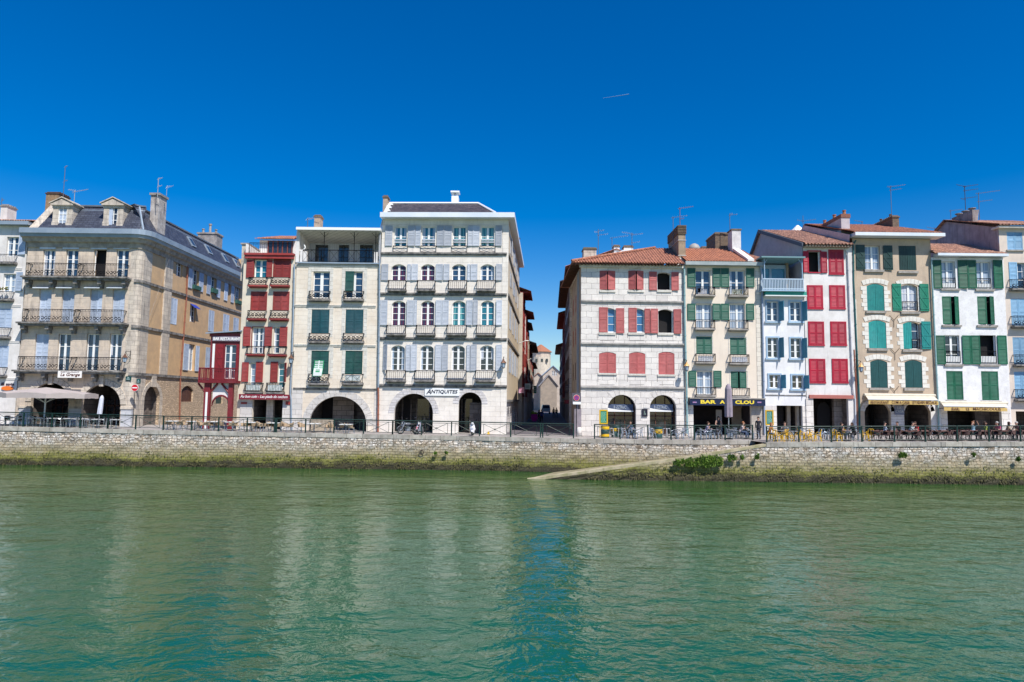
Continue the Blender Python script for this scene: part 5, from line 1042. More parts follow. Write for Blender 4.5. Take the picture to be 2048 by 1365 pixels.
# hip roof in canal tile with deep eave
ez = zT+.12; f0 = Fr((0,YF-.75,0)); e0 = f0.px(1143,525)[0]; e1 = f0.px(1369,525)[0]; fR = Fr((0,YF+4.2,0)); rr0 = fR.px(1310,497)[0]; zr = fR.px(1310,497)[1]
H.tiles((e0,.75,ez),(e1,.75,ez),(rr0,-4.2,zr),(e1-.01,-4.2,zr), TILE, amp=.07, per=.25)
H.slope([(e0,.75,ez),(rr0,-4.2,zr),(rr0,-8,zr),(e0,-12.5,ez)], TILE, th=.1); H.slope([(rr0,-4.2,zr),(e1,-4.2,zr),(e1,-12.6,ez),(e0,-12.6,ez)], TILE, th=.1)
mb = MB()
for k in range(34): u = e0+.1+(e1-e0-.2)*k/33; fr.box(mb, u-.05, u+.05, -.02, .68, ez-.2, ez-.105)
part(mb, 'rafters', WOOD, H.e); mb = MB()
for k in range(18): mb.box(e0+.03, uL-.01, YF-.6+k*.7, YF-.48+k*.7, ez-.22, ez-.1)
part(mb, 'side_rafters', WOOD, H.e)
mb = MB(); mb.tube(fr.pt(e0,.75,ez+.08), fr.pt(rr0,-4.2,zr+.08), .11, n=7); part(mb, 'hip_tiles', TILE, H.e)
H.chimney(1358.5,449,520,22,0,BRK,Y=61) if 0 else None
fC = Fr((0,60.6,0)); c0,c1,cz0,cz1 = fC.rect(1357,449,1371,525); mb = MB(); mb.box(c0,c1,60.6,64.6,cz0-1,cz1-.9); o = part(mb, 'chimney', M('tall_stack', (.36,.27,.18), (.26,.19,.13), sc=2.5, streak=((.1,.08,.06),.6,.5)), H.e); mb = MB(); mb.box(c0-.04,c1+.04,60.55,64.65,cz1-.9,cz1-.1)
for k in range(6): mb.box(c0-.08,c1+.08,60.5,64.7,cz1-.88+k*.14,cz1-.81+k*.14)
part(mb, 'chimney_cap', BRK, o)
mb = MB()
for zz in (cz1-1.5,cz1-2.9): mb.box(c0-.05,c1+.05,60.56,64.64,zz,zz+.06)
part(mb, 'iron_band', M('light_band', (.5,.48,.45)), o); mb = MB(); mb.box(c0-.12,c1+.12,60.45,64.7,cz0-.4,cz0+.35); part(mb, 'chimney_flashing', WHITE, o)
H.chimney(1180,496,522,26,1.4,TANS,Y=69,capm=M('mossy_cap', (.14,.12,.08), (.09,.08,.06), sc=5)); H.chimney(1233.5,491,512,11.5,1,WHITE,Y=72,capm=BRK); H.chimney(1257,492,512,18.5,1,WHITE,Y=72,capm=BRK)
fW = Fr((0,71,0)); q = fW.rect(1218,503,1275,520); H2 = House('rear_white_house','white rendered roof block with two chimneys rising behind the red hip roof', fW, PLW); H2.wall([(q[0],8),(q[1],8),(q[1],q[3]-.5),((q[0]+q[1])/2,q[3]+.0),(q[0],q[3]-.8)]); H2.shell(q[0],q[1],8,q[3]-.8,5)
H2.slope([(q[0]-.4,.3,q[3]-.75),((q[0]+q[1])/2,.3,q[3]+.1),((q[0]+q[1])/2,-5,q[3]+.1),(q[0]-.4,-5,q[3]-.75)], WHITE, th=.15); H2.slope([((q[0]+q[1])/2,.3,q[3]+.1),(q[1]+.4,.3,q[3]-.4),(q[1]+.4,-5,q[3]-.4),((q[0]+q[1])/2,-5,q[3]+.1)], WHITE, th=.15)
H.pipe([(1366,530),(1367.5,542),(1368.5,640),(1372,770),(1373.5,868)], M('pale_green_pipe', (.28,.42,.42), (.22,.35,.36), sc=3, rough=.5), r=.09, d=.17)
# blue cafe banners across both arches
NB = M('slate_blue_canvas', (.07,.10,.17), (.05,.07,.13), sc=3)
for k, (a, b, px0, px1) in enumerate(((1216.5,1268,1229,1254),(1300,1348,1310,1336))):
    q = fr.rect(a,809,b,824); mb = MB(); mb.use(NB); f2 = Fr((0,YF+.4,0)); n = 10
    for i in range(n):
        t0, t1 = i/n, (i+1)/n; g_ = lambda t: q[2]+.1+.22*(1-t)**2
        ua, ub = q[0]+(q[1]-q[0])*t0, q[0]+(q[1]-q[0])*t1; mb.use(NB).face([fr.pt(ua,-.4,g_(t0)),fr.pt(ub,-.4,g_(t1)),fr.pt(ub,-.4,q[3]),fr.pt(ua,-.4,q[3])])
        mb.use(WHITE).face([fr.pt(ua,-.395,q[2]),fr.pt(ub,-.395,q[2]),fr.pt(ub,-.395,g_(t1)),fr.pt(ua,-.395,g_(t0))])
    o = mb.build('cafe_banner', None); tag(o, ('blue and white cafe banner stretched across the left arch of the white stone house' if k == 0 else 'blue and white cafe banner stretched across the right arch of the white stone house'), 'banner', 'cafe banners in the arches')
    text("B iZZTRoC'", fr, px0, px1, 811.5, 818, M('lettering_pale', (.45,.5,.55)), parent=o, d=-.38)
# ---------- cream house above the bar
CR3 = M('warm_cream_render', (.76,.66,.54), (.71,.61,.5), sc=.9, streak=((.47,.40,.33),.5,.56), bump=.15)
GR3 = M('shutter_green', (.03,.13,.085), (.025,.105,.07), sc=3, rough=.5, speck=.15)
fr = Fr((0,YF+.06,0)); H = House('bar_house', 'cream house with green shutters over the navy bar front and a red tiled roof', fr, CR3)
uL = fr.px(1369.5,650)[0]; uR = fr.px(1523.5,650)[0]; zT = fr.px(1445,533)[1]
H.win((1391,541,1421,590), rows=2, glass='navy', leaf=2); H.win((1459,541,1490,590), rows=2, glass='navy', leaf=2)
for a, b in ((1374.5,1390.3),(1425,1440.5),(1441.7,1457.5),(1492,1508)): H.shut((a,537,b,575), GR3)
H.balcony((1389,576,1427,591.5), slab=STONE_SILL, sp=.14); H.balcony((1456,576,1493,592.5), slab=STONE_SILL, sp=.14)
H.win((1392,608,1423,658), rows=3, glass='lace'); H.win((1459.5,608,1490,659), rows=3, glass='lace')
for a, b in ((1374.5,1390.3),(1424.5,1440.5),(1441.7,1457.5),(1492,1507.5)): H.shut((a,608,b,640.5), GR3)
H.balcony((1389,641.5,1427,658), slab=STONE_SILL, sp=.14); H.balcony((1456,642,1493,659), slab=STONE_SILL, sp=.14)
H.pair((1392.3,673.5,1424,709), GR3); H.pair((1460,676,1492,710.5), GR3); H.balcony((1390,709,1428,725), slab=STONE_SILL, sp=.14); H.balcony((1457.5,710.5,1495,727), slab=STONE_SILL, sp=.14)
H.win((1394,742.5,1425,790), rows=3, glass='lace'); H.pair((1461.5,743.5,1493,776), GR3, gap=.06, ajar=8); H.shut((1377,742,1392,773.5), GR3); H.shut((1427,742,1442.5,774.5), GR3)
H.balcony((1391,775.5,1429,791), slab=STONE_SILL, sp=.14); H.balcony((1462,777,1496,793), slab=STONE_SILL, sp=.14)
for r in ((1389.5,671,1426,712),(1457,673,1494,713),(1391,740,1428,776),(1459,741,1496,776),(1389.5,606,1426,642),(1456.5,606,1493,642)):
    q = fr.rect(*r); mb = MB(); fr.box(mb, q[0], q[0]+.06, -.02, .02, q[2], q[3]); fr.box(mb, q[1]-.06, q[1], -.02, .02, q[2], q[3]); fr.box(mb, q[0]+.061, q[1]-.061, -.02, .025, q[3]-.07, q[3]); part(mb, 'window_surround', SUR, H.e)
for (a,b,y0,y1,c) in ((1394,1412,579,590,(.6,.6,.66)),(1394,1399,578,587,(.35,.03,.1)),(1462,1482,580,590,(.5,.52,.45)),(1394,1423,713,724,(.65,.66,.7)),(1461,1492,715,725,(.66,.67,.72))):
    q = fr.rect(a,y0,b,y1); H.bx('laundry', M('cloth_%02d' % (c[0]*100), c, tuple(x*.6 for x in c), sc=9), q[0], q[1], .28, .32, q[2], q[3])
mb = MB()
for (cx, cy) in ((1424,588),(1468,586),(1480,585),(1488,588)):
    u, z = fr.px(cx,cy); n = 26
    for k in range(n): a = random.uniform(0,6.3); r = random.uniform(0,.26); c_ = fr.pt(u+r*math.cos(a),.36+r*.5*math.sin(a),z+random.uniform(-.15,.2)); mb.face([c_+Vector((random.uniform(-.06,.06),random.uniform(-.03,.03),random.uniform(-.06,.06))) for _ in range(3)])
part(mb, 'window_plants', M('plant_green', (.06,.13,.03)), H.e)
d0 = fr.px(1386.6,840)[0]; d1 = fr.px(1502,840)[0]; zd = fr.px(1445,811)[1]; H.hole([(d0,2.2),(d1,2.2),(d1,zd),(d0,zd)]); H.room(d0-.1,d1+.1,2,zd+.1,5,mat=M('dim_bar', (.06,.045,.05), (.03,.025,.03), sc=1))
f2 = Fr((0,YF+2.4,0)); mb = MB()
for a, b, y0, y1 in ((1431.7,1443.5,820,862),): q = f2.rect(a,y0,b,y1); mb.box(q[0], q[1], YF+2.38, YF+2.4, q[2], q[3])
part(mb, 'menu_panel', M('pale_board', (.35,.33,.32)), H.e)
mb = MB(); q0 = f2.px(1465,840)[0]; q1 = f2.px(1502,840)[0]; mb.box(q0, q1, YF+2.6, YF+2.8, 2.4, zd); o = part(mb, 'inner_wall', M('warm_plaster', (.35,.27,.19), (.28,.21,.15), sc=2), H.e); mb = MB()
for a in (1484,1494): q = f2.rect(a,817,a+4.5,838); mb.box(q[0], q[1], YF+2.55, YF+2.6, q[2], q[3])
part(mb, 'slate_board', DARK, o)
H.wall([(uL,1.5),(uR,1.5),(uR,zT),(uL,zT)]); H.shell(uL,uR,1.5,zT,10)
q0 = fr.px(1503,840)[0]; H.bx('stone_pier', M('pier_stone', (.52,.47,.40), (.4,.35,.3), sc=2, brick=(.8,.5,.01,(.2,.17,.15),.2), speck=.3), q0, uR, -.02, .04, 2.3, zd+.1); H.bx('stone_pier', WST, uL+.1, d0, -.02, .04, 2.3, zd)
q0 = fr.px(1512,650)[0]; H.bx('quoins', M('cream_quoin', (.72,.66,.56), brick=(2,.42,.012,(.4,.35,.3),.1)), q0, uR, -.02, .03, zd+.5, zT)
zf = fr.px(1445,526)[1]; g0 = fr.px(1368,530)[0]; g1 = fr.px(1525,530)[0]; H.bx('eave_board', M('eave_grey', (.36,.40,.40), (.28,.33,.33), sc=1.5, speck=.2), g0, g1, -.1, .55, zT, zf)
fR = Fr((0,YF+5,0)); zr = fR.px(1420,497.5)[1]; rr = fR.px(1471,497.5)[0]; f0 = Fr((0,YF-.5,0)); e1 = f0.px(1497,526)[0]; e0 = f0.px(1372,526)[0]; rl = fR.px(1372,497.5)[0]
H.tiles((e0,.5,zf+.08),(e1,.5,zf+.08),(e0-.01,-5,zr),(e1-.0,-5,zr), M('bright_clay_tile', (.54,.22,.12), (.40,.16,.09), sc=5, rough=.85, brick=(.25,.36,.012,(.26,.1,.06),.35), slope=True, speck=.4), per=.25)
H.slope([(e0,-5,zr),(e1,-5,zr),(e1,-10,zf),(e0,-10,zf)], TILE)
f_p = lambda px_, py_, Y: (Fr((0,Y,0)).px(px_,py_))
mb = MB(); A = Vector((e1-.05,YF-.5,zf+.05)); B = Vector((e1-.05,YF+5,zr+.15)); 
mb.hexa([A,A+Vector((.55,0,0)),B+Vector((.55,0,0)),B,A+Vector((0,0,.2)),A+Vector((.55,0,.2)),B+Vector((.55,0,.25)),B+Vector((0,0,.25))]); part(mb, 'party_wall', PLW, H.e)
H.tiles((e1+.5,.3,zf+.0),(uR+.1,.3,zf+.0),(e1+.5,-5,zr-.1),(uR+.1,-5,zr-.1), TILE)
H.chimney(1445,466,500,30,3,BRK,Y=65); H.chimney(1472.5,457,500,18,1.2,M('white_stack', (.66,.64,.62), (.5,.48,.47), sc=2, streak=((.3,.28,.27),.5,.55)),Y=63,capm=BRK,roll=False)
H.chimney(1412,494,503,17,1,BRK,Y=70); mb = MB(); fv = Fr((0,69,0)); u, z = fv.px(1391,500); mb.lathe((u,69.5,z-.8), [(.42,0),(.42,.75),(.62,.8),(.6,1.1),(.42,1.4),(.15,1.55)], n=16); part(mb, 'vent_cowl', M('pale_metal', (.34,.32,.29), rough=.6), H.e, smooth=True)
s0,s1,sz0,sz1 = fr.rect(1376.6,798.5,1526,811.5); mb = MB(); fr.box(mb, s0, s1, .06, .55, sz0, sz1); NAV = M('navy_paint', (.012,.02,.06), rough=.4); o = mb.build('bar_sign', NAV); tag(o, 'navy bar sign with yellow capital letters over the wide bar opening', 'sign'); mb = MB(); fr.box(mb, s0-.02, s1+.02, .04, .6, sz1+.001, sz1+.1); part(mb, 'sign_ledge', STONE_SILL, o)
YEL = M('sign_yellow', (.80,.62,.05)); text('BAR', fr, 1397.5, 1428, 800.5, 807.8, YEL, parent=o, d=.56, bold=.045); text('AU', fr, 1435.5, 1454, 801, 808, YEL, parent=o, d=.56, bold=.045); text('CLOU', fr, 1466, 1503.5, 801.3, 808.6, YEL, parent=o, d=.56, bold=.045)
for a in (1382,1510): q = fr.rect(a,801.5,a+8,808); mb = MB(); fr.box(mb, q[0], q[1], .551, .56, q[2]+.08, q[3]-.1); part(mb, 'emblem', M('emblem_lilac', (.2,.2,.45), (.5,.2,.3), sc=9), o)
H.pipe([(1519,534),(1522,548),(1524,650),(1527,800),(1528,868)], M('blue_grey_pipe', (.3,.36,.46)), r=.08, d=.15)
# ---------- white house with blue window frames
BLW = M('bluish_white_render', (.76,.75,.745), (.66,.65,.645), sc=1, streak=((.42,.41,.42),.5,.55), bump=.1); BLT = M('teal_blue_paint', (.06,.27,.37), (.05,.22,.32), sc=3, rough=.5); BLP = M('soft_blue_paint', (.35,.48,.60), (.3,.42,.54), sc=3, rough=.5)
fr = Fr((0,YF+.0,0)); H = House('blue_trimmed_house', 'white house with blue framed windows under a railed blue loggia', fr, BLW)
uL = fr.px(1524.2,650)[0]; uR = fr.px(1609,650)[0]; zl = fr.px(1565,584)[1]
for r in ((1533.5,603.5,1556,643),(1580,604,1602,643),(1535,676,1556,716),(1581,677,1602,717),(1538,750,1560,777),(1584,751,1606,778)):
    q = fr.rect(*r); H.win(None, uz=q, rows=3 if r[3]-r[1] > 30 else 2, glass='black' if r[1] > 650 else 'navy', deep=.12)
    mb = MB(); w = .13; fr.box(mb, q[0]-w, q[0], -.02, .06, q[2], q[3]); fr.box(mb, q[1], q[1]+w, -.02, .06, q[2], q[3]); fr.box(mb, q[0]-w, q[1]+w, -.02, .065, q[3], q[3]+w); fr.box(mb, q[0]-w-.08, q[1]+w+.08, -.02, .14, q[2]-.17, q[2]); part(mb, 'window_surround', BLP, H.e)
    H.shut(None, BLT, ajar=75, hinge=0, uz=(q[1]+.1,q[1]+.75,q[2],q[3]), style='plank')
d0 = fr.px(1553.5,840)[0]; d1 = fr.px(1605,840)[0]; zd = fr.px(1565,811.5)[1]; H.hole([(d0,2.2),(d1,2.2),(d1,zd),(d0,zd)]); H.room(d0-.1,d1+.1,2,zd+.1,4)
mb = MB(); mb.box(d0+1.55, d0+1.85, YF+1.6, YF+1.9, 2.4, zd); mb.box(d0+2.1, d1+.05, YF+.8, YF+1.2, 2.4, zd); part(mb, 'pillar', SMOOTHC, H.e); mb = MB(); mb.box(d0-.05, d0+1.5, YF+2.3, YF+2.4, 2.4, zd); part(mb, 'shop_shutter', M('dark_grille', (.05,.045,.05), brick=(.15,.12,.02,(.02,.02,.02),.3)), H.e)
H.wall([(uL,1.5),(uR,1.5),(uR,zl),(uL,zl)]); H.shell(uL,uR,1.5,zl,10); H.bx('string_course', LEDGE, uL, uR, -.02, .05, fr.px(1565,791)[1]-.03, fr.px(1565,790)[1])
q0 = fr.px(1530,840)[0]; H.bx('stone_pier', WST, uL+.05, d0, -.02, .02, 2.3, zd-.01); H.bx('stone_pier', WST, d1, uR, -.02, .02, 2.3, zd-.01)
TG = M('sea_green_paint', (.02,.27,.20), (.015,.22,.17), sc=3, rough=.5, speck=.1)
q = fr.rect(1527,585,1608,594.5); H.bx('cornice', TG, q[0], q[1], -.02, .5, q[2]+.08, q[3]-.02); H.bx('cornice', WHITE, q[0]-.05, q[1]+.02, -.02, .56, q[2], q[2]+.079)
# loggia
z0 = fr.px(1562,583)[1]; z1 = fr.px(1562,520)[1]; l0 = fr.px(1520,560)[0]; l1 = fr.px(1601,560)[0]
mb = MB(); fr.box(mb, l0-.1, l1+.1, -3, .7, z0-.1, z0); part(mb, 'balcony', BLP, H.e); mb = MB(); fr.box(mb, l0, l1, .58, .66, z0+.93, z0+1.02); fr.box(mb, l0, l1, .6, .64, z0+.08, z0+.16)
n = 26
for k in range(n+1): u = l0+(l1-l0-.06)*k/n; fr.box(mb, u, u+.06, .6, .645, z0, z0+.93)
for k in range(5): fr.box(mb, l0, l0+.06, .45-.3*k, .5-.3*k, z0, z0+.93)
part(mb, 'railing', M('pale_blue_rail', (.45,.55,.64)), H.e)
mb = MB(); fr.box(mb, l0+.1, l1-.75, -1.5, -1.4, z0, z1-.2); o = part(mb, 'loggia_window', GL['teal'], H.e); mb = MB()
for t in (0,.48,.52,1): u = l0+.1+(l1-.9-l0)*t; fr.box(mb, u-.05, u+.05, -1.399, -1.34, z0, z1-.5)
fr.box(mb, l0+.1, l1-.75, -1.39, -1.33, z1-.55, z1-.2); part(mb, 'frame', BLP, o)
mb = MB(); fr.box(mb, l1-.75, l1-.55, -1.6, -1.2, z0, z1); fr.box(mb, l1-.55, l1+.5, -3, -2.9, z0, z1); part(mb, 'loggia_wall', M('warm_plaster', (.35,.27,.19)), H.e)
mb = MB(); mb.tube(fr.pt(l0+.18,.6,z0+.9), fr.pt(l0+.18,.6,z1+.05), .05, n=6); mb.tube(fr.pt(l1-.1,.6,z0+.9), fr.pt(l1-.1,.6,z1+.05), .05, n=6); mb.tube(fr.pt(l0+.18,.6,z1-.5), fr.pt(l0+.5,.6,z1), .03, n=5); mb.tube(fr.pt(l1-.1,.6,z1-.5), fr.pt(l1-.45,.6,z1), .03, n=5); part(mb, 'loggia_post', BLP, H.e)
H.slope([(l0-.2,1.0,z1+.1),(l1+.05,1.0,z1+.1),(l1+.05,-3.4,z1+.05),(l0-.2,-3.4,z1+.05)], M('blue_green_roof', (.16,.28,.30)), th=.12, name='loggia_roof')
H.tiles((fr.px(1486,517)[0],-1.5,z1+.3),(uR-2.4,-1.5,z1+.3),(fr.px(1486,517)[0],-6,z1+1.7),(uR-2.4,-6,z1+1.7), TILE2)
# ---------- white house with crimson shutters
CRI = M('crimson_paint', (.42,.010,.035), (.35,.008,.03), sc=3, rough=.5, speck=.08)
fr = Fr((0,YF-.06,0)); H = House('crimson_shutter_house', 'narrow white house with crimson shutters and an overhanging pink tiled roof', fr, PLW)
uL = fr.px(1609.4,650)[0]; uR = fr.px(1709,650)[0]; zT = fr.px(1655,495)[1]
q = H.win((1616.5,503.5,1640,545), open_=True); H.shut((1606,503,1616,545.5), CRI); H.shut((1641.3,504,1653.5,546.5), CRI)
w_ = fr.rect(1615,501.5,1642,547); mb = MB(); fr.box(mb, w_[0]-.02, w_[0]+.08, -.02, .06, w_[2], w_[3]); fr.box(mb, w_[1]-.08, w_[1]+.02, -.02, .06, w_[2], w_[3]); fr.box(mb, w_[0]+.08, w_[1]-.08, -.02, .06, w_[3]-.1, w_[3]); fr.box(mb, w_[0]+.08, w_[1]-.08, -.02, .06, w_[2], w_[2]+.1); part(mb, 'window_surround', CRI, H.e)
for r in ((1657,500,1687,549),(1614,571,1645.5,618),(1658.5,571,1690,618),(1616,643.5,1648,691),(1660.5,643.5,1692.5,691),(1618,718,1650.5,766),(1663.5,718,1695.5,766)):
    q = fr.rect(*r); e = .07; H.pair(None, CRI, d=.0, uz=(q[0]+e,q[1]-e,q[2]+e,q[3]-e)); mb = MB(); fr.box(mb, q[0], q[0]+e, -.02, .055, q[2], q[3]); fr.box(mb, q[1]-e, q[1], -.02, .055, q[2], q[3]); fr.box(mb, q[0]+e, q[1]-e, -.02, .054, q[3]-e, q[3]); fr.box(mb, q[0]-.02, q[1]+.02, -.02, .09, q[2]-.06, q[2]+e-.01); part(mb, 'window_surround', CRI, H.e)
d0 = fr.px(1627,840)[0]; d1 = fr.px(1697,840)[0]; zd = fr.px(1660,797.5)[1]; H.hole([(d0,2.2),(d1,2.2),(d1,zd),(d0,zd)]); H.room(d0-.1,d1+.1,2,zd+.1,4)
mb = MB(); fi = Fr((0,YF+1.5,0)); mb.box(fi.px(1665,830)[0], d1+.1, YF+1.2, YF+1.6, 2.4, zd); part(mb, 'inner_stone_wall', M('arcade_blocks', (.36,.31,.27)), H.e)
mb = MB(); A = hole_poly(fi.px(1638,830)[0], fi.px(1665,830)[0], 2.3, fi.px(1650,805)[1], .8, 10); mb.face([Vector((u,YF+1.9,z)) for u, z in A]); part(mb, 'inner_archway', DARK, H.e)
H.wall([(uL,1.5),(uR,1.5),(uR,zT),(uL,zT)]); H.bx('lintel_beam', M('rose_beam', (.42,.14,.11), (.36,.12,.1), sc=3), fr.px(1617.5,794)[0], fr.px(1705.5,794)[0], -.02, .14, zd, fr.px(1660,790.5)[1])
H.bx('stone_pier', WST, fr.px(1612.5,840)[0], d0, -.02, .03, 2.3, zd-.01); H.bx('stone_pier', PLW, d1, uR-.02, -.02, .03, 2.3, zd-.01)
# roof: ridge 10 m back, gable wall seen from its left
zr = Fr((0,69.4,0)).px(1521,461)[1]; ez = fr.px(1655,491)[1]; 
mb = MB(); gx = uL-.02; P = [(gx,YF,zl-.5),(gx,YF+14,zl-.5),(gx,YF+14,ez+.6),(gx,YF+9.9,zr-.1),(gx,YF-.0,ez-.05)]; mb.face(P); mb.face([(uR,YF,1.5),(uR,YF+14,1.5),(uR,YF+14,ez+.6),(uR,YF+9.9,zr-.1),(uR,YF,ez-.05)]); mb.face([(gx,YF+14,1.5),(uR,YF+14,1.5),(uR,YF+14,ez+.6),(gx,YF+14,ez+.6)]); part(mb, 'gable_wall', SHADEW, H.e)
H.tiles((uL-.15,.75,ez-.02),(uR-.2,.75,ez-.02),(uL-.15,-9.9,zr),(uR-.2,-9.9,zr), TILE2, amp=.08, per=.3); H.slope([(uL-.15,-9.9,zr),(uR-.2,-9.9,zr),(uR-.2,-14.4,ez+.5),(uL-.15,-14.4,ez+.5)], TILE2)
SLB = M('bargeboard_slate', (.10,.11,.14)); mb = MB(); a = Vector((uL-.3,YF-.6,ez-.3)); b = Vector((uL-.3,YF+9.9,zr-.28)); c = Vector((uL-.3,YF+14.4,ez+.25))
for s, e in ((a,b),(b,c)): mb.hexa([s,s+Vector((.14,0,0)),e+Vector((.14,0,0)),e,s+Vector((0,0,.36)),s+Vector((.14,0,.36)),e+Vector((.14,0,.36)),e+Vector((0,0,.36))])
part(mb, 'bargeboard', SLB, H.e)
mb = MB()
for k in range(16): u = uL+.1+(uR-uL-.5)*k/15; fr.box(mb, u-.05, u+.05, -.02, .66, ez-.26, ez-.13)
part(mb, 'rafters', M('pale_rafter', (.45,.38,.3)), H.e)
H.pipe([(1690,500),(1694,508),(1699,640),(1705,780),(1709,800),(1710,868)], M('pale_pipe', (.6,.6,.62)), r=.06, d=.12)
# ---------- beige house with teal and dark green shutters
BG = M('beige_render', (.52,.41,.30), (.45,.35,.26), sc=1.2, streak=((.27,.22,.17),.6,.53), bump=.2, speck=.15); TEALS = M('sea_teal_paint', (.015,.25,.23), (.012,.20,.19), sc=3, rough=.55, speck=.15); EMER = M('emerald_paint', (.01,.20,.12), (.008,.16,.10), sc=3, rough=.55, speck=.12); BOT = M('bottle_green_paint', (.012,.05,.045), (.009,.04,.036), sc=3, rough=.5, speck=.1)
fr = Fr((0,YF+.03,0)); H = House('quoined_beige_house', 'beige house with white stone quoins and teal green shutters above the restaurant awning', fr, BG)
uL = fr.px(1709.5,650)[0]; uR = fr.px(1867,650)[0]; zT = fr.px(1785,478)[1]
H.win((1730,492,1760,540), rows=3, glass='lace'); H.shut((1711.5,490.5,1729,540), BOT, style='brace'); H.shut((1766,492,1784,541), BOT, style='brace'); H.pair((1797.5,492,1832,541), BOT, style='plank', d=-.05)
for r in ((1728,540,1767,545),(1795,543,1835,547.5)): q = fr.rect(*r); H.bx('sill', STONE_SILL, q[0], q[1], -.02, .16, q[2], q[3])
QS = M('white_quoin_stone', (.74,.71,.64), (.64,.6,.53), sc=3, bump=.3)
def quoined(r, rise):
    u0,u1,z0,z1 = fr.rect(*r); mb = MB(); n = 6; rnd = random.Random(int(r[0]))
    for k in range(n):
        for s in (-1,1):
            w = .55 if (k+(s > 0)) % 2 else .34; w += rnd.uniform(-.05,.05); a = z0+(z1-rise-z0)*k/n+.01; b = z0+(z1-rise-z0)*(k+1)/n-.012
            if s < 0: fr.box(mb, u0-w, u0, -.02, .03, a, b)
            else: fr.box(mb, u1, u1+w, -.02, .03, a, b)
    part(mb, 'quoins', QS, H.e); H.voussoirs(u0-.3,u1+.3,z1+.06,rise,.42,QS,n=7,pr=.035)
def arched_pair(r, mat, rise=.22):
    quoined(r, rise); u = fr.rect(*r); H.pair(None, mat, style='plank', rise=rise, uz=u, d=-.05)
arched_pair((1733.5,568,1768,622), TEALS); arched_pair((1737,641,1772,697), TEALS); arched_pair((1740.5,720,1774.5,776), M('dark_sea_green', (.012,.075,.075), (.01,.06,.06), sc=3, rough=.55)); arched_pair((1809.5,720.5,1844,776), M('dark_sea_green', (.012,.075,.075)))
quoined((1802.5,569,1835,622),.22); u = H.win((1802.5,569,1835,622), rise=.22, rows=3, glass='drape'); H.shut((1784,568,1801.5,622), EMER, style='brace'); H.shut((1837.7,568.5,1857,623), EMER, style='brace'); H.balcony((1804,604,1834,621), style='bars', pr=.05, sp=.14)
quoined((1806,644,1839.5,699),.22); H.win((1806,644,1839.5,699), rise=.22, rows=3, glass='navy'); H.shut((1806,645,1823.5,698), TEALS, style='plank', d=-.04); H.shut((1841,643.5,1861,699), TEALS, style='brace'); H.balcony((1824,679,1839,697), style='bars', pr=.03, sp=.14)
for r in ((1731,623,1771,627),(1801,624,1839,628.5),(1735,697.5,1775,702),(1804,700,1843,704.5),(1738,776,1778,781),(1807,776.5,1847,782)): q = fr.rect(*r); H.bx('sill', STONE_SILL, q[0], q[1], -.02, .14, q[2], q[3])
for (a, b, yt) in ((1729.5,1781,808),(1808.5,1861,808)):
    u0 = fr.px(a,840)[0]; u1 = fr.px(b,840)[0]; z1 = fr.px(a,803)[1]; H.hole(hole_poly(u0,u1,2.2,z1,.9,14)); H.room(u0-.1,u1+.1,2,z1+.1,3.2); H.voussoirs(u0,u1,z1,.9,.4,ANTG,n=9)
fi = Fr((0,YF+3,0)); mb = MB(); mb.box(fi.px(1740,840)[0], fi.px(1758,840)[0], YF+2.9, YF+3, 2.4, 5.6); part(mb, 'door', DARK, H.e)
H.wall([(uL,1.5),(uR,1.5),(uR,zT),(uL,zT)], rev=.3)
zz = fr.px(1785,800)[1]; H.bx('stone_pier', ANTG, fr.px(1782,840)[0], fr.px(1808,840)[0], -.02, .03, 2.3, zz); H.bx('stone_pier', PLW, fr.px(1861.5,840)[0], uR, -.02, .03, 2.3, zz); H.bx('quoins', QS, uL+.05, fr.px(1713.5,650)[0], -.02, .03, 5, fr.px(1785,600)[1])
z0 = fr.px(1785,478)[1]; z1 = fr.px(1785,470.5)[1]; g0 = fr.px(1700,474)[0]; g1 = fr.px(1877,474)[0]; mb = MB(); fr.box(mb, g0, g1, -.4, .95, z0+.05, z1); part(mb, 'eave', M('eave_white', (.70,.74,.78)), H.e)
fR = Fr((0,YF+9,0)); zr = fR.px(1740,450)[1]; r0 = fR.px(1640,450)[0]; r1 = fR.px(1775,450)[0]
H.tiles((uL-.3,.9,z1+.05),(g1-.1,.9,z1+.05),(uL-.3,-9,zr),(r1,-9,zr), TILE, amp=.06, per=.25); H.slope([(uL-.3,-9,zr),(r1,-9,zr),(g1,-16,z1),(uL-.3,-16,z1)], TILE); H.slope([(g1-.1,.9,z1+.05),(g1-.1,-16,z1+.05),(r1,-9,zr)], TILE)
mb = MB(); x = uL-.35; mb.face([(x,YF,z0-1),(x,YF+16,z0-1),(x,YF+16,z1-.1),(x,YF+9,zr-.15),(x,YF-.3,z1-.1)]); mb.face([(uR,YF,1.5),(uR,YF+15,1.5),(uR,YF+15,z1),(uR,YF,z1)]); mb.face([(x,YF+15,1.5),(uR,YF+15,1.5),(uR,YF+15,z1),(x,YF+15,z1)]); part(mb, 'gable_wall', SHADEW, H.e)
fC = Fr((0,61.5,0)); c0,c1,cz0,cz1 = fC.rect(1682.5,436,1699.5,463); mb = MB(); mb.box(c0,c1,61.5,66.5,cz0-1.5,cz1); o = part(mb, 'chimney', SHADEW, H.e); mb = MB(); mb.box(c0-.03,c1+.06,61.45,66.55,cz1+.001,cz1+.35); part(mb, 'chimney_cap', M('red_brick', (.33,.12,.08), (.24,.09,.06), sc=5, brick=(.24,.08,.01,(.2,.15,.12),.3)), o); mb = MB()
for yy in (61.9,63.4,65.4): mb.lathe(((c0+c1)/2+(.1 if yy < 63 else -.1),yy,cz1+.35), [(.17,0),(.13,.35),(.17,.38),(.17,.45)], n=10)
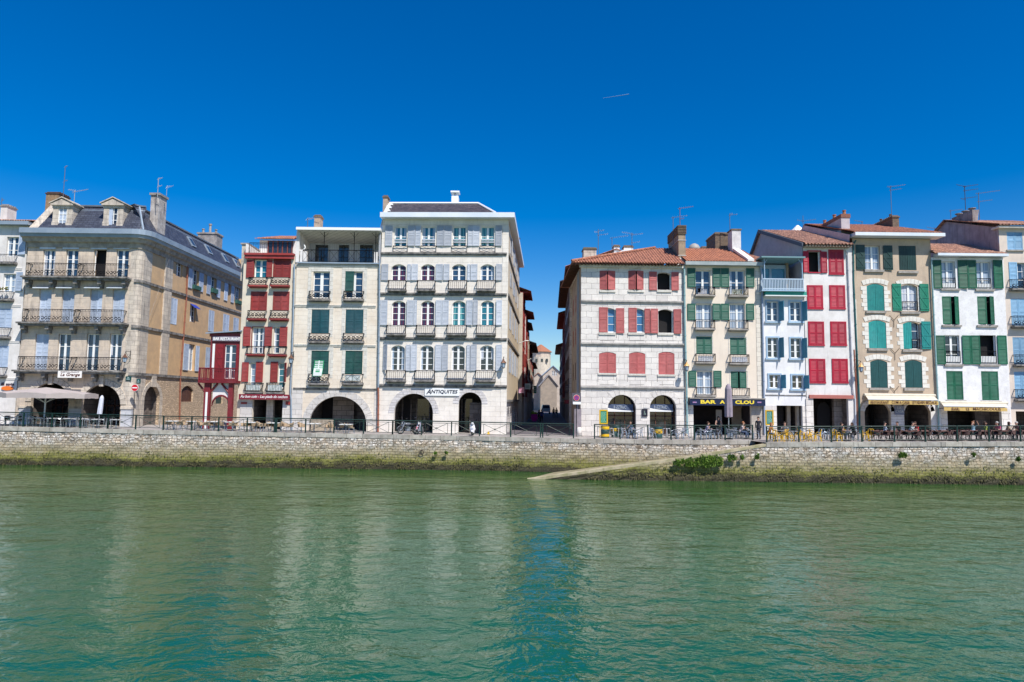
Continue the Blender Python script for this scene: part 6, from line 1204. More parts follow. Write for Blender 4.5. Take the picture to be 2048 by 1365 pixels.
part(mb, 'chimney_pot', TERRA, o); mb = MB(); mb.box(c0-.1,c1+.15,61.4,62.2,cz0-.4,cz0+.15); part(mb, 'chimney_flashing', WHITE, o)
H.chimney(1791,432,460,13,3.5,BRK,Y=65,pots=2,capm=BRK)
H.pipe([(1710,482),(1705,490),(1705.5,560),(1711,680),(1717,800),(1718,868)], M('dark_green_pipe', (.03,.12,.12)), r=.07, d=.13); H.pipe([(1707,700),(1711,780),(1713.5,868)], M('copper_pipe', (.33,.11,.06)), r=.06, d=.1)
mb = MB()
for (x, y) in ((1787,641),(1789,707),(1788,783)):
    for s in (-1,1): a = fr.px(x,y); b = fr.px(x+s*9,y-10); mb.tube(fr.pt(a[0],.06,a[1]), fr.pt(b[0],.06,b[1]), .022, n=4)
    a = fr.px(x,y); b = fr.px(x,y+14); mb.tube(fr.pt(a[0],.06,a[1]), fr.pt(b[0],.06,b[1]), .022, n=4)
part(mb, 'wall_tie', M('rusty_iron', (.09,.06,.045)), H.e)
def awning(label, px0, px1, y_top, y_fr, y_bot, wall_l, wall_r, txts, fr=fr, pr=1.6, roll=True):
    f1 = Fr((0,fr.P.y-pr,0)); u0 = f1.px(px0,y_bot)[0]; u1 = f1.px(px1,y_bot)[0]; z0 = f1.px((px0+px1)/2,y_bot)[1]; z1 = f1.px((px0+px1)/2,y_fr)[1]; w0 = fr.px(wall_l,y_top)[0]; w1 = fr.px(wall_r,y_top)[0]; zt = fr.px((wall_l+wall_r)/2,y_top)[1]
    CV = M('awning_cream', (.62,.57,.46), (.55,.5,.4), sc=3); GV = M('awning_gold', (.55,.38,.13), (.48,.33,.11), sc=2)
    T = thing('shop_awning', label, 'awning', ((u0+u1)/2, fr.P.y-.1, z0)); mb = MB(); P = [Vector((w0,fr.P.y-.15,zt)),Vector((w1,fr.P.y-.15,zt)),Vector((u1,fr.P.y-pr,z1)),Vector((u0,fr.P.y-pr,z1))]
    mb.face(P); mb.mesh([p-Vector((0,0,.03)) for p in P], [(3,2,1,0)]); part(mb, 'canopy', CV, T)
    mb = MB(); mb.tube((w0-.1,fr.P.y-.12,zt+.05), (w1+.1,fr.P.y-.12,zt+.05), .13, n=10); part(mb, 'roller', CV, T)
    mb = MB(); n = 14
    for i in range(n):
        a = u0+(u1-u0)*i/n; b = u0+(u1-u0)*(i+1)/n; mb.face([(a,fr.P.y-pr-.02+.02*math.sin(i),z0),(b,fr.P.y-pr-.02+.02*math.sin(i+1),z0),(b,fr.P.y-pr,z1-.1),(a,fr.P.y-pr,z1)])
    v = part(mb, 'valance', GV, T); mb = MB(); mb.box(u0-.05,u1+.05,fr.P.y-pr-.04,fr.P.y-pr+.04,z1+.001,z1+.06); part(mb, 'front_bar', WHITE, T)
    mb = MB()
    for t in (.06,.94): x = u0+(u1-u0)*t; mb.tube((x,fr.P.y-.1,zt-.5),(x,fr.P.y-pr,z1-.1),.025,n=5)
    part(mb, 'folding_arm', IRON, T)
    for tx, a, b in txts: text(tx, f1, a, b, y_fr+1.8, y_bot-1.3, M('lettering_brown', (.10,.03,.02)), parent=v, d=.045, bold=.004, ext=.004)
awning('cream and gold awning with restaurant lettering over the beige house arches', 1737,1877,792,800.5,809.5,1729,1866,(('RESTAURANT',1741,1777),('COM A CASA',1783,1819),('ETXEAN BEZALA',1825,1873.5)))
mb = MB(); q = fr.rect(1788,812,1807,830); fr.box(mb, q[0], q[1], .05, .1, q[2], q[3]); o = mb.build('restaurant_sign', M('faded_blue_board', (.2,.22,.3), (.15,.17,.24), sc=3)); tag(o, 'small square casa sign on the stone pier between the two restaurant arches', 'sign'); text('LA', fr, 1793.5, 1801, 813.5, 818.5, M('lettering_pale', (.45,.5,.55)), parent=o, d=.11); text('CASA', fr, 1790, 1805, 820.5, 826, M('lettering_pale', (.45,.5,.55)), parent=o, d=.11)
# ---------- white house with dark green shutters
GRN = M('forest_green_paint', (.008,.12,.06), (.006,.09,.045), sc=3, rough=.5, speck=.15)
fr = Fr((0,YF-.03,0)); H = House('green_shutter_house', 'white house with deep green louvred shutters above the awning at the right', fr, M('crisp_white_render', (.76,.75,.745), (.65,.64,.63), sc=1.5, streak=((.36,.35,.34),.55,.56), speck=.35, bump=.2))
uL = fr.px(1867.5,650)[0]; uR = fr.px(2013,650)[0]; zT = fr.px(1935,516)[1]
H.win((1882,523,1911,577), rows=3, glass='lace'); H.win((1951.8,524,1982,578), rows=3, glass='lace')
for a, b in ((1865.5,1881.3),(1915.5,1934.3),(1935,1951.3),(1984.8,2004.5)): H.shut((a,521,b,577.5), GRN)
for a in (1884.5,1955): u = fr.rect(a,593.5,a+33.5,649); H.hole(hole_poly(*u)); bk = MB(); fr.box(bk, u[0]-.05, u[1]+.05, -.27, -.26, u[2], u[3]+.02); part(bk, 'window_opening', DARK, H.e); w = u[1]-u[0]; H.shut(None, GRN, d=-.05, ajar=10, hinge=0, uz=(u[0],u[0]+w*.5,u[2],u[3])); H.shut(None, GRN, d=-.05, ajar=28, hinge=1, uz=(u[1]-w*.42,u[1],u[2],u[3]))
H.win((1889.5,671,1919.5,727.5), rows=3, glass='black'); H.win((1960,671,1992.5,728), open_=True)
for a, b in ((1871.5,1889.2),(1924,1941),(1941.7,1958.5),(1994.5,2013)): H.shut((a,671.5,b,729), GRN)
H.pair((1893,742.5,1926,800), GRN); H.pair((1963,743,1997,801), GRN)
for r in ((1884,557,1910,577),(1953,558,1981,577),(1891,703,1920,726),(1961,703,1992,727)): H.balcony(r, style='bars', pr=.04, sp=.13, mat=IRON); q = fr.rect(r[0]+1,r[1]+10,r[2]-1,r[3]); H.bx('balcony_screen', WHITE, q[0], q[1], -.02, .02, q[2], q[3])
for r in ((1881,578,1919,581.5),(1950,579,1988,582.5),(1883,650.5,1922,654),(1953,651,1994,655),(1888,729,1926,733),(1958,729,1999,733),(1891,801,1931,805),(1961,802,2001,806)): q = fr.rect(*r); H.bx('sill', STONE_SILL, q[0], q[1], -.02, .14, q[2], q[3])
d0 = fr.px(1895,850)[0]; d1 = fr.px(2003.5,850)[0]; zd = fr.px(1950,816)[1]; H.hole([(d0,2.2),(d1,2.2),(d1,zd),(d0,zd)]); H.room(d0-.1,d1+.1,2,zd+.1,4); mb = MB(); mb.box(Fr((0,61,0)).px(1950,840)[0], d1+.1, 61, 61.3, 2.4, zd); part(mb, 'inner_stone_wall', INTER, H.e)
H.wall([(uL,1.5),(uR,1.5),(uR,zT),(uL,zT)]); H.shell(uL,uR,1.5,zT,8)
H.bx('stone_pier', WST, uL+.3, d0, -.02, .03, 2.3, zd-.01); H.bx('stone_pier', WST, d1, uR-.1, -.02, .03, 2.3, zd-.01)
z0 = fr.px(1935,515)[1]; z1 = fr.px(1935,510)[1]; g0 = fr.px(1867,512)[0]; g1 = fr.px(2006.5,512)[0]; H.bx('eave', M('eave_white', (.70,.74,.78)), g0, g1, -.1, .65, z0, z1)
fR = Fr((0,YF+5,0)); zr = fR.px(1870,497)[1]; H.tiles((g0-.3,.6,z1+.04),(g1,.6,z1+.04),(g0-.3,-4.5,zr+.3),(g1,-4.5,zr+.3), TILE2)
H.pipe([(1861,520),(1862.5,560),(1869,700),(1874,800),(1876,868)], M('pale_green_pipe', (.28,.42,.42)), r=.07, d=.12)
awning('gold awning lettered Bar Le Machicoulis over the wide dark opening at right', 1888,2014.6,807,814,822.5,1880,2010,(('BAR:',1903,1919),('LE',1931.5,1938),('MACHICOULIS',1945.5,2001)), fr=fr, pr=1.3)
# ---------- pinkish house with pale blue shutters at the right edge
PK = M('pinkish_render', (.66,.56,.47), (.58,.50,.43), sc=1.2, streak=((.36,.31,.28),.5,.56), bump=.15); SKB = M('sky_blue_paint', (.20,.38,.55), (.17,.33,.49), sc=3, rough=.55, speck=.1)
fr = Fr((0,YF+.08,0)); H = House('sky_blue_shutter_house', 'pinkish house with sky blue shutters cut by the right edge of the photo', fr, PK)
uL = fr.px(2013.4,650)[0]; uR = fr.px(2160,650)[0]; zT = fr.px(2030,458)[1]
for c0 in (0, 72):
    H.pair((2014+c0,465,2045+c0,500), SKB); H.win((2021+c0,526,2052+c0,577), rows=3, glass='navy'); H.shut((2018+c0,525,2034+c0,577), SKB, d=.0); H.balcony((2017+c0,561,2056+c0,579), slab=LEDGE, style='ornate')
    H.pair((2022+c0,598,2053+c0,652), SKB); H.balcony((2021+c0,634,2058+c0,653), slab=LEDGE, style='ornate'); H.pair((2026+c0,675,2057+c0,730), SKB); H.balcony((2025+c0,711,2062+c0,730), slab=LEDGE, style='ornate'); H.pair((2029+c0,744,2060+c0,798), SKB); H.balcony((2028+c0,780,2066+c0,799), slab=LEDGE, style='ornate')
d0 = fr.px(2032.5,850)[0]; H.hole([(d0,2.2),(d0+4,2.2),(d0+4,fr.px(2030,823)[1]),(d0,fr.px(2030,823)[1])]); H.room(d0-.1,d0+4.1,2,fr.px(2030,823)[1]+.1,3)
q = fr.rect(2012,500.5,2047,503); H.bx('sill', STONE_SILL, q[0], q[1], -.02, .14, q[2], q[3])
H.wall([(uL-.3,1.5),(uR,1.5),(uR,zT),(uL-.3,zT)])
# tall lilac flank wall seen from the left, with chimney stack; ridge back from the front
zr = Fr((0,75,0)).px(1906,440)[1]; x = uL-.32; zbk = Fr((0,75,0)).px(1906,440)[1]
ye = 75; xr = x; yb = (x*FPX/(1862-1024)); zb = Fr((0,yb,0)).px(1862,489)[1]; yr = x*FPX/(1906-1024); zr = Fr((0,yr,0)).px(1906,441)[1]
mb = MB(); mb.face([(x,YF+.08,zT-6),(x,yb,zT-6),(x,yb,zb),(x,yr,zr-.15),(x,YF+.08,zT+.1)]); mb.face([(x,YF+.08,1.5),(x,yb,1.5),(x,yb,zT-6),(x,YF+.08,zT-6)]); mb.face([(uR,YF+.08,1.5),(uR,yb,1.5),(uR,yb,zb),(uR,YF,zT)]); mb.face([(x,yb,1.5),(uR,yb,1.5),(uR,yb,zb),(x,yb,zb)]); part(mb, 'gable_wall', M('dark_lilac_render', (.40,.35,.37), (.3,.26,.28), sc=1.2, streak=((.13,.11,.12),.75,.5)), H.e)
ez = fr.px(2030,452)[1]; H.tiles((uL-.6,.5,ez),(uR,.5,ez),(uL-.6,-(yr-YF),zr),(uR,-(yr-YF),zr), TILE2, amp=.08, per=.3); H.slope([(uL-.6,-(yr-YF),zr),(uR,-(yr-YF),zr),(uR,-(yb-YF)-.3,zb-.1),(uL-.6,-(yb-YF)-.3,zb-.1)], TILE2)
H.bx('eave', SUR, uL-.55, uR, -.6, .4, zT, ez-.11)
# the stack stands against the flank: near face y = 64
ys = 63.2; fC = Fr((0,ys,0)); c0,c1,cz0,cz1 = fC.rect(1946,420,1959.5,498); mb = MB(); mb.hexa([(c0,ys,cz0-2),(x-.02,ys,cz0-2),(x-.02,ys+3.0,cz0-2),(c0,ys+3.0,cz0-2),(c0,ys,cz1),(c1,ys,cz1),(c1,ys+3.0,cz1),(c0,ys+3.0,cz1)]); o = part(mb, 'chimney', M('dark_stack', (.34,.30,.29), (.2,.17,.17), sc=1.5, streak=((.1,.08,.08),.8,.48)), H.e)
mb = MB()
for k in range(3): mb.lathe(((c0+c1)/2,ys+.5+k*.95,cz1), [(.2,0),(.2,.2),(.34,.22),(.34,.28)], n=10)
part(mb, 'chimney_pot', RENDG, o)
# low roof link behind the hip roof, white turret tip behind crimson house
f = Fr((0,80,0)); u, z = f.px(1595,456); T = thing('white_turret','tiny white pointed turret tip peeping above the pink tiled roof','turret',(u,80,z-6)); mb = MB(); mb.lathe((u,80,z-6), [(.9,0),(.9,4.9),(1.4,5.0),(.1,6.3)], n=8); part(mb, 'wall', WHITE, T)
# ================================================================ STREET FURNITURE
ORD = 'first second third fourth fifth sixth seventh eighth ninth tenth eleventh twelfth thirteenth fourteenth fifteenth sixteenth seventeenth eighteenth nineteenth twentieth'.split()
def nth(i):
    if i < 20: return ORD[i]
    return 'twenty-'+ORD[i-20] if i < 29 else ('thirtieth' if i == 29 else 'thirty-'+ORD[i-30])
ALU = M('aluminium', (.55,.58,.62), rough=.3, metal=.7); BLK = M('black_weave', (.02,.02,.025), (.05,.045,.05), sc=20, rough=.8); RAIL = M('rail_green', (.006,.032,.025), (.005,.022,.018), sc=3, rough=.45)
WICK = M('beige_wicker', (.42,.31,.20), (.30,.22,.14), sc=18, rough=.8); STEEL = M('galvanised_steel', (.38,.44,.52), (.3,.35,.42), sc=8, rough=.35, metal=.5); YELP = M('yellow_paint', (.75,.45,.01), (.68,.40,.01), sc=6, rough=.4); TTOP = M('table_top', (.62,.62,.62), (.5,.5,.52), sc=4, rough=.35); DKW = M('dark_weave', (.07,.04,.04), (.12,.07,.06), sc=22, rough=.8); BRT = M('brown_table_top', (.20,.10,.08), (.14,.07,.06), sc=5, rough=.5)
def place(px, Y):
    x = at(px, Y=Y); return (x, Y, gz(x)+.004)
# ---------- railings along the quay
def railing(label, posts, yf, gate=None, h=1.12, extra=(), grp='green quay railings'):
    P = []
    for px in posts:
        # iterate because the rail line may bend
        Y = 55.
        for _ in range(4): Y = yf(at(px, Y=Y))+.22
        x = at(px, Y=Y); P.append(Vector((x, Y, gz(x)+.02)))
    m = P[len(P)//2]; T = thing('quay_railing', label, 'railing', tuple(m), 0, grp)
    def pt_(mb, name, mt=RAIL): return part(mb, name, mt, T)
    for p in P: mb = MB(); mb.box(p.x-.045, p.x+.045, p.y-.045, p.y+.045, p.z-.02, p.z+h+.03); mb.box(p.x-.08, p.x+.08, p.y-.08, p.y+.08, p.z-.019, p.z+.01); pt_(mb, 'post')
    for a, b in zip(P, P[1:]):
        up = Vector((0,0,1)); mb = MB(); mb.tube(a+up*h, b+up*h, .04, n=8); pt_(mb, 'top_rail')
        mb = MB(); mb.tube(a+up*.16, b+up*.16, .022, n=6); d = (b-a); n = d.normalized(); s = a+n*.1; e = b-n*.1
        mb.tube(a+up*(h-.14), b+up*(h-.14), .018, n=5)
        for q in (.13,.87): c = a+d*q; mb.tube(c+up*.16, c+up*(h-.14), .018, n=5)
        s = a+d*.13; e = a+d*.87
        mb.tube(s+up*.16, e+up*(h-.14), .018, n=5); mb.tube(e+up*.16, s+up*(h-.14), .018, n=5)
        c = a+d*.5+up*(h*.5+.01); mb.torus(c, .07, .014, n=10, k=4); pt_(mb, 'brace')
    return T
railing('green quay railing before the big parasol terrace', (-70,-12,46,103,160,215), quay_y)
railing('green quay railing between the tan corner building and the red annex', (215.6,271,326.5,383,437,494,550), quay_y)
railing('green quay railing under the loggia house arch with picnic tables', (553,611,668,727,785), quay_y)
railing('green quay railing in front of the antiques arches and motorcycles', (785.6,843,903,959,1021), quay_y)
railing('green quay railing across the mouth of the side street', (1021.6,1081,1085.5,1147), quay_y)
railing('green quay railing in front of the white stone house cafe tables', (1189,1240,1295.5,1342,1388), quay_y)
railing('green quay railing in front of the navy bar sign', (1388.6,1450,1505), quay_y)
railing('green quay railing right of the ramp before yellow chairs and awnings', (1533,1597,1662,1723,1788,1850,1913.6,1977,2040,2104), lambda x: 49.5)
# ---------- furniture prototypes
def finish(mb, name, mt, T, smooth=False): return mb.build(name, mt, T, smooth)
def armchair(name, lab, fm, sm, splay=0):
    T = thing(name, lab, 'chair')
    for i, (sx_, sy) in enumerate(((-1,-1),(1,-1),(-1,1),(1,1))):
        mb = MB(); mb.tube((sx_*.25,sy*.23+splay*sy,0), (sx_*.25,sy*.2,.66 if sy < 0 else .84), .02, n=6); finish(mb, 'leg', fm, T)
    mb = MB(); mb.box(-.24,.24,-.22,.22,.43,.46); finish(mb, 'seat', sm, T)
    mb = MB(); mb.hexa([(-.23,.19,.5),(.23,.19,.5),(.23,.22,.5),(-.23,.22,.5),(-.23,.24,.84),(.23,.24,.84),(.23,.27,.84),(-.23,.27,.84)]); finish(mb, 'backrest', sm, T)
    for s in (-1,1): mb = MB(); mb.path([(s*.25,-.2,.66),(s*.26,.0,.675),(s*.25,.22,.66)], .022); finish(mb, 'armrest', fm, T)
    return T
def wicker(name, lab, m):
    T = thing(name, lab, 'chair')
    for sx_, sy in ((-1,-1),(1,-1),(-1,1),(1,1)): mb = MB(); mb.tube((sx_*.26,sy*.25,0), (sx_*.2,sy*.17,.44), .018, n=6); finish(mb, 'leg', STEEL if m is WICK else BLK, T)
    mb = MB(); mb.lathe((0,0,0), [(.2,.41),(.25,.43),(.25,.47),(.1,.475)], n=14); finish(mb, 'seat', m, T)
    mb = MB(); vs = []; n = 12
    for i in range(n+1):
        a = math.pi*(-.08+1.16*i/n); r0, r1 = .25, .31; top = .84-.17*abs(math.cos(a))**1.5
        vs += [(r0*math.cos(a),r0*math.sin(a),.45),(r1*math.cos(a),r1*math.sin(a),top),((r1+.03)*math.cos(a),(r1+.03)*math.sin(a),top),((r0+.03)*math.cos(a),(r0+.03)*math.sin(a),.45)]
    mb.mesh(vs, [(4*i+k,4*i+(k+1)%4,4*i+4+(k+1)%4,4*i+4+k) for i in range(n) for k in range(4)]+[(0,1,2,3),(4*n,4*n+1,4*n+2,4*n+3)]); finish(mb, 'backrest', m, T)
    return T
def bistro(name, lab, m):
    T = thing(name, lab, 'chair')
    for sx_, sy in ((-1,-1),(1,-1),(-1,1),(1,1)): mb = MB(); mb.hexa([(sx_*.24-.02,sy*.24-.02,0),(sx_*.24+.02,sy*.24-.02,0),(sx_*.24+.02,sy*.24+.02,0),(sx_*.24-.02,sy*.24+.02,0),(sx_*.18-.035,sy*.17-.03,.45),(sx_*.18+.035,sy*.17-.03,.45),(sx_*.18+.035,sy*.17+.03,.45),(sx_*.18-.035,sy*.17+.03,.45)]); finish(mb, 'leg', m, T)
    mb = MB(); mb.box(-.2,.2,-.2,.2,.45,.475); mb.path([(-.2,-.1,.3),(.2,-.1,.3)], .01); finish(mb, 'seat', m, T)
    mb = MB(); mb.path([(-.18,.18,.47),(-.2,.24,.78),(-.12,.26,.86),(.12,.26,.86),(.2,.24,.78),(.18,.18,.47)], .017); mb.hexa([(-.05,.19,.47),(.05,.19,.47),(.05,.2,.47),(-.05,.2,.47),(-.05,.25,.84),(.05,.25,.84),(.05,.26,.84),(-.05,.26,.84)]); mb.path([(-.18,.19,.6),(-.25,.0,.66),(-.2,-.17,.5)], .013); mb.path([(.18,.19,.6),(.25,.0,.66),(.2,-.17,.5)], .013); finish(mb, 'backrest', m, T)
    return T
def stool(name, lab, m):
    T = thing(name, lab, 'stool')
    for sx_, sy in ((-1,-1),(1,-1),(-1,1),(1,1)): mb = MB(); mb.tube((sx_*.2,sy*.2,0), (sx_*.13,sy*.13,.74), .02, n=6); finish(mb, 'leg', m, T)
    mb = MB(); mb.lathe((0,0,0), [(.17,.73),(.18,.75),(.17,.77)], n=14); finish(mb, 'seat', m, T)
    mb = MB(); mb.path([(-.18,-.18,.28),(.18,-.18,.28),(.18,.18,.28),(-.18,.18,.28),(-.18,-.18,.28)], .012); finish(mb, 'footrest', m, T); return T
def table(name, lab, top, w=.7, round_=False, h=.74, leg=None):
    T = thing(name, lab, 'table'); mb = MB()
    if round_: mb.lathe((0,0,0), [(w/2-.02,h-.035),(w/2,h-.02),(w/2,h),(w/2-.02,h+.005)], n=20)
    else: mb.box(-w/2,w/2,-w/2,w/2,h-.04,h); mb.box(-w/2+.04,w/2-.04,-w/2+.04,w/2-.04,h-.07,h-.041)
    finish(mb, 'table_top', top, T); mb = MB(); mb.tube((0,0,.03),(0,0,h-.04),.035,n=8); finish(mb, 'pedestal', leg or STEEL, T)
    mb = MB(); mb.lathe((0,0,0), [(.22,0),(.22,.02),(.05,.05)], n=12); finish(mb, 'base', leg or IRON, T); return T
def row(proto, pxs, Y, labf, grp, rz=None, jit=.25, scale=1):
    first = True; n = len(pxs)
    for i, p in enumerate(pxs):
        px, yy = p if isinstance(p, tuple) else (p, Y+random.uniform(-jit,jit)); a = rz(i) if rz else random.uniform(-2.6,2.6)
        dup(proto, place(px, yy), a, labf(i), grp, first=first and proto.get('used') is None, scale=scale); proto['used'] = 1
        if 'used' in proto: first = False
def cleanup(): 
    for o in bpy.data.objects:
        if 'used' in o: del o['used']
# left terrace, aluminium armchairs with black weave
pr = armchair('terrace_armchair','x',ALU,BLK)
row(pr, [3,19,32,44,61,72,88,97,116,129,148,164,176,187,203,222], 56.1, lambda i: 'silver armchair with black seat, %s from the left before the big parasol terrace' % nth(i), 'silver armchairs on the left terrace', rz=lambda i: (1.5 if i % 2 else -1.5)+random.uniform(-.5,.5), jit=.5)
pr = table('terrace_table','x',TTOP)
row(pr, [10,54,81,107,139,170,193,232], 56.2, lambda i: 'pale square terrace table, %s from the left among the silver armchairs' % nth(i), 'tables on the left terrace', rz=lambda i: .1, jit=.3)
# middle terrace, wicker chairs
pr = wicker('wicker_chair','x',WICK)
row(pr, [332,340,357,366,378,401,409,421,434,444,459,472,486,497,507,520,531,541,556,570,579,603,655,665,681,702.5], 56.3, lambda i: 'beige wicker tub chair, %s from the left along the middle terrace' % nth(i), 'beige wicker chairs on the middle terrace', rz=lambda i: (1.4 if i % 2 else -1.4)+random.uniform(-.6,.6), jit=.6)
pr = table('terrace_table','x',M('white_table_top', (.75,.75,.74), rough=.35), w=.95)
row(pr, [348,389,427,465,503,548,628,692], 56.4, lambda i: 'white topped table, %s from the left among the beige wicker chairs' % nth(i), 'white tables on the middle terrace', rz=lambda i: 0, jit=.35)
# picket barrier under the loggia house arch
T = thing('picket_barrier','low pale wooden picket barrier under the big arch of the loggia house','barrier',place(644,57.6)); p0 = at(623,Y=57.6); p1 = at(665,Y=57.6)
PCK = M('pale_wood', (.55,.46,.35), (.45,.37,.28), sc=6)
for k in range(17): x = p0+(p1-p0)*k/16; mb = MB(); mb.box(x-.035,x+.035,57.58,57.61,gz(x)+.05,gz(x)+1.02); part(mb, 'picket', PCK, T)
for zz in (.2,.9): mb = MB(); mb.box(p0-.05,p1+.05,57.611,57.65,gz(p0)+zz,gz(p0)+zz+.07); part(mb, 'rail', PCK, T)
# bistro chairs
pr = bistro('metal_chair','x',STEEL)
row(pr, [1249,1263,1278,1304,1347,1360,1372], 55.2, lambda i: 'grey steel bistro chair, %s from the left before the white stone house' % nth(i), 'grey steel chairs at the white stone house', rz=lambda i: (1.3,-.3,-1.4,.6,1.5,-1.5,2.9)[i], jit=.3)
row(pr, [1396,1407,1415,1424,1436,1457,1466,1474,1489,1500,1511], 54.6, lambda i: 'pale blue steel bistro chair, %s from the left under the navy bar sign' % nth(i), 'steel chairs at the bar', rz=lambda i: (1.4 if i % 2 else -1.2)+random.uniform(-.5,.5), jit=.6)
pr2 = bistro('metal_chair','x',YELP)
row(pr2, [(1543,51.2),(1558,50.8),(1569,51.9),(1578,50.9),(1594,51.2),(1603,52.2),(1615,50.7),(1626,51.9),(1635,51.1),(1673,50.9),(1682,51.5),(1731,50.8),(1739,51.8)], 51, lambda i: 'yellow steel bistro chair, %s from the left behind the right hand railing' % nth(i), 'yellow steel chairs', rz=lambda i: (1.4 if i % 2 else -1.4)+random.uniform(-.7,.7), jit=0)
row(pr, [(1584,52.6),(1609,53.1),(1643,52.3),(1652,51.6),(1661,52.4),(1698,53),(1716,51.3)], 52, lambda i: 'grey steel chair, %s from the left among the yellow chairs' % nth(i), 'grey steel chairs among the yellow ones', rz=lambda i: 1.5-i, jit=0)
pr = table('bistro_table','x',M('steel_top', (.4,.42,.45), rough=.3, metal=.5), w=.65, round_=True)
row(pr, [(1270,54.9),(1354,55.3),(1402,54.4),(1430,54.9),(1461,54.4),(1493,54.8)], 54, lambda i: 'small round steel table, %s from the left between street and ramp' % nth(i), 'round steel tables', rz=lambda i: 0, jit=0)
row(pr, [(1563,52.4),(1588,51.3),(1620,52.8),(1667,51.9),(1690,51.6),(1707,52.6)], 54, lambda i: 'small round steel table, %s from the left right of the ramp' % nth(i), 'round steel tables right of the ramp', rz=lambda i: 0, jit=0)
pr = stool('bar_stool','x',M('stool_grey', (.5,.5,.5), (.4,.4,.42), sc=8, rough=.4))
row(pr, [1223,1238.5,1246,1302,1330,1337], 56.4, lambda i: 'tall grey steel bar stool, %s from the left before the white stone house arches' % nth(i), 'bar stools', rz=lambda i: .3*i, jit=.2)
# dark woven chairs on the right
pr = wicker('woven_armchair','x',DKW)
row(pr, [(1752,51.0),(1762,52.2),(1771,50.8),(1783,51.7),(1792,50.9),(1803,52.4),(1812,51),(1821,52.1),(1833,50.8),(1841,51.8),(1853,51),(1861,52.2),(1872,50.9),(1881,51.8),(1892,51),(1902,52.3),(1911,50.8),(1921,51.9),(1930,51),(1941,52.2),(1952,50.8),(1961,51.9),(1972,51),(1983,52.2),(1993,50.9),(2003,51.9),(2014,51),(2024,52.2),(2034,50.8),(2045,51.8)], 51, lambda i: 'dark woven armchair, %s from the left along the right hand restaurant terrace' % nth(i), 'dark woven armchairs', rz=lambda i: (1.5 if i % 2 else -1.5)+random.uniform(-.5,.5), jit=0)
pr = table('dining_table','x',BRT, w=.95, leg=IRON)
row(pr, [(1757,51.6),(1778,51.2),(1799,51.6),(1817,51.3),(1839,51.4),(1857,51.6),(1877,51.3),(1897,51.6),(1917,51.3),(1938,51.6),(1957,51.3),(1979,51.6),(1999,51.3),(2021,51.6),(2041,51.3)], 51, lambda i: 'brown dining table, %s from the left along the right hand restaurant terrace' % nth(i), 'brown dining tables', rz=lambda i: 0, jit=0)
# ---------- parasols
CANV = M('taupe_canvas', (.42,.36,.34), (.37,.32,.30), sc=2, rough=.85)
x, y, z = place(87,57.0); Z1 = Fr((0,57,0)).px(87,775)[1]-z; Z0 = Fr((0,57,0)).px(87,788)[1]-z; R = 4.05
T = thing('large_parasol','large open taupe parasol over the left terrace','parasol',(x,y,z)); mb = MB(); n = 8
rim = [Vector((R*math.cos(2*math.pi*(i+.5)/n)*1.02,R*math.sin(2*math.pi*(i+.5)/n)*.62,Z0)) for i in range(n)]; top = Vector((0,0,Z1))
for i in range(n):
    a, b = rim[i], rim[(i+1)%n]; mid = (a+b)/2; mb.face([top,a,mid+Vector((0,0,.1))]); mb.face([top,mid+Vector((0,0,.1)),b])
finish(mb, 'canopy', CANV, T); mb = MB()
for i in range(n):
    a, b = rim[i], rim[(i+1)%n]
    for k in range(4): p = a.lerp(b,k/4); q = a.lerp(b,(k+1)/4); dz = lambda t: Vector((0,0,.1*math.sin(math.pi*t))); mb.face([p+dz(k/4),q+dz((k+1)/4),q+dz((k+1)/4)*.3-Vector((0,0,.36)),p+dz(k/4)*.3-Vector((0,0,.36+.03*(k%2)))])
finish(mb, 'valance', CANV, T); mb = MB(); mb.tube((0,0,0),(0,0,Z1-.05),.06,n=10); finish(mb, 'pole', WHITE, T)
for i in range(n): mb = MB(); mb.tube((0,0,Z0-.75), rim[i]*.45+Vector((0,0,Z0*.55+.2)), .022, n=5); mb.tube(top*.985, rim[i]*.995, .02, n=4); finish(mb, 'rib', WHITE, T)
mb = MB(); mb.box(-.45,.45,-.45,.45,0,.1); mb.box(-.1,.1,-.1,.1,.1,.35); finish(mb, 'base', STONE_SILL, T)
def closed_parasol(px, Y, yt, yb_, w, label, m, lean=0):
    x, y, z = place(px, Y); f = Fr((0,Y,0)); zt = f.px(px,yt)[1]-z; zb = f.px(px,yb_)[1]-z; T = thing('closed_parasol', label, 'parasol', (x,y,z)); mb = MB(); n = 14; vs = []
    pf = [(.25,0),(1,.03),(1.05,.3),(.98,.6),(.92,.85),(.6,.95),(.12,1.0)]
    for r, t in pf:
        for i in range(n): a = 2*math.pi*i/n; k = 1+.12*(1 if i % 2 else -1)*(1-t); vs.append((w/2*r*k*math.cos(a)+lean*t*(zt-zb), w/2*r*k*math.sin(a), zb+(zt-zb)*t))
    m_ = len(pf); mb.mesh(vs, [(k*n+i,k*n+(i+1)%n,(k+1)*n+(i+1)%n,(k+1)*n+i) for k in range(m_-1) for i in range(n)]+[tuple(range(n-1,-1,-1)),tuple((m_-1)*n+i for i in range(n))]); finish(mb, 'canopy', m, T)
    mb = MB(); mb.tube((0,0,0),(0,0,zb+.1),.035,n=8); finish(mb, 'pole', ALU, T); mb = MB(); mb.lathe((0,0,0), [(.3,0),(.3,.06),(.06,.1)], n=12); finish(mb, 'base', IRON, T)
closed_parasol(1457.5,54.2,768,836,.56,'tall closed mauve grey parasol standing in front of the bar sign',M('mauve_canvas', (.30,.25,.29), (.25,.21,.25), sc=4))
closed_parasol(197,57.5,791,830,.34,'closed white parasol in front of the right arch of the tan corner building',M('white_canvas', (.62,.64,.72), (.55,.57,.66), sc=4),lean=.08)
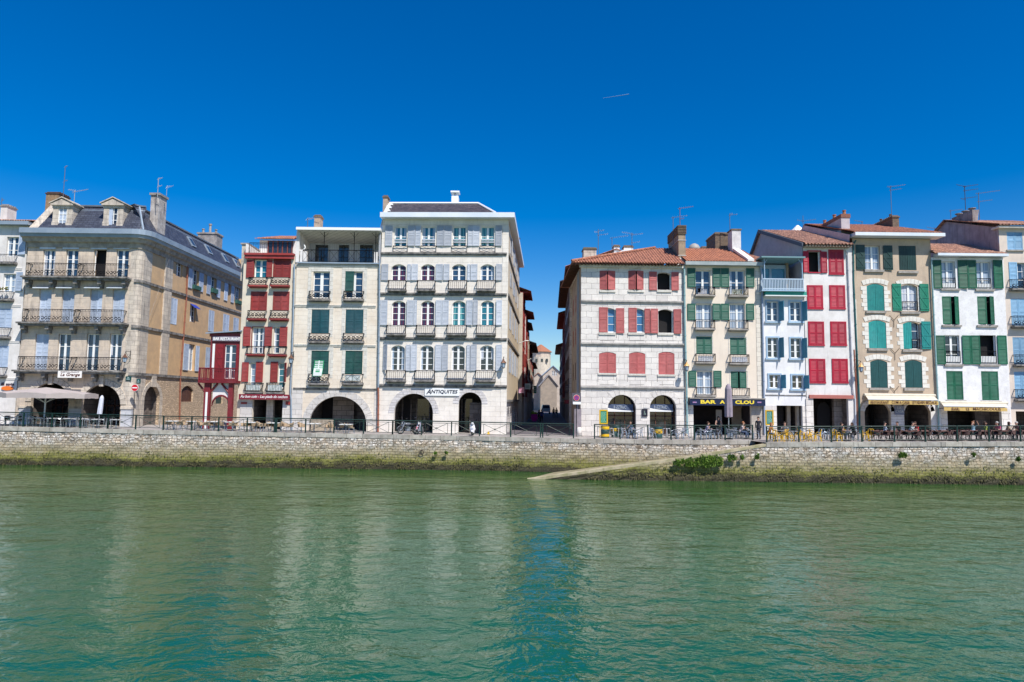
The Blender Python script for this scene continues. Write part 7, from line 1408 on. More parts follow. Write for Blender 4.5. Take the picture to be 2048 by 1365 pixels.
# ---------- barrels, boards, bollard, signs
def barrel(px, Y, label, yel):
    T = thing('oil_barrel', label, 'barrel', place(px,Y), 0, 'painted oil barrels'); GRE = M('barrel_green', (.03,.09,.09), (.025,.07,.07), sc=5, rough=.5)
    for a, b, m, nm in yel:
        mb = MB(); mb.lathe((0,0,0), [(.33,a),(.345,a+.02),(.345,b-.02),(.33,b-.001)], n=24); finish(mb, nm, YELP if m else GRE, T, True)
    mb = MB(); [mb.torus((0,0,h), .345, .014, axis='Z', n=24, k=6) for h in (.32,.66,.02,.97)]; finish(mb, 'rim', GRE, T); mb = MB(); mb.lathe((0,0,0), [(.34,.985),(.34,1.0)], n=24); mb.lathe((.1,0,1.0), [(.04,0),(.04,.02)], n=8); finish(mb, 'lid', WOOD, T)
barrel(1210,55.9,'dark oil barrel with two yellow bands beside the green menu board',((0,.06,0,'body'),(.06,.34,1,'band'),(.34,.68,0,'body'),(.68,.98,1,'band')))
barrel(1231,56.9,'dark oil barrel with a thin yellow band among the bar stools',((0,.5,0,'body'),(.5,.75,1,'band'),(.75,.98,0,'body')))
barrel(1316,55.6,'dark oil barrel with one broad yellow band below the right arch banner',((0,.38,0,'body'),(.38,.72,1,'band'),(.72,.98,0,'body')))
def board(px0, py0, px1, py1, Y, label, fm, bm, tone, chalk=9):
    f = Fr((0,Y,0)); u0,u1,z0,z1 = f.rect(px0,py0,px1,py1); x = (u0+u1)/2; T = thing('menu_board', label, 'menu board', (x,Y,gz(x))); w = .1; mb = MB()
    for s in ((u0,u0+w,z0,z1),(u1-w,u1,z0,z1),(u0+w,u1-w,z1-w,z1),(u0+w,u1-w,z0,z0+w)): mb.box(s[0],s[1],Y-.03,Y+.03,s[2],s[3])
    part(mb, 'frame', fm, T); mb = MB(); mb.box(u0+w,u1-w,Y-.01,Y+.012,z0+w,z1-w); b = part(mb, 'writing_panel', bm, T); mb = MB(); rnd = random.Random(int(px0)); zz = z1-w-.12
    while zz > z0+w+.06:
        a = u0+w+.06; 
        while a < u1-w-.1: l = rnd.uniform(.05,.14); mb.box(a,min(a+l,u1-w-.05),Y-.016,Y-.0105,zz,zz+.028); a += l+.035
        zz -= .095
    part(mb, 'lettering', tone, b); mb = MB()
    if z0 > gz(x)+.02 and Y < YF-1:
        for u in (u0+.06,u1-.06): mb.box(u-.025,u+.025,Y+.031,Y+.07,gz(x),z1-.1)
        part(mb, 'leg', fm, T)
CHK = M('chalk', (.45,.62,.5)); board(1198.5,820,1215.5,848.5,57.3,'green menu board in a yellow frame beside the left arch of the white stone house',YELP,M('board_green', (.0,.22,.12)),CHK); board(1530.5,820.5,1547,851,57.0,'green menu board in a yellow frame between the bar and the blue trimmed house',YELP,M('board_teal', (.01,.16,.13)),CHK)
board(1284,818,1295,833.5,YF-.1,'small blackboard on the stone pier between the two cafe arches',M('board_black', (.015,.015,.03)),M('board_black', (.015,.015,.03)),CHK)
x, y, z = place(1158.5,57.4); T = thing('stone_bollard','short white rounded stone bollard at the corner of the white stone house','bollard',(x,y,z)); mb = MB(); mb.lathe((0,0,0), [(.24,0),(.23,.5),(.18,.72),(.08,.8)], n=16); finish(mb, 'shaft', WST, T, True); mb = MB(); mb.lathe((0,0,0), [(.29,0),(.29,.07)], n=16); finish(mb, 'base', STONE_SILL, T)
mb = MB(); q = Fr((0,58.6,0)).rect(1149,818,1155,874); mb.box(q[0],q[1],58.6,59.4,2.4,q[3]); q2 = Fr((0,58.6,0)).rect(1155,818,1163,874); mb.box(q[1]+.001,q2[1],58.75,59.4,2.4,q2[3]-.05); tag(mb.build('stone_corner_base', M('base_shade_mauve', (.30,.26,.28), (.22,.19,.21), sc=2)), 'mauve grey stone base at the corner of the white stone house, its shaded side coloured in', 'stone base')  # stone corner base; the shade on its side is put into the mauve colour
# round traffic signs
def disc(px, py, Y, r, label, col, kind):
    f = Fr((0,Y,0)); u, z = f.px(px,py); T = thing('traffic_sign', label, 'traffic sign', (u,Y,z)); mb = MB(); mb.lathe((0,0,0), [(r,-.02),(r,.02)], n=28, axis='Y'); finish(mb, 'disc', WHITE, T)
    mb = MB(); mb.lathe((0,-.025,0), [(r*.93,0),(r*.93,.004)], n=28, axis='Y'); finish(mb, 'face', col, T); mb = MB()
    if kind == 'no_entry': mb.box(-r*.7,r*.7,-.035,-.026,-r*.16,r*.16); finish(mb, 'bar', WHITE, T)
    else:
        mb.lathe((0,-.03,0), [(r*.68,0),(r*.68,.004)], n=28, axis='Y'); finish(mb, 'centre', M('sign_blue', (.03,.08,.35)), T)
        for a_ in (1,-1): mb = MB(); mb.hexa([(-r*.6,-.036,-a_*r*.5),(-r*.5,-.036,-a_*r*.6),(-r*.5,-.031,-a_*r*.6),(-r*.6,-.031,-a_*r*.5),(r*.5,-.037,a_*r*.6),(r*.6,-.037,a_*r*.5),(r*.6,-.032,a_*r*.5),(r*.5,-.032,a_*r*.6)]); finish(mb, 'bar', col, T)
    return T
SR = M('sign_red', (.55,.01,.02), rough=.4)
T = disc(270,776,58.9,.3,'red and white no entry sign on the pier right of the tan building arches',SR,'no_entry'); mb = MB(); mb.tube((0,.04,-.3),(0,.04,-3.2),.025,n=6); finish(mb, 'pole', IRON, T)
T = disc(1153,796,58.5,.26,'blue and red no parking sign at the corner of the side street',SR,'no_parking'); mb = MB(); mb.box(-.38,.38,.02,.05,-.5,.42); finish(mb, 'backing_plate', M('sign_back', (.09,.08,.1)), T); mb = MB(); mb.box(-.3,.38,-.02,.015,-.56,-.34); finish(mb, 'notice', WHITE, T); mb = MB(); mb.tube((0,.08,-.5),(0,.08,-3.4),.03,n=6); finish(mb, 'pole', IRON, T)
def plate(px0, py0, px1, py1, label, fy=YF-.05):
    f = Fr((0,fy,0)); u0,u1,z0,z1 = f.rect(px0,py0,px1,py1); mb = MB(); mb.box(u0,u1,fy-.05,fy,z0,z1); mb.box(u0-.04,u1+.04,fy-.02,fy+.02,z0-.04,z1+.04); o = mb.build('street_name_plate', M('plate_green', (.01,.06,.06), rough=.4)); tag(o, label, 'street sign'); mb = MB()
    for k, (a, b, h) in enumerate(((.3,.7,.7),(.15,.85,.3))): mb.box(u0+(u1-u0)*a,u0+(u1-u0)*b,fy-.056,fy-.0505,z0+(z1-z0)*h-.03,z0+(z1-z0)*h+.04)
    part(mb, 'lettering', M('plate_text', (.3,.4,.4)), o)
plate(252.5,754,262,761,'dark green street name plate above the tan building pier'); plate(995,782,1007,789,'dark green street name plate at the right of the antiques house'); plate(274.5,759,280.5,767,'small dark green plate on the rounded corner of the tan building',YF-.05)
s0,s1,sz0,sz1 = Fr((0,YF-1.0,0)).rect(116.5,742.5,164,756); mb = MB(); mb.box(s0,s1,YF-1.05,YF-.98,sz0,sz1); o = mb.build('restaurant_sign', M('sign_cream', (.75,.72,.68))); tag(o, 'white La Grange restaurant sign on the lowest balcony of the tan corner building', 'sign'); fS = Fr((0,YF-1.05,0)); text('RESTAURANT', fS, 122,159,743.5,745.3, M('lettering_brown', (.10,.03,.02)), parent=o, d=.01); text('La Grange', fS, 121,160,746.5,754.5, M('lettering_brown', (.10,.03,.02)), parent=o, d=.01, shear=.3, bold=.015)
# shop signs hanging in the side street
def hang(px0,py0,px1,py1,Y,label,m,tx=None):
    f = Fr((0,Y,0)); u0,u1,z0,z1 = f.rect(px0,py0,px1,py1); mb = MB(); mb.box(u0,u1,Y,Y+.12,z0,z1); o = mb.build('hanging_sign', m); tag(o, label, 'sign'); mb = MB(); s = -1 if px0 < 1100 else 1; e = u0 if s < 0 else u1; mb.tube((e,Y+.06,z1-.1),(e+s*1.0,Y+.06,z1-.1),.03,n=5); part(mb, 'bracket', IRON, o)
    mb = MB(); n = 3
    for k in range(n): mb.box(u0+(u1-u0)*.15,u0+(u1-u0)*.85,Y-.01,Y-.001,z0+(z1-z0)*(.25+.22*k),z0+(z1-z0)*(.32+.22*k))
    part(mb, 'lettering', tx or IRON, o)
hang(1037.5,775,1048.5,786.5,80.5,'pink hanging shop sign on the left side of the side street',M('sign_pink', (.62,.38,.5)),M('sign_rose', (.5,.1,.2)))
hang(1049.5,767.5,1061,779,84,'white and green hanging shop sign in the side street',M('sign_offwhite', (.6,.66,.6)),M('sign_green', (.02,.2,.08)))
hang(1067,772,1073,787,96,'green and white pharmacy style sign further down the side street',M('sign_green', (.02,.2,.08)),WHITE)
hang(1136,758,1147,774,74,'black hanging sign high on the right side of the side street',M('sign_back', (.02,.02,.03)),M('sign_grey_text', (.25,.25,.28)))
hang(1130,770,1139,784,78,'smaller black hanging sign lower on the right side of the side street',M('sign_back', (.02,.02,.03)),M('sign_grey_text', (.25,.25,.28)))
hang(1129,800,1142,808,80,'dim red fascia sign low on the right side of the side street',M('sign_dimred', (.2,.04,.05)),M('sign_rose', (.5,.1,.2)))
# ---------- wall lanterns
COPP = M('lantern_copper', (.20,.10,.06), (.14,.07,.045), sc=6, rough=.4, metal=.3); LGL = M('lantern_glass', (.40,.50,.60), rough=.1)
def lantern(px, py, label, side, out=1.0, hood=COPP, fy=YF, glass=LGL):
    Y = fy-out*.8; f = Fr((0,Y,0)); u, z = f.px(px,py); T = thing('wall_lantern', label, 'street lamp', (u,Y,z), 0, 'bracket lanterns on the house fronts'); T.scale = (.85,)*3
    mb = MB(); mb.lathe((0,0,0), [(.13,-.42),(.22,.02)], n=6); finish(mb, 'glass', glass, T); mb = MB(); mb.lathe((0,0,0), [(.3,.02),(.27,.08),(.12,.26),(.07,.32),(.09,.36),(.02,.46)], n=6); finish(mb, 'hood', hood, T)
    mb = MB()
    for i in range(6): a = math.pi/3*i; mb.tube((.13*math.cos(a),.13*math.sin(a),-.43),(.225*math.cos(a),.225*math.sin(a),.02),.016,n=4)
    mb.lathe((0,0,0), [(.06,-.52),(.14,-.43)], n=6); finish(mb, 'cage', IRON, T)
    mb = MB(); mb.path([(0,0,.44),(0,.05,.62),(side*.0,.3,.68),(side*.1,out*.8-.02,.66)], .025, n=6); mb.path([(side*.1,out*.8-.02,.0),(side*.05,.4,.2),(0,.1,.6)], .018, n=5); mb.tube((side*.1,out*.8-.03,-.1),(side*.1,out*.8-.03,.8),.03,n=5); finish(mb, 'bracket', IRON, T)
lantern(250,716,'copper hooded lantern on the tan corner building beside its lowest balcony',1); lantern(582,718,'copper hooded lantern on the drainpipe left of the loggia house',1,out=.7); lantern(1007,727,'copper hooded lantern at the right corner of the antiques house',1,out=1.1); lantern(1373.5,733,'orange hooded lantern on the pipe between the white stone house and the bar',-1,out=1.1,hood=M('lantern_orange', (.65,.35,.10), rough=.4)); lantern(1722,735,'orange hooded lantern at the left edge of the beige quoined house',-1,out=1.0,hood=M('lantern_orange', (.65,.35,.10)))
lantern(377.5,726,'small orange lantern on the ochre side wall of the tan corner building',-1,out=.6,fy=75,hood=M('lantern_orange', (.65,.35,.10)))
# ---------- aerials
AL2 = M('aerial_grey', (.3,.31,.33), rough=.5); AM = M('aerial_metal', (.16,.17,.2), rough=.4, metal=.4)
def aerial(px, yb_, yt, Y, label, arms=((0,1,14),), col=AM):
    """arms: (height fraction, direction -1/1, length in pixels)"""
    f = Fr((0,Y,0)); u, z0 = f.px(px,yb_); z1 = f.px(px,yt)[1]; k = Y/FPX; T = thing('television_aerial', label, 'aerial', (u,Y,z0), 0, 'television aerials on the roofs'); mb = MB(); mb.tube((0,0,0),(0,0,z1-z0),.032,n=6); finish(mb, 'mast', col, T)
    for h, s, L in arms:
        zz = (z1-z0)*(1-h)-.05; l = L*k; mb = MB(); e = Vector((s*l,-.25*l,.12*l)); st = Vector((-s*l*.15,0,zz)); mb.tube(st, Vector((0,0,zz))+e, .02, n=5); n = max(4, int(l/.16))
        for i in range(n): p = st.lerp(Vector((0,0,zz))+e,(i+.5)/n); w = .15*(1-.4*i/n); mb.tube(p-Vector((.05,w*.6,w)), p+Vector((.05,w*.6,w)), .007, n=4)
        finish(mb, 'antenna_boom', col, T)
aerial(126,402,333,65,'tall thin aerial mast on the tan building above the left dormer',((0,1,5),(.42,1,8))); aerial(148,410,381,65,'low aerial with long boom between the two dormers',((.1,1,32),(.0,-1,12)),AL2); aerial(315,395,357,61,'taller aerial on the stone chimney at the slate roof corner',((0,1,9),(.4,1,9)),AL2); aerial(333,392,372,62,'short aerial right on the stone chimney at the slate roof corner',((0.1,1,15),),ALU)
aerial(615,459,436,63,'small aerial beside the tan chimney of the loggia house',((.1,1,28),)); aerial(1196.5,516,459,70,'aerial mast rising beside the left chimney of the hip roof',((.05,1,12),(.1,-1,9),(.2,1,20))); aerial(1224,512,476,72,'aerial with long boom above the left white chimney behind the hip roof',((.0,1,32),)); aerial(1264,505,466,72,'aerial mast above the right white chimney behind the hip roof',((.05,-1,22),(.1,1,22),(.5,1,16)))
aerial(1346.5,490,434,62,'thin aerial beside the tall brick chimney of the hip roof',((.02,1,28),)); aerial(1360,455,416,62,'thick aerial mast on top of the tall brick chimney',((.02,1,26),(.55,1,8)),M('aerial_red', (.2,.1,.1))); aerial(1460,478,428,64,'aerial with splayed rods beside the white chimney of the bar house',((.05,1,15),(.0,1,6)))
aerial(1606.5,466,432,72,'aerial above the pink tiled roof of the crimson shutter house',((.3,-1,14),(.3,1,24))); aerial(1724,452,443,69,'tiny aerial on the ridge of the beige house',((.1,-1,18),)); aerial(1784,455,372,66,'very tall aerial mast on the dark brick chimney of the beige house',((.02,1,27),(.1,1,20),(.03,-1,8))); aerial(1870.5,480,455,70,'small aerial right of the beige house eave',((.1,-1,20),))
aerial(1903.5,480,420,72,'slender aerial mast against the lilac flank wall',((.03,1,22),)); aerial(1931,420,373,64.5,'crowded aerial mast on the dark stack at the right',((.0,-1,20),(.0,1,24),(.18,1,24),(.55,-1,11),(.5,1,20)),M('aerial_dark', (.05,.05,.06))); aerial(1959,440,386,64.5,'aerial mast right of the dark stack with two booms',((.02,1,38),(.32,1,24))); aerial(1,440,396,66,'aerial cut by the left edge of the photo',((.4,1,6),(0.1,1,5)))
# ---------- plants on the quay wall
LEAF = M('leaf_green', (.11,.21,.02), (.16,.24,.03), sc=6, rough=.7); LEAFD = M('leaf_dark', (.04,.09,.015), (.07,.12,.02), sc=6, rough=.7)
def wall_plant(px, py, w, h, Y, label, n=500, grp=None):
    f = Fr((0,Y,0)); u, z = f.px(px,py); k = Y/FPX; W_, H_ = w*k, h*k; T = thing('wall_plant', label, 'plant', (u,Y,z), 0, grp); rnd = random.Random(int(px)); lo = MB(); st = MB()
    lo.use(LEAF); 
    for c in range(max(6, int(n/22))):
        cx = rnd.uniform(-.42,.42)*W_; cz = rnd.uniform(-.35,.42)*H_; r = rnd.uniform(.13,.24)*H_; lo.use(LEAF if rnd.random() < .65 else LEAFD)
        st.tube((cx*.8,.12,cz-.1*H_),(cx,-.1,cz),.01,n=4)
        for i in range(45):
            d = Vector((rnd.gauss(0,1),rnd.gauss(0,1)*.6,rnd.gauss(0,1))).normalized()*r*rnd.uniform(.3,1.3); p = Vector((cx,-.16,cz))+Vector((d.x,min(d.y,.1),d.z)); s = rnd.uniform(.05,.11)
            a = Vector((rnd.uniform(-s,s),rnd.uniform(-s,s),rnd.uniform(.6*s,1.6*s))); b = Vector((rnd.uniform(-s,s),rnd.uniform(-s,s),-s*.3))*.6; lo.face([p,p+b,p+a,p+a*.5-b*.8])
    for i in range(int(w/3)):   # trailing blades below
        x = rnd.uniform(-.45,.45)*W_; L = rnd.uniform(.2,.6)*H_; lo.use(LEAFD); lo.face([(x-.02,-.08,-.3*H_),(x+.02,-.08,-.3*H_),(x+rnd.uniform(-.06,.06),-.14,-.3*H_-L)])
    finish(lo, 'foliage', None, T); finish(st, 'stem', LEAFD, T)
wall_plant(1356,927,26,13,49.2,'small leafy clump at the left end of the greenery under the ramp edge',450); wall_plant(1384,926,34,16,49.2,'medium leafy clump in the middle of the greenery under the ramp edge',900); wall_plant(1422,924,46,22,49.2,'largest bushy green clump hanging under the ramp edge',1500)
wall_plant(1463,917,16,12,49.25,'small dark plant just right of the big clump under the ramp edge',320); wall_plant(1483,916,7,9,49.25,'thin withered plant on the wall under the top of the ramp',100); wall_plant(1512,914,10,10,49.2,'small tuft on the wall right of the ramp top',180)
wall_plant(1803,912,17,9,49.2,'round green tuft alone on the right hand quay wall',420); wall_plant(1945,912,10,7,49.2,'tiny green tuft high on the far right quay wall',90)
wall_plant(2034,920,6,10,49.2,'thin dark weed on the quay wall near the right edge',90); wall_plant(872,907,6,5,54.7,'tiny weed right of the mooring ring on the quay wall',80); wall_plant(893,906,7,6,54.7,'tiny weed second right of the mooring ring',90)
# ---------- weed fringe at the tide line (nobody could count it)
rnd = random.Random(11)
def fringe(name, label, n, z0, z1, L, mt):
    mb = MB()
    for i in range(n):
        x = rnd.uniform(-50, 46); front = x > 1.6
        if not front: y = quay_y(x)
        else: y = 49.5
        t = rnd.random(); z = z0+(z1-z0)*t+.12*math.sin(x*1.7)+.08*math.sin(x*4.1)
        if front and z > rampz(x)-.4 and x < 18: continue
        y -= .22*(1-(z+.6)/3.4)+.04; w = rnd.uniform(.015,.04); l = L*rnd.uniform(.4,1.2); o = rnd.uniform(.03,.12)
        mb.face([(x-w,y,z),(x+w,y,z),(x+w*.6+rnd.uniform(-.05,.05),y-o,z-l*.55),(x+rnd.uniform(-.06,.06),y-o*.6,z-l)])
    g = mb.build(name, mt); g['kind'] = 'stuff'; g['label'] = label
fringe('river_weed','dark wet weed hanging along the waterline of the quay wall',3000,.12,.5,.22,M('wet_weed', (.05,.045,.02), (.10,.09,.03), sc=5, rough=.7))
fringe('wall_moss','yellow green moss and tufts in a band above the waterline',2200,.45,1.15,.07,M('moss_green', (.17,.17,.03), (.09,.10,.02), sc=3, rough=.9))
# ---------- motorcycles
def wheel(T, x, r, tyre=.055, z=None):
    mb = MB(); mb.torus((x,0,r), r-tyre, tyre, axis='Y', n=22, k=8); w = finish(mb, 'wheel', M('tyre_rubber', (.02,.02,.022), rough=.8), T, True); mb = MB(); mb.torus((x,0,r), r-tyre*1.9, .018, n=20, k=5)
    for i in range(8): a = math.pi*2*i/8; mb.tube((x,0,r),(x+(r-tyre*2)*math.cos(a),0,r+(r-tyre*2)*math.sin(a)),.008,n=4)
    mb.lathe((x,0,r), [(.06,-.05),(.06,.05)], n=10, axis='Y'); finish(mb, 'rim', ALU, w)
def motorbike(label, px, Y, rz, tank, lean=0):
    T = thing('motorcycle', label, 'motorcycle', place(px,Y), rz); wheel(T,-.7,.32,.07); wheel(T,.72,.33,.055); K = M('black_metal', (.02,.02,.025), rough=.4)
    mb = MB()
    for s in (-.09,.09): mb.tube((.72,s,.33),(.44,s*1.1,1.02),.03,n=7); mb.tube((.6,s*1.2,.62),(.5,s*1.2,.86),.045,n=7)
    finish(mb, 'fork', ALU, T); mb = MB(); mb.path([(.42,-.38,1.12),(.42,-.12,1.08),(.46,0,1.02),(.42,.12,1.08),(.42,.38,1.12)], .018); finish(mb, 'handlebar', K, T)
    for s in (-1,1): mb = MB(); mb.tube((.44,s*.25,1.1),(.46,s*.36,1.3),.008,n=4); mb.ball((.46,s*.38,1.34),.02,.09,.05); finish(mb, 'mirror', K, T)
    mb = MB(); mb.lathe((.58,0,.92), [(.05,-.1),(.11,-.02),(.11,.05)], n=14, axis='X'); h = finish(mb, 'headlight', K, T, True); mb = MB(); mb.lathe((.635,0,.92), [(.1,0),(.09,.015)], n=14, axis='X'); finish(mb, 'lens', M('lens_white', (.7,.72,.72), rough=.1), h)
    mb = MB(); mb.ball((.12,0,.83),.32,.15,.14,n=14,m=9); finish(mb, 'tank', tank, T, True); mb = MB(); mb.ball((-.42,0,.8),.42,.14,.08,n=12,m=7); finish(mb, 'seat', M('seat_black', (.025,.022,.022), rough=.6), T, True)
    mb = MB(); mb.box(-.1,.22,-.14,.14,.28,.6); mb.lathe((.05,-.16,.42), [(.13,0),(.13,.03)], n=12, axis='Y'); [mb.box(-.02,.22,-.16,.16,.5+.03*k,.515+.03*k) for k in range(5)]; finish(mb, 'engine', STEEL, T)
    mb = MB(); mb.path([(.2,-.15,.4),(.1,-.17,.25),(-.3,-.17,.27),(-.8,-.18,.42)], .035, n=8); finish(mb, 'exhaust', ALU, T); mb = MB(); mb.path([(.45,0,.95),(.1,0,.68),(-.3,0,.7),(-.85,0,.82)], .03); mb.path([(.42,0,.9),(.2,0,.35),(-.15,0,.3),(-.35,0,.7)], .028); mb.path([(-.12,.08,.36),(-.7,.09,.32)], .03); finish(mb, 'frame', K, T)
    mb = MB(); n = 8; vs = []
    for i in range(n+1): a = math.pi*(.1+.75*i/n); vs += [(.72+.37*math.cos(a),-.07,.33+.37*math.sin(a)),(.72+.37*math.cos(a),.07,.33+.37*math.sin(a))]
    mb.mesh(vs, [(2*i,2*i+1,2*i+3,2*i+2) for i in range(n)]); finish(mb, 'mudguard', tank, T); mb = MB(); mb.tube((-.1,.14,.32),(-.16,.36,.0),.014,n=5); finish(mb, 'side_stand', K, T); T.rotation_euler = (lean,0,rz)
    return T
WH = M('gloss_white', (.75,.75,.78), rough=.25)
motorbike('leaning trail motorcycle at the left side of the first antiques arch',816,56.8,math.radians(-140),M('gunmetal', (.12,.13,.15), rough=.3),-.12)
motorbike('white and red motorcycle facing the river in the first antiques arch',840,57.0,math.radians(-98),M('bike_red', (.4,.03,.06), (.6,.55,.6), sc=6, rough=.3),-.06)
T = thing('scooter','white motor scooter parked before the narrow antiques arch','scooter',place(945.5,56.6),math.radians(-92)); wheel(T,-.55,.23,.06); wheel(T,.6,.23,.06)
mb = MB(); vs = [(.42,0,.25),(.52,0,.7),(.42,0,1.0)]; n = 8
V = [];
for (x, _, z), w in zip(vs, (.13,.22,.12)):
    for i in range(n+1): t = i/n*2-1; V.append((x-.08*t*t,t*w,z))
mb.mesh(V+[(a-.03,b,c) for a,b,c in V], [(k*(n+1)+i,k*(n+1)+i+1,(k+1)*(n+1)+i+1,(k+1)*(n+1)+i) for k in range(2) for i in range(n)]+[(27+k*(n+1)+i,27+(k+1)*(n+1)+i,27+(k+1)*(n+1)+i+1,27+k*(n+1)+i+1) for k in range(2) for i in range(n)]); finish(mb, 'leg_shield', WH, T, True)
mb = MB(); mb.box(-.2,.4,-.14,.14,.24,.3); mb.ball((-.4,0,.5),.36,.19,.2,n=14,m=9); finish(mb, 'body', WH, T, True); mb = MB(); mb.ball((-.36,0,.74),.36,.15,.07,n=12,m=7); finish(mb, 'seat', M('seat_black', (.025,.022,.022)), T, True)
mb = MB(); mb.path([(.36,-.32,1.06),(.4,0,1.02),(.36,.32,1.06)], .02); finish(mb, 'handlebar', IRON, T); mb = MB(); mb.ball((.44,0,.98),.12,.12,.1,n=12,m=8); h = finish(mb, 'headlight', WH, T, True); mb = MB(); mb.lathe((.54,0,.98), [(.07,0),(.05,.02)], n=12, axis='X'); finish(mb, 'lens', M('lens_white', (.7,.72,.72)), h)
mb = MB(); mb.ball((.6,0,.36),.24,.1,.12,n=12,m=7); finish(mb, 'mudguard', WH, T, True); mb = MB(); mb.tube((.6,.05,.23),(.46,.05,.7),.03,n=6); mb.tube((.6,-.05,.23),(.46,-.05,.7),.03,n=6); finish(mb, 'fork', ALU, T)
for s in (-1,1): mb = MB(); mb.tube((.38,s*.2,1.05),(.38,s*.3,1.25),.008,n=4); mb.ball((.38,s*.32,1.28),.02,.07,.05); finish(mb, 'mirror', IRON, T)
# small A-shaped sign at the corner by the scooter
T = thing('trestle','little yellow trestle by the wall right of the narrow antiques arch','trestle',place(977,58.6)); 
for s in (-1,1): mb = MB(); mb.hexa([(-.12,s*.1-.02,0),(.12,s*.1-.02,0),(.12,s*.1+.02,0),(-.12,s*.1+.02,0),(-.05,s*.02-.02,.26),(.05,s*.02-.02,.26),(.05,s*.02+.02,.26),(-.05,s*.02+.02,.26)]); finish(mb, 'panel', YELP, T)
# ---------- people
SKIN = M('skin', (.52,.30,.21), rough=.6); 
def cloth(n, c): return M('cloth_'+n, c, tuple(x*.7 for x in c), sc=8, rough=.85)
def person(label, px, Y, rz, pose, top, legs, hair, hairlong=0, sleeves='short', hold=None, seat_h=.47, scale=1.0, z=None, hat=None):
    T = thing('person', label, 'person', place(px,Y), rz); T.scale = (scale,)*3
    x_, y_, z_ = place(px,Y)
    S = seat_h
    if pose.startswith('sit'):
        hip = (0,.05,S+.1); hips = 1; L = [((.1,.03,S+.08),(.12,-.40,S+.07),(.12,-.42,.1),(.12,-.56,.04)),((-.1,.03,S+.08),(-.13,-.38,S+.08),(-.16,-.34,.1),(-.16,-.48,.04))]
        lean = -.1 if pose == 'sit_fwd' else .06; ch = Vector((0,lean+.02,S+.42)); nk = Vector((0,lean*1.6,S+.60)); hd = Vector((0,lean*1.6-.03,S+.76))
        if pose == 'sit_fwd': A = [((.19,lean,S+.52),(.25,-.2,S+.3),(.12,-.42,S+.32)),((-.19,lean,S+.52),(-.27,-.18,S+.32),(-.08,-.3,S+.55))]
        elif pose == 'sit_up': A = [((.19,lean,S+.52),(.3,-.12,S+.62),(.16,-.16,S+.86)),((-.19,lean,S+.52),(-.3,-.1,S+.62),(-.17,-.12,S+.86))]
        else: A = [((.19,lean,S+.52),(.27,-.06,S+.28),(.12,-.28,S+.2)),((-.19,lean,S+.52),(-.27,-.06,S+.28),(-.1,-.26,S+.22))]
    else:
        hip = (0,0,.9); L = [((.1,0,.88),(.12,-.04,.48),(.13,.02,.08),(.14,-.14,.03)),((-.1,0,.88),(-.11,.0,.48),(-.11,.04,.08),(-.12,-.12,.03))]
        ch = Vector((0,0,1.25)); nk = Vector((0,0,1.46)); hd = Vector((0,-.03,1.61)); A = [((.19,0,1.38),(.27,-.04,1.1),(.12,-.24,1.0)),((-.19,0,1.38),(-.27,-.04,1.1),(-.08,-.26,1.02))]
        if pose == 'stand_down': A = [((.2,0,1.38),(.25,0,1.1),(.25,-.06,.84)),((-.2,0,1.38),(-.25,.02,1.1),(-.25,-.04,.84))]
    hip = Vector(hip); vs = [hip]; es = []; rad = [.155]
    def add(p, r, par): vs.append(Vector(p)); rad.append(r); es.append((par, len(vs)-1)); return len(vs)-1
    w = add(hip.lerp(ch,.5), .125, 0); c = add(ch, .15, w); s0 = add(ch.lerp(nk,.65), .11, c); n_ = add(nk, .055, s0); h0 = add(hd-Vector((0,0,.06)), .075, n_); h1 = add(hd+Vector((0,.01,.04)), .095, h0); add(hd+Vector((0,.01,.1)), .07, h1)
    for a in A:
        i = add(a[0], .062, s0); i = add(Vector(a[0]).lerp(Vector(a[1]),.5), .05, i); i = add(a[1], .042, i); i = add(a[2], .028, i)
    for l in L:
        i = add(l[0], .1, 0); i = add(l[1], .066, i); i = add(Vector(l[1]).lerp(Vector(l[2]),.35), .06, i); i = add(l[2], .04, i); i = add(l[3], .035, i)
    me = bpy.data.meshes.new('body'); me.from_pydata([tuple(v) for v in vs], es, []); o = bpy.data.objects.new('body', me); COL.objects.link(o)
    m = o.modifiers.new('s','SKIN'); 
    for i, r in enumerate(rad): sv = me.skin_vertices[0].data[i]; sv.radius = (r, r*.82) if i < 4 else (r, r)
    me.skin_vertices[0].data[0].use_root = True; m2 = o.modifiers.new('d','SUBSURF'); m2.levels = 1; m2.render_levels = 1
    dg = bpy.context.evaluated_depsgraph_get(); ev = o.evaluated_get(dg); nm = bpy.data.meshes.new_from_object(ev); bpy.data.objects.remove(o)
    mb = MB(); mb.use(SKIN); K3 = [0]; mb.use(top); K3.append(mb.cur); mb.use(legs); K3.append(mb.cur)
    pts = [v.co.copy() for v in nm.vertices]; arms = A
    hipz = hip.z
    def near(p):
        best = None; bd = 9
        segs = [(hip,ch,1),(ch,nk.lerp(ch,.35),1),(nk.lerp(ch,.3),hd,0)]
        for a in A:
            a0,a1,a2 = map(Vector,a); mid = a0.lerp(a1,.75); segs += [(ch.lerp(nk,.6),mid,1),(mid,a1,1 if sleeves == 'long' else 0),(a1,a1.lerp(a2,.85),1 if sleeves == 'long' else 0),(a1.lerp(a2,.9),a2,0)] if sleeves != 'none' else [(a0,a1,0),(a1,a2,0)]
        for l in L:
            l = list(map(Vector,l)); segs += [(l[0],l[1],2),(l[1],l[2],2),(l[2],l[3],2)]
        for a, b, k in segs:
            d = b-a; t = max(0, min(1, (p-a).dot(d)/max(1e-6,d.length_squared))); q = (p-(a+d*t)).length-(.07 if k else 0)*.3
            if q < bd: bd = q; best = k
        return best
    base = 0; mb.v = [tuple(p) for p in pts]
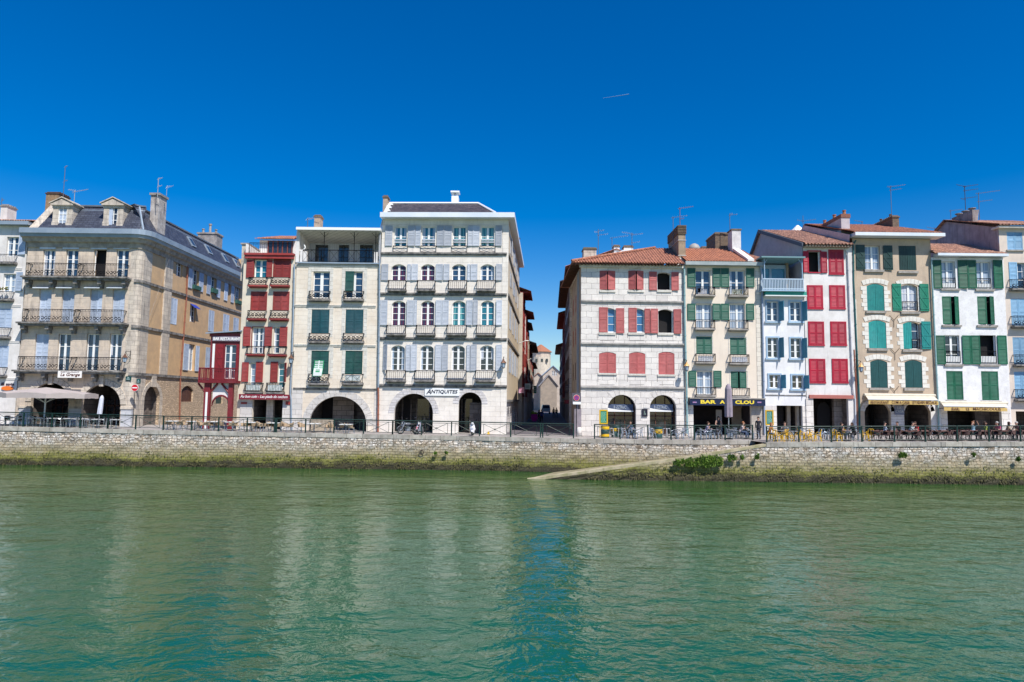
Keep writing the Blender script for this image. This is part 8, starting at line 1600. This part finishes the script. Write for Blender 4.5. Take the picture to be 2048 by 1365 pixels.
    for f in nm.polygons: mb.f.append(tuple(f.vertices)); mb.mi.append(K3[near(sum((pts[i] for i in f.vertices), Vector())/len(f.vertices))])
    # hands: palm with four fingers and a thumb, curled
    mb.use(SKIN)
    for a in A:
        e = (Vector(a[2])-Vector(a[1])).normalized(); p = Vector(a[2]); sd = e.cross(Vector((0,0,1))); sd = sd.normalized() if sd.length > .1 else Vector((1,0,0)); up = sd.cross(e).normalized()
        mb.ball(p+e*.04, .032, .032, .026, n=8, m=5)
        for k in range(4): b = p+e*.065+sd*(-.03+.02*k); l = (.036,.044,.04,.03)[k]; m_ = b+e*l; mb.tube(b, m_, .009, .008, n=5); mb.tube(m_, m_+e*l*.5-up*l*.7, .008, .006, n=5)
        b = p+e*.03+sd*.034; mb.tube(b, b+e*.03+sd*.022, .011, .009, n=5); mb.tube(b+e*.03+sd*.022, b+e*.055+sd*.018-up*.01, .009, .007, n=5)
    # face
    hz = hd.z; 
    mb.ball(hd+Vector((0,-.1,.0)), .014, .022, .024, n=6, m=5); [mb.ball(hd+Vector((s*.09,.01,.01)), .012, .024, .032, n=6, m=5) for s in (-1,1)]
    mb.use(M('lips', (.35,.1,.09))); mb.ball(hd+Vector((0,-.085,-.045)), .026, .012, .007, n=8, m=4); mb.use(M('eye_dark', (.03,.02,.02))); [mb.ball(hd+Vector((s*.034,-.086,.028)), .012, .01, .008, n=6, m=4) for s in (-1,1)]
    finish(mb, 'body', None, T, True); bpy.data.meshes.remove(nm)
    hb = MB(); hb.ball(hd+Vector((0,.034,.055)), .104, .1, .1, n=14, m=9); 
    if hairlong: hb.ball(hd+Vector((0,.07,-.06)), .1, .06, .17*hairlong, n=12, m=8); [hb.ball(hd+Vector((s*.085,.02,-.06)), .03, .05, .13*hairlong, n=8, m=6) for s in (-1,1)]
    finish(hb, 'hat' if hat else 'hair', hat or hair, T, True)
    # feet
    for l in L: mb = MB(); p = Vector(l[3]); q = Vector(l[2]); mb.ball((q.x*.5+p.x*.5,(q.y+p.y)/2,.045), .05, .13, .045, n=10, m=6); finish(mb, 'shoe', M('shoe_dark', (.03,.025,.03)), T, True)
    if pose.startswith('sit') or True: # loose hem of the garment
        mb = MB(); n = 14; vs = []
        for k, (r, z) in enumerate(((.175,hip.z-.03),(.17,hip.z+.08),(.15,hip.z+.2))):
            for i in range(n): a = 2*math.pi*i/n; vs.append((r*math.cos(a)*1.08, hip.y+(ch.y-hip.y)*k*.25+r*math.sin(a)*.9, z))
        mb.mesh(vs, [(k*n+i,k*n+(i+1)%n,(k+1)*n+(i+1)%n,(k+1)*n+i) for k in range(2) for i in range(n)]); finish(mb, 'shirt_hem', top, T, True)
    return T
HB = M('hair_brown', (.06,.03,.02), (.03,.015,.01), sc=20); HK = M('hair_black', (.015,.012,.012)); HG = M('hair_grey', (.4,.39,.38)); HA = M('hair_auburn', (.30,.12,.05)); JEAN = cloth('denim', (.06,.09,.16)); BLKC = cloth('black', (.02,.02,.024)); WHC = cloth('white', (.7,.7,.72)); FLOR = cloth('floral', (.35,.25,.2))
person('woman standing in black sleeveless top behind the bar railing',1437,54.9,.15,'stand',BLKC,M('patterned_cloth', (.55,.45,.36), (.12,.06,.05), sc=16, rough=.85),HB,1.0,'none',scale=1.02)
person('seated person with auburn hair and pale shirt right of the closed mauve parasol',1482,54.5,1.2,'sit_fwd',cloth('pale_pink', (.6,.5,.48)),JEAN,HA,0)
person('seated person in dark top reading at the left arch of the white stone house',1259.5,56.0,.1,'sit_fwd',cloth('dim_blue', (.06,.1,.16)),BLKC,HB,0,'short')
person('man standing in a dark jacket at the top of the ramp',1517,53.9,-.8,'stand_down',cloth('charcoal', (.035,.035,.045)),cloth('dark_grey', (.06,.06,.075)),HK,0,'long')
person('seated person with auburn hair and orange top near the top of the ramp',1538,51.6,.9,'sit_fwd',cloth('orange', (.5,.2,.05)),JEAN,HA,.8,'long')
person('seated person with pale grey shirt among the left yellow chairs',1569,52.9,-.3,'sit_fwd',cloth('grey', (.35,.35,.38)),JEAN,HB,0)
person('man in black top eating at the right end of the yellow chairs',1678,51.0,1.3,'sit_fwd',BLKC,BLKC,HB,0,'short')
person('woman in black leaning over the last steel table before the awnings',1708,51.0,-1.3,'sit_fwd',BLKC,BLKC,HB,1.0,'long')
person('man in pale blue shirt seated under the left restaurant arch',1772,52.6,1.2,'sit',cloth('pale_blue', (.45,.5,.62)),JEAN,HK,0)
person('person with dark hair and dark top seated between the two restaurant arches',1797,53.0,-1.0,'sit_fwd',BLKC,BLKC,HK,0)
person('person in white shirt leaning on a table in the right restaurant arch',1820,52.5,1.0,'sit_fwd',WHC,JEAN,HK,0,'long')
person('person in red top seated beside the white shirted diner',1833,52.9,-1.1,'sit_fwd',cloth('red', (.6,.02,.03)),BLKC,HB,.5)
person('person in blue with both hands raised to the head under the gold awning',1948,52.6,.2,'sit_up',cloth('turquoise', (.25,.4,.5)),JEAN,HA,.5)
person('person in lime green top seated near the wide dark opening',1973,52.3,1.2,'sit',cloth('lime', (.4,.5,.1)),BLKC,HB,.6)
person('person in pink shirt with white hair seated under the gold awning end',1997,52.4,-1.2,'sit_fwd',cloth('pink', (.6,.06,.2)),JEAN,HG,0)
person('woman with long brown hair seated second from the right edge',2013,52.0,1.1,'sit_fwd',cloth('sand', (.45,.32,.2)),JEAN,HB,1.2,'long')
person('white haired person in maroon top seated at the right edge',2035,52.2,-1.0,'sit_fwd',cloth('maroon', (.2,.03,.06)),BLKC,HG,0)
person('seated person in light top at the far left bar table',1412,55.1,1.3,'sit_fwd',cloth('mauve', (.35,.3,.4)),JEAN,HB,0)
person('person in blue top walking in the shade of the side street',1083,92,.1,'stand_down',cloth('royal', (.05,.07,.3)),BLKC,HK,0)
person('shorter companion in white top walking down the side street',1078,94,.1,'stand_down',cloth('black', (.02,.02,.024)),BLKC,HB,.6,scale=.97)
person('distant shopper on the right side of the side street',1107,120,.4,'stand_down',BLKC,BLKC,HK,0); person('second distant shopper beside the right hand shops of the side street',1113,118,.4,'stand_down',BLKC,JEAN,HK,0)
T = thing('display_stand','bright pink and yellow postcard stand outside a shop in the side street','display stand',place(1068.5,97)); mb = MB(); mb.box(-.45,.45,-.2,.2,.3,1.0); mb.box(-.3,.3,-.15,.15,0,.3); finish(mb, 'basket', M('stand_pink', (.75,.03,.4), (.6,.02,.3), sc=8), T); mb = MB(); mb.ball((-.2,0,1.2),.25,.2,.25); mb.ball((.2,0,1.15),.22,.2,.2); finish(mb, 'goods', M('stand_yellow', (.6,.6,.08), (.2,.4,.05), sc=4), T)
T = thing('delivery_van','small pale blue van parked deep in the side street','van',(at(1092,Y=150),150,2.65)); VM = M('van_blue', (.35,.5,.62), rough=.3); mb = MB(); pf = [(-.9,.45),(.9,.45),(.92,1.2),(.75,2.0),(-.75,2.0),(-.92,1.2)]; mb.mesh([(x,y,z) for y in (0,3.8) for x,z in pf], [tuple(range(5,-1,-1)),tuple(range(6,12))]+[(i,(i+1)%6,6+(i+1)%6,6+i) for i in range(6)]); finish(mb, 'body', VM, T); mb = MB(); mb.box(-.68,.68,-.02,.0,1.25,1.85); finish(mb, 'windscreen', GL['navy'], T)
for s in (-1,1):
    for y in (.6,3.0): mb = MB(); mb.lathe((s*.82,y,.3), [(.3,-.1),(.3,.1)], n=14, axis='X'); finish(mb, 'wheel', M('tyre_rubber', (.02,.02,.022)), T)
    mb = MB(); mb.ball((s*.68,-.01,.75),.13,.03,.09); finish(mb, 'headlight', M('lens_white', (.7,.72,.72)), T)
# street lamps reaching over the side street from the left houses
for k, (px, py, Y, l) in enumerate(((1051,682,82,'long white bracket street lamp reaching over the side street, nearest'),(1062,718,100,'long white bracket street lamp further down the side street'))):
    f = Fr((0,Y,0)); u, z = f.px(px,py); T = thing('bracket_lamp', l, 'street lamp', (u,Y,z), 0, 'bracket lamps over the side street'); mb = MB(); mb.tube((0,0,0),(-1.7,0,-.7),.03,n=6); finish(mb, 'arm', WHITE, T); mb = MB(); mb.ball((.12,0,0),.3,.12,.07); finish(mb, 'lamp_head', WHITE, T, True)
cleanup()
for m in bpy.data.materials: m.use_fake_user = False
